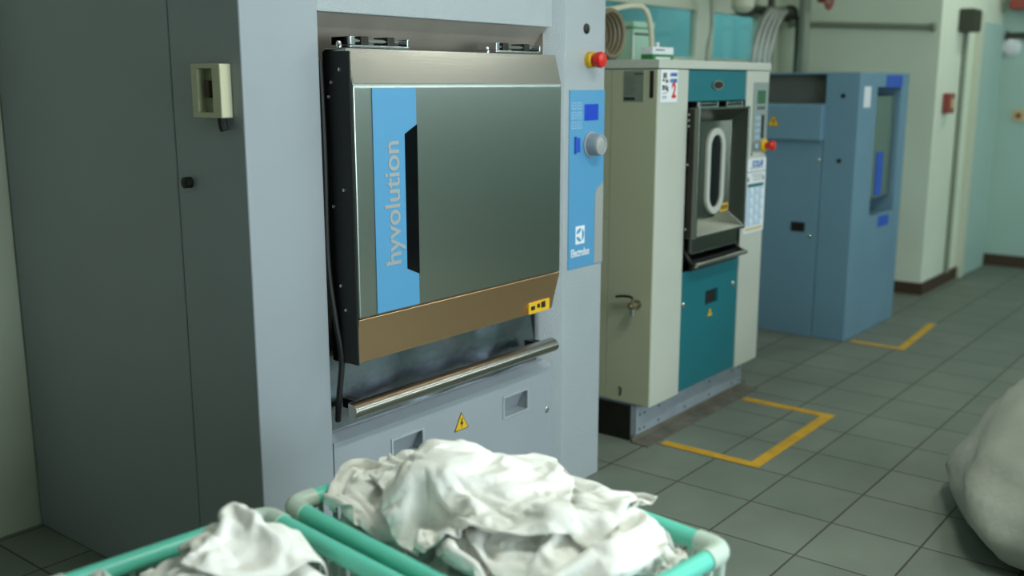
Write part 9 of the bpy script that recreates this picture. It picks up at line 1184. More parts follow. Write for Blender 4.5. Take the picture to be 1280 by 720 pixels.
CLOTH['left_0'] = 26, [
-205,3,31,-62,41,17,-70,45,-11,8,-19,25,1,-21,35,-44,22,0,-10,24,-14,-10,22,-20,22,23,25,-12,7,33,-25,19,-51,38,-37,20,5,18,-35,30,-1,-9,-1,-4,3,-11,17,7,-21,11,30,-4,24,-37,35,15,16,-1,-56,11,
14,-2,2,0,-10,31,-11,-4,-27,27,8,-30,25,-3,-4,-1,21,14,5,-20,12,15,24,-6,-55,30,-5,-1,4,-17,13,28,-37,13,7,0,-22,23,-11,13,-1,-29,48,11,24,-34,42,-19,50,-47,10,5,-12,0,-3,-14,20,25,-40,20,
3,-34,40,-5,-12,8,-13,5,20,13,4,-27,46,-37,48,-25,-3,6,-11,-2,-15,5,16,20,-53,27,9,-9,21,-10,-10,6,-12,5,0,31,19,-28,21,19,6,-3,-12,-4,9,-28,4,12,6,3,-24,17,3,-5,19,-10,-9,4,-7,1,
2,-1,19,-28,25,11,9,-1,-11,-10,15,-36,19,5,5,-18,15,-5,4,3,0,11,-17,-5,11,-6,2,-5,17,-28,32,5,9,-39,34,7,-27,1,-1,7,-6,-6,14,-6,2,7,-7,10,-9,-8,12,-5,3,-6,18,-29,21,34,-36,15,
3,16,-28,-3,5,-1,-9,8,2,0,0,4,-2,-3,3,0,5,-5,1,-6,17,-29,17,44,-45,26,-8,20,-26,-8,10,-7,-4,6,2,0,-2,6,-4,-7,15,-6,7,-5,0,-7,6,-17,9,29,-19,11,-7,10,-9,-17,11,-11,4,-1,
7,-4,1,3,-3,-6,8,9,-1,-1,-7,1,-2,7,-15,21,0,-11,16,-7,-5,-9,3,-11,1,6,5,-7,3,-3,9,-15,8,17,-6,-10,14,-11,18,-3,7,11,-1,-12,16,-24,10,7,-3,-21,2,8,3,-6,4,1,-12,10,-6,26,
-8,-16,8,15,20,1,2,2,16,-15,9,-22,16,0,-1,-19,1,-6,26,-17,6,2,-14,6,-4,29,-5,-17,5,5,25,0,2,-1,16,-1,-8,-22,33,-8,-4,-17,0,-6,7,20,-13,-4,1,-4,-3,19,15,-29,16,-7,23,-7,16,-7,
7,12,-25,-10,30,6,-12,-17,-27,41,-17,14,0,-12,5,-17,21,5,11,-18,9,3,23,-11,24,-10,5,9,-31,12,11,-2,0,-1,-32,37,-18,7,1,-3,-6,-18,38,-15,20,-8,0,-4,19,-8,13,12,-11,5,-25,13,9,-1,-1,-5,
-26,41,-22,-1,12,-33,15,26,-3,-17,10,24,-22,4,15,-2,6,18,-15,-6,-18,20,-25,39,-4,-5,-28,17,18,-29,13,-9,-6,35,-12,-35,54,-31,41,-31,17,2,-15,42,-11,-28,-1,12,-29,28,7,21,-42,17,8,-15,-12,13,-14,13,
28,-41,1,31,18,0,22,-1,-18,47,-3,-35,-1,5,-22,29,4,1,9,-12,-10,14,-12,-8,6,8,-23,45,-55,58,4,-29,14,-5,-3,13,11,-25,26,-34,-5,27,1,-1,10,-11,-17,9,1,12,-15,-10,4,17,-12,15,15,0,19,-11,
11,5,7,-18,8,-32,36,-2,6,-9,3,1,-8,0,0,4,5,-20,0,16,-3,0,21,-1,19,-15,21,-29,49,-22,-8,-19,30,-1,-2,3,-6,-6,-2,21,-16,2,0,-6,-9,19,-11,-3,43,-39,-15,15,-28,-1,20,17,-27,-6,18,-12,
10,-25,42,-22,0,-5,-9,25,-11,-1,-36,59,-19,-11,13,0,-352,34,-17,12,10,-32,5,22,-20,17,-4,8,-3,-2,-19,18,13,4,-1,-5,-5,-2,-8,8,-9,-24,-2,15,22,-10,8,0,-58,62,-10,7,-6,-9,4,-7,20,-5,0,13,
0,-16,3,0,-4,4,-23,13,3,10,25,0,-9,2,-48,51,9,-2,1,-5,-12,-29,47,-3,-2,11,-1,-23,12,-1,0,1,-6,-34,13,-5,37,5,-23,14,-21,11,21,-1,1,-18,4,-21,29,6,3,4,-14,5,0,-5,-5,-3,0,-8,
-10,18,2,15,-34,30,-2,-23,31,2,-4,-18,11,-15,17,10,2,-10,7,5,-7,-17,12,3,-19,-10,25,-15,48,-3,-10,-15,24,-17,23,4,-16,1,7,-12,10,11,2,-2,-8,11,-6,-14,10,-5,-29,31,-14,3,36,-33,7,22,-23,20,
-12,6,1,6,0,5,-24,27,1,-2,-7,6,-2,-10,2,-5,-22,36,-3,9,33,-61,54,-24,20,9,-22,-10,29,-2,1,-17,19,0,3,1,0,-14,8,-2,-18,8,-17,31,3,14,21,-59,58,-6,2,-1,-34,38,1,2,-2,-6,10,-1,
2,4,-4,-9,5,0,-26,15,-14,29,7,26,-34,1,36,6,-16,14,-21,25,-11,12,-10,12,-8,6,1,1,-1,-4,-1,0,-30,18,-8,22,14,15,-46,44,20,-2,-23,27,-7,10,-18,18,-4,1,0,3,0,1,-1,-10,7,3,-42,29,
-3,11,26,-33,13,51,-7,3,-17,22,8,0,-22,15,8,-3,-7,3,5,-1,-1,-11,8,1,-43,40,0,-7,11,-42,13,63,-3,-24,16,14,3,3,-26,16,10,-5,-9,4,5,0,-3,-11,7,3,-43,48,-3,-14,4,-40,1,70,1,-29,
29,0,9,-7,-2,1,12,-7,-10,2,8,-3,-5,7,-16,12,-33,39,-16,10,-9,-32,-6,57,12,-22,27,-4,8,-1,-10,7,8,-20,14,-6,6,-1,-8,8,-20,12,-18,28,-21,17,-4,-26,-14,48,16,1,6,6,-1,4,-6,5,2,-15,
4,8,-3,3,-2,-4,-18,0,17,-9,19,-13,13,-43,8,42,29,-33,34,4,-4,-3,5,1,-19,19,-8,9,-3,-1,-2,-20,19,-33,29,-3,12,-4,-3,-43,18,25,36,-22,22,-12,14,1,0,2,-20,17,-1,0,2,-1,-2,-6,-7,-8,
-16,37,3,0,-6,-40,39,-16,53,-13,14,-32,33,1,0,1,-13,11,0,2,0,-15,9,4,-6,-37,40,-24,28,0,-9,-33,47,-35,51,4,-23,18,0,5,3,3,-11,15,-5,-10,11,-1,-9,2,5,-20,-3,16,-15,22,-8,-25,16,30,
-8,6,2,18,-20,20,0,-11,11,4,-13,11,-3,2,-10,8,-9,3,-22,25,-15,-11,4,-32,10,43,3,2,-4,12,-16,22,-1,2,-8,4,1,3,-1,-7,3,0,-8,-4,-7,8,0,-4,12,-37,5,51,14,-1,-27,24,-2,12,2,1,
-10,10,-2,1,-1,-3,-5,2,1,-3,-23,-8,27,3,-9,-31,1,44,21,3,-13,-37,51,4,-1,2,-3,-2,-2,5,-1,-2,-2,-5,3,-23,16,-14,-24,42,-1,-28,-5,55,4,9,1,-62,65,10,-1,-7,4,-4,2,-8,3,1,-1,0,
-2,-31,30,-53,36,17,-17,-9,-21,50,15,-4,3,-73,80,16,-7,-6,-6,3,3,-2,-7,2,1,1,-22,10,5,-59,59,-29,657,-23,24,-3,11,18,-27,22,-64,67,-4,-29,6,-5,34,-12,-20,0,3,7,-20,10,-12,14,-17,27,0,-33,
42,1,7,-20,23,-10,-25,-2,40,6,-34,-22,38,10,6,-30,-2,-24,9,11,-5,9,20,2,-7,0,10,-4,7,-24,34,-45,12,13,6,12,2,-53,44,0,-15,-3,8,-36,14,3,6,4,18,9,-20,31,-15,-6,-31,36,12,-63,26,18,
0,24,-12,-52,54,-11,-17,2,-25,7,33,-29,-2,29,-3,-13,10,0,31,-39,16,13,7,-69,28,21,12,12,-15,-50,58,-30,-5,-7,-2,10,22,-45,39,-3,-33,57,0,22,-26,-12,31,25,-13,-64,19,29,18,2,-17,-44,19,5,-1,23,
-42,18,18,-41,25,26,-56,44,10,29,-29,-36,66,-19,27,-60,-8,56,5,-10,-14,-24,-17,38,-3,16,-42,13,17,-29,7,42,-61,24,18,28,-41,-27,48,26,-7,-28,-33,68,-8,-12,-12,-34,21,22,-6,-13,11,-30,22,2,-28,56,-60,32,
16,27,-57,-10,49,5,13,-1,-64,68,1,-22,-25,-10,32,8,-23,9,14,-38,14,5,-31,61,-60,33,20,17,-60,7,60,-32,45,-19,-57,63,14,-38,-25,21,26,-31,1,26,-7,-24,3,-9,-21,65,-60,23,20,-28,3,6,17,13,30,-38,
-34,50,19,-50,-8,36,0,-27,0,35,-19,-29,23,-8,-34,66,-54,14,1,-25,-9,39,-27,41,20,-58,9,21,27,-62,28,-6,25,-43,17,24,-18,-28,17,20,-56,63,-38,-9,-20,-16,-11,19,3,40,-9,-34,0,1,46,-67,24,10,20,-48,
18,10,4,-33,40,-15,-46,38,11,-36,-12,-23,24,-13,2,48,-25,-35,14,36,0,-59,24,16,17,-51,22,15,-27,14,31,-36,-38,51,-39,22,9,-34,37,-32,38,29,-41,-20,31,9,14,-57,19,33,-22,-28,22,9,-23,32,18,-48,-25,43,
-41,50,6,-38,37,-34,61,4,-50,36,-20,6,23,-41,19,22,-53,36,-23,10,1,31,10,-73,27,-23,28,-21,-5,-14,-7,-13,46,23,-23,5,-21,-3,6,2,10,-8,-34,31,12,-16,-5,45,-15,-60,21,-11,20,-1,-1,-2,-28,-6,43,24,
-29,41,-37,-9,2,1,-25,33,-35,46,-33,19,4,4,17,-68,3,19,17,1,-8,8,-45,12,24,28,-19,37,-46,0,-1,-8,-17,39,-33,30,6,1,-9,-14,27,-59,20,-6,16,14,-13,22,-54,14,2,33,19,-9,-43,11,4,-5,-18,29,
0,19,-8,-18,-12,29,-10,-26,-4,2,13,-3,-12,29,-59,27,-23,55,5,-32,-26,18,10,-10,13,-23,42,-16,-15,5,-16,28,-9,6,-40,26,-14,-2,-3,20,-39,12,-6,37,10,-51,-8,21,7,-4,22,-46,39,-3,-5,-24,10,25,-26,24,
-6,-21,-4,-18,12,-9,8,-28,21,30,15,-57,0,23,0,-4,23,-39,12,10,-2,8,-33,21,-1,16,20,-71,22,3,-6,15,-32,-15,33,6,24,-54,14,22,-23,9,15,5,-43,17,7,3,3,-21,15,32,-10,-56,4,44,14,-14,13,-14,
17,-17,31,-35,18,21,-12,-30,29,1,6,-37,13,8,1,0,2,34,-26,-42,28,-14,0,-30,25,29,-34,6,-15,9,12,5,1,0,9,-12,0,-17,1,12,-2,-3,1,1,21,-46,48,-60,
]
CLOTH['left_1'] = 26, [
53,-19,1,3,1,1,1,-4,2,-1,-4,7,-7,1,2,1,1,-2,25,-16,24,-3,-21,0,-9,3,10,-18,0,3,2,-2,3,-2,-2,0,3,-6,-1,8,-3,-1,0,-1,2,16,18,-5,-2,-25,3,-10,10,-16,-1,1,1,2,2,-1,
-4,-2,-2,3,-1,6,-7,0,2,9,-8,3,30,-3,1,-13,-20,5,10,-16,0,2,-2,4,-1,-3,1,-3,3,-5,2,0,-4,10,-7,15,-15,13,0,20,2,-7,-19,-9,6,-18,8,-5,-1,-1,2,7,-5,-6,3,-6,3,-1,-3,3,
15,-11,7,-9,14,12,6,-7,-2,-22,0,-14,6,-8,-1,4,-3,7,-2,-13,4,7,-8,3,-6,1,25,-20,9,-6,-1,32,-21,6,7,-5,1,-11,2,-6,4,-5,-1,5,-5,4,-6,2,-1,0,-4,-1,4,25,-18,1,-9,22,-20,23,
0,2,7,-18,9,-1,-4,3,-4,3,-5,3,-6,5,-3,-2,-1,4,-2,8,20,-25,2,-12,30,-8,12,-24,-1,-20,26,-20,5,-7,-3,7,-1,-1,-3,0,-2,0,1,0,2,12,-9,16,-27,-7,46,-15,-6,-11,6,-13,12,-13,11,-18,
1,0,17,-19,9,0,-6,1,-3,3,15,-5,-1,-10,8,-25,40,13,-28,-5,15,-10,-5,3,8,-13,-5,2,14,-16,15,-13,5,-5,3,-1,5,6,12,-23,0,-17,41,2,-16,-12,21,-24,18,-12,11,-9,-6,7,2,-8,6,0,2,-4,
-2,6,1,8,1,-14,-6,-3,30,-22,10,-1,14,-29,16,-5,13,-6,-9,4,-2,1,6,-7,5,-6,0,2,13,-11,0,14,-19,4,14,-13,4,5,6,-29,4,19,-9,12,-10,-4,-1,1,7,-11,-9,10,9,0,12,-12,-5,3,6,-6,
4,-2,1,1,3,-28,1,25,-12,0,10,-15,4,4,-7,-3,-6,14,1,2,-4,0,17,-20,8,-5,5,0,-5,-2,2,-27,3,20,-13,11,-4,-8,6,5,-17,9,-14,12,9,-2,-1,-3,1,14,-12,0,1,-5,0,0,0,-23,3,13,
-6,-2,1,9,-8,7,-17,8,-11,11,6,-2,-2,-1,1,16,-13,2,-8,-3,4,2,1,-18,1,3,12,-12,-3,0,15,-15,4,-1,-9,13,-5,2,2,-2,0,16,-13,4,-15,1,8,-1,-8,-3,-12,1,1,11,-10,-7,3,8,-11,3,
8,-6,0,2,1,-1,0,14,-14,1,-3,-7,7,3,-1,-15,20,-17,-2,1,1,8,-14,3,-3,7,3,-5,-6,14,-6,-4,7,10,-16,4,-6,-4,10,-3,-5,-12,3,14,-13,-2,-7,2,13,-15,-2,12,-13,6,11,-6,-8,13,-2,2,
-8,2,-5,-3,3,7,13,-14,-3,2,7,5,7,-15,-3,-1,-2,-2,17,-13,7,-1,3,-3,1,1,-1,-1,-4,-2,4,6,-12,-1,-17,9,-7,23,4,-32,0,7,8,-11,16,-14,0,8,6,-4,-3,0,-1,-6,4,1,3,1,16,-19,
19,-20,12,19,-19,-12,4,14,-13,5,-4,9,-5,-4,13,0,-11,1,0,5,-5,4,-1,2,2,-11,8,-15,9,-2,3,17,-29,13,-12,17,-3,-1,-7,-1,4,13,-10,-4,-1,-5,5,10,-9,-1,10,-2,-20,6,13,-9,14,-6,-9,-2,
0,23,-13,-14,14,-5,-5,-1,3,14,-18,9,12,-10,-7,4,-159,15,-8,5,2,-1,2,-3,4,-1,-3,-11,5,3,5,-1,-1,1,2,-10,5,2,6,-1,-10,7,13,9,2,3,0,-5,5,1,1,1,-12,7,-3,-2,6,0,-1,0,
-1,-1,-1,4,-1,-2,2,-7,11,8,5,0,-5,5,3,0,-1,1,-3,-5,5,-6,2,1,2,2,-3,3,-6,4,-1,-3,-4,8,13,8,5,-5,2,2,0,-2,5,3,-2,0,-1,-4,-7,11,-5,4,-6,5,-2,1,-1,-2,-7,5,
17,0,17,-9,4,-1,-1,2,2,4,0,0,-5,-6,0,3,5,-1,-3,-2,3,1,-2,-4,-1,-2,16,1,10,2,-6,6,-1,0,2,-1,8,2,-12,-3,-1,0,6,-2,7,-8,1,-5,11,-25,23,-5,18,1,10,-7,7,1,0,4,
-5,3,11,-2,-15,1,-2,1,1,8,-9,9,-10,4,-16,13,0,8,15,-1,17,-15,8,2,2,4,-4,2,10,-8,-3,-5,-4,5,0,-2,9,-8,-3,-3,4,6,-8,2,16,-1,6,5,-8,15,-2,0,2,-4,7,-1,-4,-5,-5,7,
2,-14,11,7,-11,-4,-1,8,3,-15,-14,20,-8,-2,-13,21,0,-3,1,-6,11,-2,-4,-4,-3,2,-3,4,-6,10,1,-13,0,1,8,-17,4,17,5,-11,-13,19,0,-3,2,-9,13,-6,6,-12,7,-3,-3,2,-10,12,6,-14,-21,33,
-2,-13,19,11,1,-5,4,4,-2,4,0,-13,14,0,-1,-4,-5,0,10,-15,10,0,0,-1,-22,9,17,6,15,8,4,-5,4,1,1,3,-7,6,-2,10,-6,-3,-5,0,-2,8,-8,10,-10,4,-7,-4,13,9,14,8,1,1,-2,5,
-1,1,-2,5,-3,13,-31,18,7,0,-13,2,4,0,-9,9,-2,-15,19,1,15,8,0,0,1,1,4,-8,7,6,-4,2,-15,9,9,1,-7,-3,0,-10,14,-6,3,-16,10,1,15,5,3,1,-6,11,0,-11,12,2,2,-4,-11,8,
6,6,-16,10,-4,-14,9,0,-5,3,1,-2,15,3,1,9,-6,2,-1,2,3,3,3,-4,-7,5,3,4,-10,8,-1,-16,9,-6,3,-1,2,0,16,1,3,5,7,-7,-2,1,4,1,6,-5,-3,-4,7,3,2,-3,0,-12,8,-8,
1,4,-2,1,12,3,1,5,3,4,-7,-2,3,3,-2,7,-22,18,2,3,-1,0,-3,-11,13,-9,-13,14,5,-10,16,-4,15,-3,3,0,0,4,-8,2,3,5,-22,20,-3,8,-2,-3,5,-17,12,-16,10,-5,11,-6,15,-2,1,19,
-3,-5,-2,0,8,-8,-12,24,-11,-11,22,0,-6,6,-5,0,-9,-9,10,1,2,5,6,0,0,11,9,-4,-3,-12,14,-26,16,4,13,-19,18,-1,-11,4,0,0,-1,-7,5,1,-7,4,2,12,-9,10,2,0,-11,13,-9,-14,6,9,
0,1,4,8,2,-14,3,0,-4,-3,4,1,-6,-20,3,8,3,-2,12,-13,7,-6,10,-36,25,-2,1,14,-17,11,9,0,-8,-4,-5,-14,18,-1,-22,27,7,16,-2,-12,19,-24,12,13,-4,-32,19,14,-20,22,-14,-1,13,4,-1,-8,
-8,-7,11,-23,18,5,14,6,7,5,-12,3,-13,32,-34,23,-29,30,-4,-21,23,1,-9,8,5,-9,-7,6,2,-13,7,-16,705,10,6,-8,-9,2,0,-5,6,1,-7,23,-27,6,1,-3,-1,6,9,8,-15,3,-4,-7,15,-20,8,15,
-3,-11,-7,-2,8,-1,3,0,17,-23,-3,22,-21,2,0,0,13,10,-21,9,2,1,-22,22,9,14,-10,-11,-5,9,8,-1,2,0,5,-28,21,12,-9,-9,-1,-7,18,-3,4,-14,11,12,-13,-17,8,10,-13,-11,5,20,-1,-2,-1,-1,
-24,23,-2,0,-6,16,-8,-20,9,20,1,-23,9,14,1,-18,1,-5,10,-17,9,3,7,9,-5,-4,-23,18,-8,3,3,10,5,-15,-15,16,14,-3,-20,24,1,-12,-11,12,-25,16,1,-10,4,17,-3,-14,13,-24,19,-16,5,5,17,-21,
11,-15,11,7,0,8,-8,6,3,15,-27,24,-22,10,1,-6,14,11,-15,-13,-6,25,-20,3,10,7,-25,20,-7,17,-5,7,0,-15,9,-7,15,7,-25,-5,28,-17,12,10,-20,-18,15,12,6,-27,18,-20,23,-17,27,-18,25,-9,2,-15,
-2,-4,23,-12,-25,9,16,7,-17,21,-31,0,11,9,6,-21,3,-17,10,26,-1,-15,28,-7,-8,-19,-12,4,16,-12,-27,21,4,-8,15,-14,11,-25,13,5,2,2,-28,3,0,18,26,-27,32,-18,-10,-16,-8,18,-15,9,-30,25,-5,-8,
19,-17,16,-2,-15,9,-6,6,-21,-1,-2,11,26,-15,24,-18,-6,-16,-6,8,19,-36,-2,17,-9,12,-10,-4,14,5,4,-23,12,-23,9,-14,5,8,7,8,18,-30,4,-7,3,-6,32,-13,-25,0,10,7,-10,9,16,-14,14,-18,2,-18,
-6,16,-9,2,14,-15,32,-27,0,5,0,-8,26,2,-19,-13,-1,8,2,12,16,-21,3,-4,-3,9,-32,6,12,9,-22,11,19,-23,9,-3,-1,-7,18,8,-14,-3,-16,16,-6,-7,34,2,-41,31,-20,17,-29,3,-4,8,6,10,-14,-5,
5,5,1,-1,-4,21,-15,7,-2,-2,-10,-12,30,16,-39,19,4,-16,-18,19,-5,-11,29,-22,-2,7,3,6,0,7,-8,-9,14,-2,5,8,-10,-22,17,25,-33,17,5,-25,-7,15,1,-17,29,-25,5,12,-7,-1,2,9,-5,-4,-6,3,
5,2,11,-20,-7,30,-18,19,-29,1,5,-5,14,-25,30,-26,18,-7,-7,10,-4,18,-10,-3,-4,-9,0,11,-6,15,-15,-3,27,-28,1,2,1,2,9,-31,29,-17,-2,7,10,-16,3,10,3,-1,-6,-6,-10,-4,17,-10,7,11,9,-28,
9,-10,7,6,-8,-19,16,-6,6,-4,19,-12,-4,14,1,-15,12,0,-13,-11,-2,12,11,-1,-7,15,-25,5,6,-11,-5,-5,3,2,6,0,7,3,10,14,-24,18,3,-4,6,-33,28,-11,14,-6,-5,15,-20,0,-15,3,1,-1,4,0,
8,2,15,-25,-13,16,-20,19,-21,16,4,-23,2,20,6,-29,30,-32,1,7,0,-17,3,4,1,15,-10,1,21,-17,-5,2,18,-29,8,15,-1,4,-31,27,-16,20,-31,18,-23,8,8,-1,-9,2,-1,-4,9,17,-3,-6,-17,12,7,-36,
18,14,2,-1,-8,8,-14,-9,-13,21,-17,0,9,6,-7,0,-5,18,-12,16,3,-10,-8,23,-26,1,24,-33,33,-17,18,-17,-12,6,-14,5,-6,5,-2,12,4,-20,13,-11,24,4,-5,-19,
]
CLOTH['left_2'] = 24, [
-71,14,-6,-6,14,-16,8,-3,-19,20,0,3,1,2,-3,-3,-1,-3,0,2,-15,8,-12,1,7,11,2,-12,13,-6,-1,-21,21,-2,2,1,-2,7,-4,-1,-3,-1,-12,17,-18,3,-6,-2,3,13,5,-24,18,8,-33,19,0,1,1,-3,
3,-1,2,-1,1,-19,16,-4,-1,-12,0,-4,4,15,2,-23,26,-13,-5,4,-2,5,-1,-10,14,-4,-1,2,-6,-12,21,-10,-1,-11,-5,2,1,13,0,-2,0,-1,-8,-1,13,-1,-16,13,-8,5,3,-8,-10,17,-1,-1,-2,-18,-3,7,
9,12,3,-4,1,0,-8,-12,27,-20,13,-5,0,-3,2,-13,14,-1,2,-2,-4,-18,5,-6,10,12,-3,2,7,-7,-27,33,-19,20,-5,-15,16,-10,-8,7,1,2,2,-7,2,-20,1,11,10,10,5,-3,6,-31,21,3,-7,0,-2,7,
5,0,-19,10,-13,20,-16,18,-15,-14,-1,19,11,9,1,10,-16,1,4,-4,3,-5,-9,10,10,6,-23,9,-16,18,-19,26,-19,-3,-2,11,11,9,0,5,-4,0,-1,-9,11,-16,7,-1,13,4,-18,4,-15,12,-14,22,-19,2,18,-1,
12,8,2,5,-4,0,-17,19,-10,0,1,-4,14,-1,-17,11,-15,-6,1,14,6,-12,19,-1,13,6,6,3,-4,-2,-18,24,-19,8,-5,15,-9,10,-12,-5,-15,3,14,-4,7,7,4,-15,14,5,7,2,-2,-6,-18,18,2,-14,15,9,
-14,4,-6,-14,-5,17,-10,14,3,2,-5,8,15,6,5,-1,2,-9,-8,-2,18,-2,0,-24,17,9,-3,-14,1,-9,19,-2,-6,12,3,4,17,7,0,3,-3,-10,2,1,14,-17,9,-23,26,-12,3,14,-28,16,-1,-6,12,1,7,-2,
19,7,-3,3,-4,-1,-7,9,-5,14,-21,6,-11,0,19,11,-19,9,-16,18,-1,-1,5,-5,19,3,2,-1,0,-4,0,2,1,-5,12,-25,8,-12,17,6,19,-27,10,2,-4,5,-18,26,18,1,1,2,1,-3,-1,-2,-6,13,-14,-2,
14,-10,-11,4,32,-4,-4,5,-22,11,-8,17,16,0,3,-2,-7,6,9,-17,10,-8,-12,7,17,15,-31,-5,22,10,-8,3,-6,-9,5,1,15,0,2,-8,5,0,-4,11,-15,9,-16,4,9,16,-4,-22,22,7,-9,0,-1,0,-4,-5,
8,7,-11,1,-3,1,7,-4,2,-9,4,-7,7,5,2,11,-8,8,-1,-6,-2,-1,0,-2,7,7,-8,-4,4,-4,1,7,-8,2,-3,-6,9,1,3,10,-9,15,-6,-14,3,5,0,3,5,7,-5,-2,-6,4,1,-1,1,-3,-10,10,
7,-6,-2,15,-10,12,6,-15,-9,10,5,0,5,6,0,-4,-4,0,-1,4,-11,-7,22,-14,22,-26,17,-12,18,-6,15,-8,-11,2,3,-14,167,8,-23,35,-5,-8,4,3,-4,6,3,-1,1,-6,-5,-8,-9,23,-13,10,-4,-1,-16,17,
-11,10,-19,30,-18,12,2,-6,0,6,0,-1,-6,4,-3,-5,-13,19,-1,-5,7,-26,20,-7,-9,8,-4,0,16,-15,8,5,-3,-1,0,-6,11,-16,9,2,-14,11,1,-6,8,-20,1,-1,-7,5,-3,19,-16,14,-15,14,-3,-1,-6,10,
-10,-1,0,9,1,-4,-17,11,8,-18,-4,-2,-11,8,0,8,2,-20,22,0,-14,7,3,-4,-18,14,11,4,-5,-3,-11,-1,-3,-6,-2,11,-8,6,6,4,1,-13,16,-7,-8,12,-8,4,-8,-7,28,0,-14,4,-12,-4,-3,-1,-5,9,
-7,6,10,1,-9,11,-7,0,-7,4,3,-2,1,-13,31,-2,-22,11,-11,-8,1,-3,-1,6,-7,13,-1,5,-5,6,0,-22,14,8,-2,-6,-22,21,20,-3,-27,17,-11,-7,-2,0,-2,21,-5,10,5,-1,10,-9,3,-10,-9,17,-1,-1,
-16,-4,34,-7,-24,16,-10,-3,-3,-1,20,-15,-6,9,6,6,-4,6,-6,-18,13,4,-10,10,-17,1,24,-12,-16,12,-1,-9,7,-7,8,-1,-5,6,11,6,-4,5,-18,0,11,-5,-1,-1,-3,1,-6,11,-15,7,0,-3,-1,-2,9,6,
-5,3,15,6,-2,2,-24,11,0,0,0,0,-6,2,0,3,-6,0,-4,0,0,10,4,9,-5,2,17,4,1,-4,-24,18,-1,-6,8,-7,-3,-1,4,2,-7,5,-11,4,11,3,5,-3,-6,3,17,1,1,-6,-6,-9,9,6,-1,-9,
1,-7,2,11,-1,-16,18,-12,16,-3,2,-7,-7,9,9,1,-1,-7,-1,7,-12,13,-6,-14,5,3,0,8,-8,8,-14,17,-2,2,-5,0,-4,17,0,-7,4,-1,3,1,-1,-2,-12,-10,7,29,-15,-26,30,-4,-2,3,-8,15,-7,-16,
-1,15,2,0,-7,6,1,-3,3,-14,13,-20,-9,21,16,-12,-17,21,-1,-7,10,-7,-3,-10,-2,18,-1,-7,7,0,-1,2,-8,6,-4,-16,0,-13,33,8,-15,-4,8,-4,1,2,7,-19,2,17,-5,5,3,-1,-5,1,1,-8,-5,-3,
-7,-1,8,18,2,-16,4,4,4,3,-1,-4,0,18,-5,6,1,1,-5,-1,-5,8,-17,2,-11,-5,13,22,-6,-21,16,5,0,0,0,-13,3,16,0,3,1,1,-5,0,-1,-18,19,-18,6,-14,14,-4,11,2,-17,20,-1,1,0,-1,
4,16,0,2,2,0,-3,-2,-13,13,-8,3,-19,-4,12,14,-3,-5,-10,21,-1,1,0,-1,6,15,0,2,2,0,-4,-8,7,3,-10,-15,12,-16,-3,27,0,-11,4,14,-9,5,2,-1,5,16,-3,3,2,-5,0,2,0,-8,9,-12,
-11,-4,-9,19,15,5,-22,17,4,-13,11,0,779,7,5,-26,5,30,-34,4,6,-4,1,-7,2,0,-2,-2,4,16,9,-4,-20,-6,19,-11,4,-7,18,-1,-29,33,-15,-2,-9,9,-4,-6,-6,12,-3,-2,-1,7,11,5,-13,-5,-1,-1,
-9,8,-14,28,-26,-3,3,1,10,-14,-2,-8,9,-10,6,12,-13,10,3,-13,19,-17,0,17,10,-8,14,-3,7,-2,-27,16,13,-16,-7,14,-14,-6,0,13,5,-3,-4,-5,12,-12,18,-13,-8,10,-1,-16,1,25,-21,-2,-9,15,5,-12,
-13,-2,8,7,0,3,-10,0,-3,7,11,-17,-3,11,-8,-7,-2,25,-18,-14,17,7,-19,14,-22,-8,16,5,-16,24,-16,-3,-1,10,-6,6,-5,10,-14,-1,17,-9,-2,-3,22,-24,3,-11,19,-32,22,-7,-14,31,-18,-4,0,11,-3,-10,
-6,5,0,-13,18,-15,10,14,-1,-13,-12,-1,4,-15,16,-9,-12,22,-12,7,-8,8,-2,-3,-5,12,-22,15,-11,24,-22,22,1,-11,-4,-11,-5,-1,9,-14,-4,10,2,7,-12,-1,10,-14,-5,14,-27,9,23,-18,7,12,-11,-10,16,-11,
-16,-2,7,-15,3,3,15,-11,0,-4,-1,-2,-4,16,-28,11,19,-19,20,-7,-17,16,1,2,-24,-5,-7,7,-3,10,1,-8,0,-3,3,3,-4,17,-26,9,15,-8,10,-17,12,0,3,-21,-10,5,-7,3,13,-6,-8,1,-2,3,2,5,
-3,18,-25,11,4,7,-1,-5,1,4,-22,10,-18,0,-1,6,18,-22,3,-4,5,-1,0,-2,-2,18,-20,9,0,8,0,1,-7,-9,-10,0,-7,7,-5,22,-19,7,-3,-9,13,-9,-1,-2,0,15,-6,-7,8,6,-1,-20,15,-18,-3,4,
-2,-5,3,19,-11,-1,-12,19,-11,-4,-3,-1,4,5,3,7,-4,1,-16,2,7,-7,-14,26,-16,3,-9,-3,9,4,10,-12,-13,14,-11,-7,6,12,-9,-2,13,-10,0,7,-19,-9,23,-13,-1,15,-29,20,6,2,-7,-12,10,-11,-3,4,
6,-5,8,12,-9,1,-1,-6,-12,12,-2,15,-31,6,-3,9,7,2,1,-2,-18,2,17,-15,-6,-6,18,-5,-8,8,-1,-8,3,-15,11,15,-25,18,-23,9,15,7,-25,5,0,9,-10,-4,-7,-2,12,-11,6,0,-2,3,-16,12,4,-13,
-7,18,-26,14,18,4,-3,-16,-2,-1,-2,-9,-13,7,-4,1,-5,5,3,-5,4,8,-26,-1,0,28,-37,11,27,-14,11,-18,-4,-1,-1,-1,-13,7,-1,-4,5,-4,-2,6,8,-7,-22,11,-14,30,-29,13,-11,22,6,-22,-1,-1,-1,1,
-14,8,-1,1,-7,4,4,6,-6,-6,0,-19,2,27,-26,1,-6,35,-15,-3,-13,3,9,-8,-13,8,1,0,-2,7,-3,-3,-12,9,2,-20,6,-1,11,-23,7,20,-6,3,-2,-19,6,3,
]
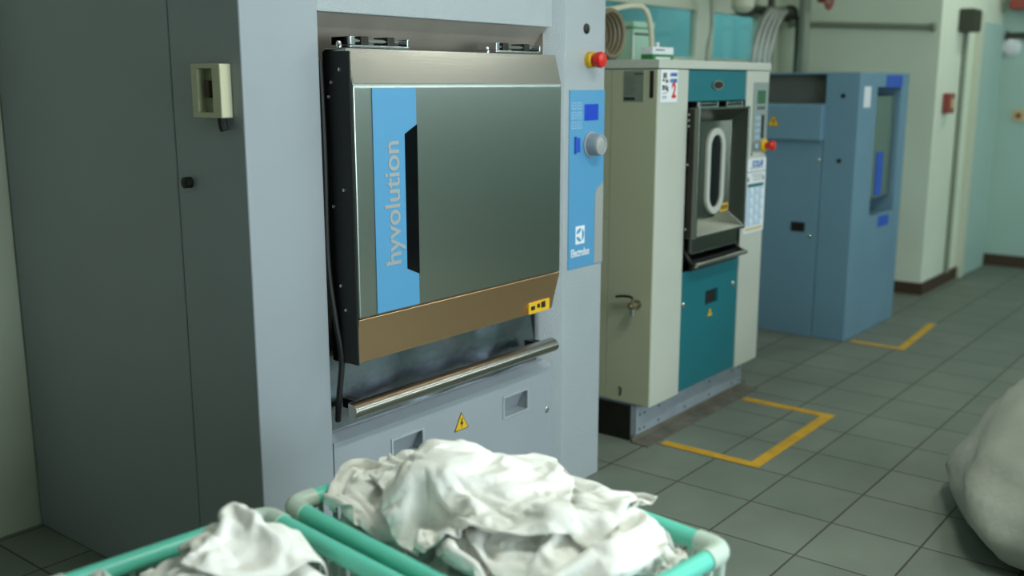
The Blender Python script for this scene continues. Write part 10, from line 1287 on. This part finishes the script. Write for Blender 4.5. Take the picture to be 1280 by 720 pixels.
CLOTH['left_3'] = 26, [
-43,18,-5,-32,4,26,-23,23,-14,1,-2,-8,1,0,0,1,-1,1,6,7,-12,5,2,0,4,-1,-7,11,-4,-8,-15,19,-7,15,8,-23,-4,-2,-2,-1,-2,3,5,8,-3,-15,15,1,0,3,0,0,-1,-5,20,-11,-7,-14,20,8,
8,-2,-29,-1,-1,0,6,1,1,1,-11,18,-5,1,3,0,2,0,1,-12,19,1,10,-31,14,13,-2,3,-23,-1,-5,1,11,-7,-5,9,-10,19,-6,2,-2,5,3,-3,11,-6,10,2,13,-36,17,16,-5,-1,-8,-12,0,1,7,-13,
-1,8,-2,-1,25,-14,-2,6,3,-2,-1,2,13,-4,-10,-2,-16,32,4,-23,4,13,-24,3,0,-2,-9,7,4,1,8,2,0,6,0,-4,13,3,16,-12,-9,-6,-2,0,18,-7,24,-15,-7,-11,1,-10,7,-2,-4,17,-6,12,-6,7,
3,-5,8,2,25,-16,-16,-11,1,-5,18,18,5,-2,-14,-1,-21,9,-5,-3,1,15,1,1,6,-2,6,-6,22,-13,35,9,-46,7,-6,1,0,22,25,-23,-10,1,-13,-3,-2,-2,13,9,-3,-1,5,2,2,-1,45,-42,63,11,-43,2,
-3,4,-6,36,2,-20,-6,-13,10,-14,0,8,15,0,-3,1,0,6,-1,-1,23,-29,17,34,-6,-27,2,-1,9,19,3,-26,1,-15,3,0,-3,22,-1,2,-1,-4,5,3,0,0,5,-18,4,26,11,-26,-12,17,-5,25,-11,-29,10,-13,
4,1,13,9,-4,0,2,-5,4,5,0,0,12,-32,42,16,-15,-21,-6,10,-2,32,-13,-32,4,-1,-1,11,19,-4,-3,-3,-8,14,-3,2,4,-4,23,-41,48,39,-51,-6,-1,11,-4,-1,13,-20,-7,10,-14,31,4,-2,-7,-12,14,5,
-4,0,4,-2,68,-26,4,28,-20,1,7,8,-20,2,18,-8,4,-21,27,0,6,-2,-8,-8,14,-6,11,-5,4,-4,15,2,-16,11,-52,34,23,-14,-1,-3,27,-25,2,24,-14,14,0,-10,4,-14,13,3,-6,6,0,-3,-18,27,-23,-14,
-17,-39,58,7,-32,43,2,-21,-7,27,-6,9,-4,-3,-10,4,7,-3,4,-10,11,-10,-23,33,-6,-29,-20,-18,-15,43,12,7,-10,0,3,-2,14,3,-16,12,-15,13,1,-5,-3,4,-1,-4,-14,31,-6,-23,-24,-4,-1,2,9,34,-32,29,
-10,-25,30,0,8,-12,-6,10,-11,10,1,-3,-5,2,-14,28,-3,-27,4,-41,15,15,3,14,-18,24,-34,30,-6,3,7,0,-21,15,4,-11,7,-5,12,-9,-1,44,-29,-8,-15,-12,-4,1,30,-25,21,6,-11,6,-15,31,-7,-9,-1,7,
-5,5,-1,-15,23,-12,14,28,-11,-11,-12,-9,2,-1,-6,3,30,-9,5,1,-19,12,15,-9,-17,22,-2,-1,-4,-10,15,-20,26,16,-13,-1,-3,-9,7,-3,-13,4,4,22,0,-30,40,-15,-15,16,7,5,-6,-1,-9,-1,-4,-6,21,12,
-18,6,4,-16,-5,11,12,-21,-9,22,23,-21,-23,51,-19,-4,8,-3,-9,-3,6,-2,1,-14,10,0,11,-28,22,-19,18,-15,-7,5,6,15,2,4,-36,4,38,-2,-18,-1,9,-12,12,-2,-8,14,13,2,-17,26,-23,5,-8,24,-29,5,
5,35,-23,-3,8,-32,9,29,-13,1,11,6,-29,19,-4,-1,-312,12,-8,-5,-3,6,-12,8,17,2,-4,1,0,-1,0,1,-1,-6,2,6,-3,2,0,0,4,-2,12,-16,30,7,-27,7,-7,5,3,17,-2,-6,-1,-1,-5,5,4,1,
1,-10,10,0,0,3,0,-1,25,-22,31,14,-40,28,-15,4,1,8,2,-7,2,1,5,5,-3,0,-17,19,0,-3,5,-3,4,-2,-11,12,-7,-1,-8,-1,20,-25,-6,29,-1,0,-8,1,12,-3,-8,10,-13,10,2,2,-6,9,-1,-2,
2,12,3,-10,-8,0,-16,23,-20,32,1,-13,5,-1,5,-7,1,10,-2,-2,-5,8,-5,8,1,-4,9,13,-5,-8,-10,5,-10,7,4,17,10,-12,4,-25,27,0,-12,11,0,-14,13,1,-7,6,7,-6,-7,19,-17,-5,-8,8,12,-13,
-5,9,2,16,0,-15,14,-12,13,-4,-17,21,-2,-5,-4,12,0,-3,-1,21,-25,-11,11,17,-9,-6,-8,1,2,28,-3,2,-15,12,-8,-5,-1,15,-8,7,-4,3,2,-1,-15,23,-6,-36,29,-17,7,4,-12,4,-5,18,11,1,-7,-6,
-5,-4,13,5,-7,5,0,-1,5,-5,-1,16,6,-32,24,-30,22,-18,14,-8,7,4,13,-11,12,-18,0,3,13,0,-3,-2,0,1,1,-2,-12,4,24,-4,-27,2,-13,1,24,-20,13,4,2,-8,9,-10,-1,14,4,-1,-1,-10,8,0,
-3,2,-12,0,24,19,-42,-12,14,-5,-8,-2,17,-11,16,-5,4,-8,3,14,-1,2,-2,-3,-11,13,-7,2,6,1,51,-41,-24,13,-3,9,-12,0,-20,33,3,-13,11,-9,15,3,1,1,-4,0,-10,10,-5,4,9,-14,66,-40,-49,40,
5,4,-19,8,-20,12,21,-15,-3,11,8,2,2,-5,4,-3,-3,-4,5,-1,32,-15,13,16,-29,30,-28,34,-16,-17,-10,31,-23,19,-5,6,10,1,1,-3,-1,-2,1,2,-6,6,-6,6,-21,18,-17,21,12,-17,0,-29,13,28,-16,-14,
37,-20,10,8,0,-6,4,-2,-7,7,-10,11,-15,15,-14,-13,10,11,14,-30,10,-23,-6,30,-8,15,-20,18,12,-14,7,3,0,-5,2,0,-6,-1,-9,14,-7,-10,-13,21,6,-13,14,-29,-1,30,-27,19,0,4,-4,13,-6,6,-1,-1,
-2,4,-19,13,-1,9,-8,3,-14,11,-8,19,-10,-19,26,-7,-19,9,11,12,-12,14,-2,1,-1,-1,1,2,-25,24,-5,20,-11,-12,-8,0,5,13,4,-21,15,-19,10,-8,28,-21,18,2,0,1,0,1,-1,-18,5,15,-4,31,-10,-15,
-42,14,23,3,16,-20,-23,31,-24,9,8,-2,13,5,3,-4,-3,4,-2,-25,24,3,8,18,-11,17,-52,-7,29,11,17,-22,2,-17,0,9,8,13,-14,15,-1,-1,0,3,-7,-14,20,-5,14,5,4,-2,-30,-9,22,6,7,21,-15,-17,
-8,25,-16,6,21,-4,-4,-11,12,1,-7,-2,8,-1,5,10,-4,-22,-20,43,-5,-11,-11,29,9,-27,3,22,-11,-12,5,19,-5,4,3,-10,-10,7,4,5,10,17,-37,11,-20,16,34,-14,-21,20,-13,1,13,9,-33,20,7,-11,20,-3,
-12,14,-7,-2,-7,6,-7,21,-29,-7,8,-20,24,31,-34,14,-25,17,16,-33,29,-22,4,22,0,-5,4,-5,7,-6,-5,-16,723,-4,12,1,-21,28,-4,5,-4,-1,-26,18,-12,0,-2,-1,0,-2,-2,7,18,3,2,0,-9,1,-17,7,
6,-9,-11,24,1,-2,-8,2,-14,-7,-1,2,-1,1,-2,3,16,-5,5,2,3,-3,-4,-4,-9,15,-12,2,11,-10,14,-6,-7,-3,-16,0,1,1,-2,15,-13,15,2,-13,12,5,-5,6,-10,-5,15,-6,23,-2,-16,15,-1,-7,-4,-2,
-12,2,-2,0,19,-16,21,-7,3,-19,17,-5,14,-17,9,-14,-13,11,-7,14,-9,2,-3,-14,7,-3,-2,-9,0,27,-25,22,-1,-3,-6,-1,-6,5,16,-22,16,-20,-12,14,0,3,-25,30,-24,1,-7,7,2,-4,-3,19,-10,0,-12,12,
1,12,-8,-11,-12,27,-9,-16,-10,15,7,-12,-17,26,-20,-5,7,-14,25,-18,9,16,-19,-11,13,7,-5,-2,0,9,-27,19,7,-23,-3,16,14,-28,-6,4,-6,-2,19,-17,18,1,-9,0,-13,11,10,-2,-1,-6,-19,13,7,-10,17,-20,
-2,11,30,-45,1,-5,11,-14,3,19,-1,5,-20,8,6,2,0,-6,8,-17,-11,5,8,6,-3,5,8,10,8,-11,-13,6,-7,7,4,-6,10,5,-9,7,-2,-2,-4,11,-11,-5,-8,-3,2,15,4,1,1,0,11,0,7,-38,17,2,
7,-7,8,2,11,-8,-16,16,-8,9,-18,2,-2,-10,5,12,7,-6,11,-11,19,-2,9,-2,-24,-6,22,-5,9,-3,13,-7,-17,16,7,-21,-4,5,3,-10,-8,17,9,-3,-8,5,0,4,-3,-5,-6,7,2,-8,-5,14,10,2,-13,11,
-5,-15,10,-12,-4,14,-18,7,17,-8,-26,28,-24,-6,3,12,-14,5,-7,0,2,10,-14,19,-1,6,-11,-4,-10,-6,21,-12,-7,-5,18,4,-14,-1,19,-3,-8,-6,5,-2,1,-4,-4,7,-2,-5,22,1,-10,-8,-9,-5,24,-25,10,10,
-15,9,34,-32,31,12,6,-8,-3,6,-12,-5,4,3,-5,11,-2,8,3,-21,7,-15,15,2,10,-15,-13,13,-2,-7,-18,30,1,21,-13,-14,5,-13,0,25,-30,24,1,-12,5,14,-32,23,-7,9,-17,-6,24,-30,2,3,-19,6,7,9,
18,-19,2,-8,1,2,-1,11,-19,5,21,-16,13,-12,-1,-13,-2,11,21,-37,-9,0,-3,0,-2,-3,22,8,-16,-15,17,-7,8,-6,4,-2,-7,18,-2,-19,-8,4,7,1,22,-36,16,-15,16,-8,5,-7,5,30,-16,-15,12,-1,-7,13,
-7,11,-6,-5,-16,5,7,7,-9,-17,33,-26,-4,-2,25,-50,16,4,4,16,-6,12,-35,21,2,6,-4,2,2,-22,3,12,6,-17,2,-12,14,-10,-5,2,13,-22,-21,25,-2,15,-1,3,-11,-6,12,8,0,-17,14,-11,9,-7,0,-5,
-12,-4,12,-8,-3,0,6,-25,8,13,9,-13,0,16,-16,10,-4,14,-11,1,-15,13,2,-2,-1,-2,-21,-1,5,1,11,-8,-1,-5,2,25,9,-37,22,-9,11,-7,-5,11,12,-25,20,-10,-7,-4,12,10,-35,1,1,18,1,-18,15,2,
0,-7,26,-25,10,-9,15,-9,5,3,-18,28,-13,-7,4,7,8,-13,-19,0,-5,6,-5,2,-19,25,-24,20,4,-1,-23,17,3,2,-13,9,6,-13,19,-8,5,5,-15,-7,6,-15,-3,1,
]

def decode(key):
    n, vals = CLOTH[key]
    A = []
    for k in range(3):
        a = [vals[(k * n + i) * n:(k * n + i + 1) * n] for i in range(n)]
        for i in range(n):
            for j in range(2, n): a[i][j] += a[i][j - 1]
            if i: a[i][0] += a[i - 1][0]
            for j in range(1, n): a[i][j] += a[i][j - 1]
        A.append(a)
    return n, [Vector((A[0][i][j], A[1][i][j], A[2][i][j])) * .001 for i in range(n) for j in range(n)]
def press(p):
    zm = .85 - .62 * max(0, p.x - .09) - .2 * max(0, p.y - .25)
    return Vector((p.x, p.y, zm + (p.z - zm) * .35)) if p.z > zm else p
def linen(key, name, label, loc, rz, group, m='cloth', scale=1.0, dz=0.0):
    n, P = decode(key); P = [press(p) if key[0] == 'r' else p for p in P]; c = sum(P, Vector()) / len(P); c.z = min(p.z for p in P)
    me = D.meshes.new(name); me.from_pydata([(p - c) * scale for p in P], [], [(i * n + j, (i + 1) * n + j, (i + 1) * n + j + 1, i * n + j + 1) for i in range(n - 1) for j in range(n - 1)])
    for p in me.polygons: p.use_smooth = True
    me.materials.append(M[m]); o = D.objects.new(name, me); col.objects.link(o)
    s = o.modifiers.new('subdivision', 'SUBSURF'); s.levels = s.render_levels = 2
    s = o.modifiers.new('thickness', 'SOLIDIFY'); s.thickness = .002; s.offset = 0
    R = Matrix.Rotation(rz, 3, 'Z'); o.location = Vector(loc) + R @ Vector((c.x, c.y, 0)) * scale + Vector((0, 0, c.z * scale + dz)); o.rotation_euler = (0, 0, rz)
    return tag(o, label, 'linen', group)
HU, HV, ZR, TR = .244, .3925, .70, .0195
def basket(loc, rz, label):
    t = thing('laundry_basket', loc, label, 'laundry basket', None, rz)
    for s in (-1, 1):
        MB().tube([(-HU + .045, s * HV, ZR), (HU - .045, s * HV, ZR)], TR, 14).build('rim_tube', 'teal_plastic', t, local=True)
        MB().tube([(s * HU, -HV + .045, ZR), (s * HU, HV - .045, ZR)], TR, 14).build('rim_tube', 'teal_plastic', t, local=True)
    for sx in (-1, 1):
        for sy in (-1, 1):
            r = .03; c = Vector((sx * (HU - r), sy * (HV - r), ZR)); P = [(sx * HU, sy * (HV - .062), ZR)]
            for i in range(7):
                a = i / 6 * PI / 2; P.append((c.x + sx * r * math.cos(a), c.y + sy * r * math.sin(a), ZR))
            P.append((sx * (HU - .062), sy * HV, ZR))
            MB().tube(P, TR * 1.15, 14).build('corner_elbow', 'clear_plastic', t, local=True)
            MB().tube([(sx * (HU - .004), sy * (HV - .004), ZR - .01), (sx * (HU - .025), sy * (HV - .025), .13)], .010, 10).build('corner_post', 'clear_plastic', t, local=True)
            cs = MB().lathe((sx * (HU - .05), sy * (HV - .06), .045), (1, 0, 0), [(-.012, .034), (-.010, .042), (.010, .042), (.012, .034)], 20).build('caster', 'dark', t, local=True)
            MB().box(sx * (HU - .05) - .017, sx * (HU - .05) + .017, sy * (HV - .06) - .012, sy * (HV - .06) + .012, .088, .10).box(sx * (HU - .05) - .017, sx * (HU - .05) - .013, sy * (HV - .06) - .012, sy * (HV - .06) + .012, .04, .09).box(sx * (HU - .05) + .013, sx * (HU - .05) + .017, sy * (HV - .06) - .012, sy * (HV - .06) + .012, .04, .09).build('fork', 'galv', cs, local=True)
    z0, z1, k = .13, ZR - .012, .025
    for s in (-1, 1):
        for ax in (0, 1):
            mb = MB(); half = (HU, HV)[ax] - .04; n = int(half * 2 / .036); fix = s * (HV if ax == 0 else HU); fb_ = s * ((HV if ax == 0 else HU) - k)
            for i in range(n + 1):
                a = -half + 2 * half * i / n
                pts = [(a - .006, z0), (a + .006, z0), (a + .006, z1), (a - .006, z1)]
                v = []
                for q, z in pts:
                    f_ = fb_ + (fix - fb_) * (z - z0) / (z1 - z0)
                    v.append((q, f_, z) if ax == 0 else (f_, q, z))
                off = Vector((0, .004 * s, 0)) if ax == 0 else Vector((.004 * s, 0, 0))
                A = [mb.bm.verts.new(Vector(p)) for p in v]; B = [mb.bm.verts.new(Vector(p) - off) for p in v]
                fs = [mb.bm.faces.new(A), mb.bm.faces.new(B[::-1])] + [mb.bm.faces.new((A[i_], B[i_], B[(i_ + 1) % 4], A[(i_ + 1) % 4])) for i_ in range(4)]
                bmesh.ops.recalc_face_normals(mb.bm, faces=fs)
            for z in (.14, .33, .52):
                f_ = fb_ + (fix - fb_) * (z - z0) / (z1 - z0) - s * .002
                if ax == 0: mb.box(-half - .01, half + .01, f_ - .003, f_ + .003, z - .006, z + .006)
                else: mb.box(f_ - .003, f_ + .003, -half - .01, half + .01, z - .006, z + .006)
            mb.build('slatted_side', 'slat', t, local=True)
    MB().box(-HU + .03, HU - .03, -HV + .03, HV - .03, .10, .13).build('base_tray', 'clear_plastic', t, .006, local=True)
    return t
RB, RBA = (1.52, 1.245, 0), math.radians(-7)
LB, LBA = (.978, 1.297, 0), math.radians(-6)
basket(RB, RBA, 'right laundry basket with turquoise tube rim under the high linen heap')
basket(LB, LBA, 'left laundry basket with turquoise tube rim, holding the lower linen pile')
def packed(loc, rz, top, label):
    mb = MB(); n = 16; G = {}
    for i in range(n + 1):
        for k in range(n + 1):
            a = 2 * PI * i / n; z = .135 + (top - .135) * k / n
            c, s = math.cos(a), math.sin(a); e = 3.4; r = (abs(c) ** e + abs(s) ** e) ** (-1 / e)
            f_ = 1 + .05 * noise.noise(Vector((c * 4, s * 4, z * 14))); sh = .86 + .07 * k / n
            if k in (0, n): f_ *= .9
            G[i, k] = (c * r * (HU - .025) * sh * f_, s * r * (HV - .025) * sh * f_, z)
    V = {(i, k): mb.bm.verts.new(G[i, k]) for i in range(n) for k in range(n + 1)}
    for i in range(n):
        for k in range(n): mb.bm.faces.new((V[i, k], V[(i + 1) % n, k], V[(i + 1) % n, k + 1], V[i, k + 1]))
    mb.bm.faces.new([V[i, 0] for i in range(n)][::-1]); mb.bm.faces.new([V[i, n] for i in range(n)])
    o = mb.build('packed_linen', 'cloth', None, smooth=180); s = o.modifiers.new('subdivision', 'SUBSURF'); s.levels = s.render_levels = 2
    o.location = loc; o.rotation_euler = (0, 0, rz); tag(o, label, 'linen', None, 'stuff')
packed(RB, RBA, .62, 'white linen packed behind the slats low in the right basket')
packed(LB, LBA, .58, 'white linen packed behind the slats low in the left basket')
for i, l in enumerate(('broad white sheet lining the right basket under the other linen', 'crumpled white cloth at the near left of the right heap', 'crumpled white cloth at the near right of the right heap',
        'bunched white cloth at the back left of the right heap, beside the rim', 'long white sheet falling down the right flank of the right heap', 'topmost white cloth on the crest of the right heap')):
    linen('right_%d' % i, 'crumpled_sheet', l, RB, RBA, 'white linen in the right basket')
for i, l in enumerate(('broad white sheet lining the left basket under the other linen', 'rumpled white cloth on the far left of the left pile', 'small rumpled white cloth at the back right of the left pile, near the rim corner',
        'rumpled white cloth at the front of the left pile')):
    linen('left_%d' % i, 'crumpled_sheet', l, LB, LBA, 'white linen in the left basket')
# ------------------------------------------------------------------ linen sack in the right foreground
def sack(loc, ax, ay, rz, label, m):
    t = thing('laundry_sack', loc, label, 'laundry sack', None, rz)
    prof = [(0, .0), (0, .55), (.015, .80), (.06, .95), (.14, 1.0), (.24, .97), (.34, .88), (.44, .74), (.52, .58), (.585, .40), (.63, .24), (.655, .13), (.675, .10), (.70, .13), (.74, .20), (.79, .27), (.83, .31)]
    P = []
    for (h0, r0), (h1, r1) in zip(prof, prof[1:]):
        for k in range(3): P.append((h0 + (h1 - h0) * k / 3, r0 + (r1 - r0) * k / 3))
    P.append(prof[-1]); seg = 96; mb = MB(); rings = []
    for h, r in P:
        ring = []
        for i in range(seg):
            a = 2 * PI * i / seg; d = Vector((math.cos(a), math.sin(a), h * 2.2))
            lump = 1 + (.11 * noise.noise(d * 1.7) + .05 * noise.noise(d * 4)) * min(1, r * 2) * (1 if h > .01 else .4)
            pleat = 1 + (.03 + .16 * max(0, (h - .3) / .5)) * noise.noise(Vector((math.cos(a) * 5.5, math.sin(a) * 5.5, h * 1.2)))
            k = max(r, .002) * lump * pleat
            lean = .10 * max(0, h - .3)
            ring.append(mb.bm.verts.new((k * ax * math.cos(a) + lean, k * ay * math.sin(a), h + (.02 * noise.noise(d * 3) if h > .03 else 0))))
        rings.append(ring)
    for A, B in zip(rings, rings[1:]):
        for i in range(seg): mb.bm.faces.new((A[i], A[(i + 1) % seg], B[(i + 1) % seg], B[i]))
    mb.build('bag', m, t, local=True, smooth=180)
    MB().tube([(.0375 + ax * .115 * math.cos(i * PI / 12), ay * .115 * math.sin(i * PI / 12), .672) for i in range(25)], .012, 8, caps=False).build('tie_cord', 'beige_shaded', t, local=True)
sack((4.12, .38, .001), .88, .60, .12, 'bulging greyish white laundry sack on the floor tiles at the right edge', 'cloth_grey')
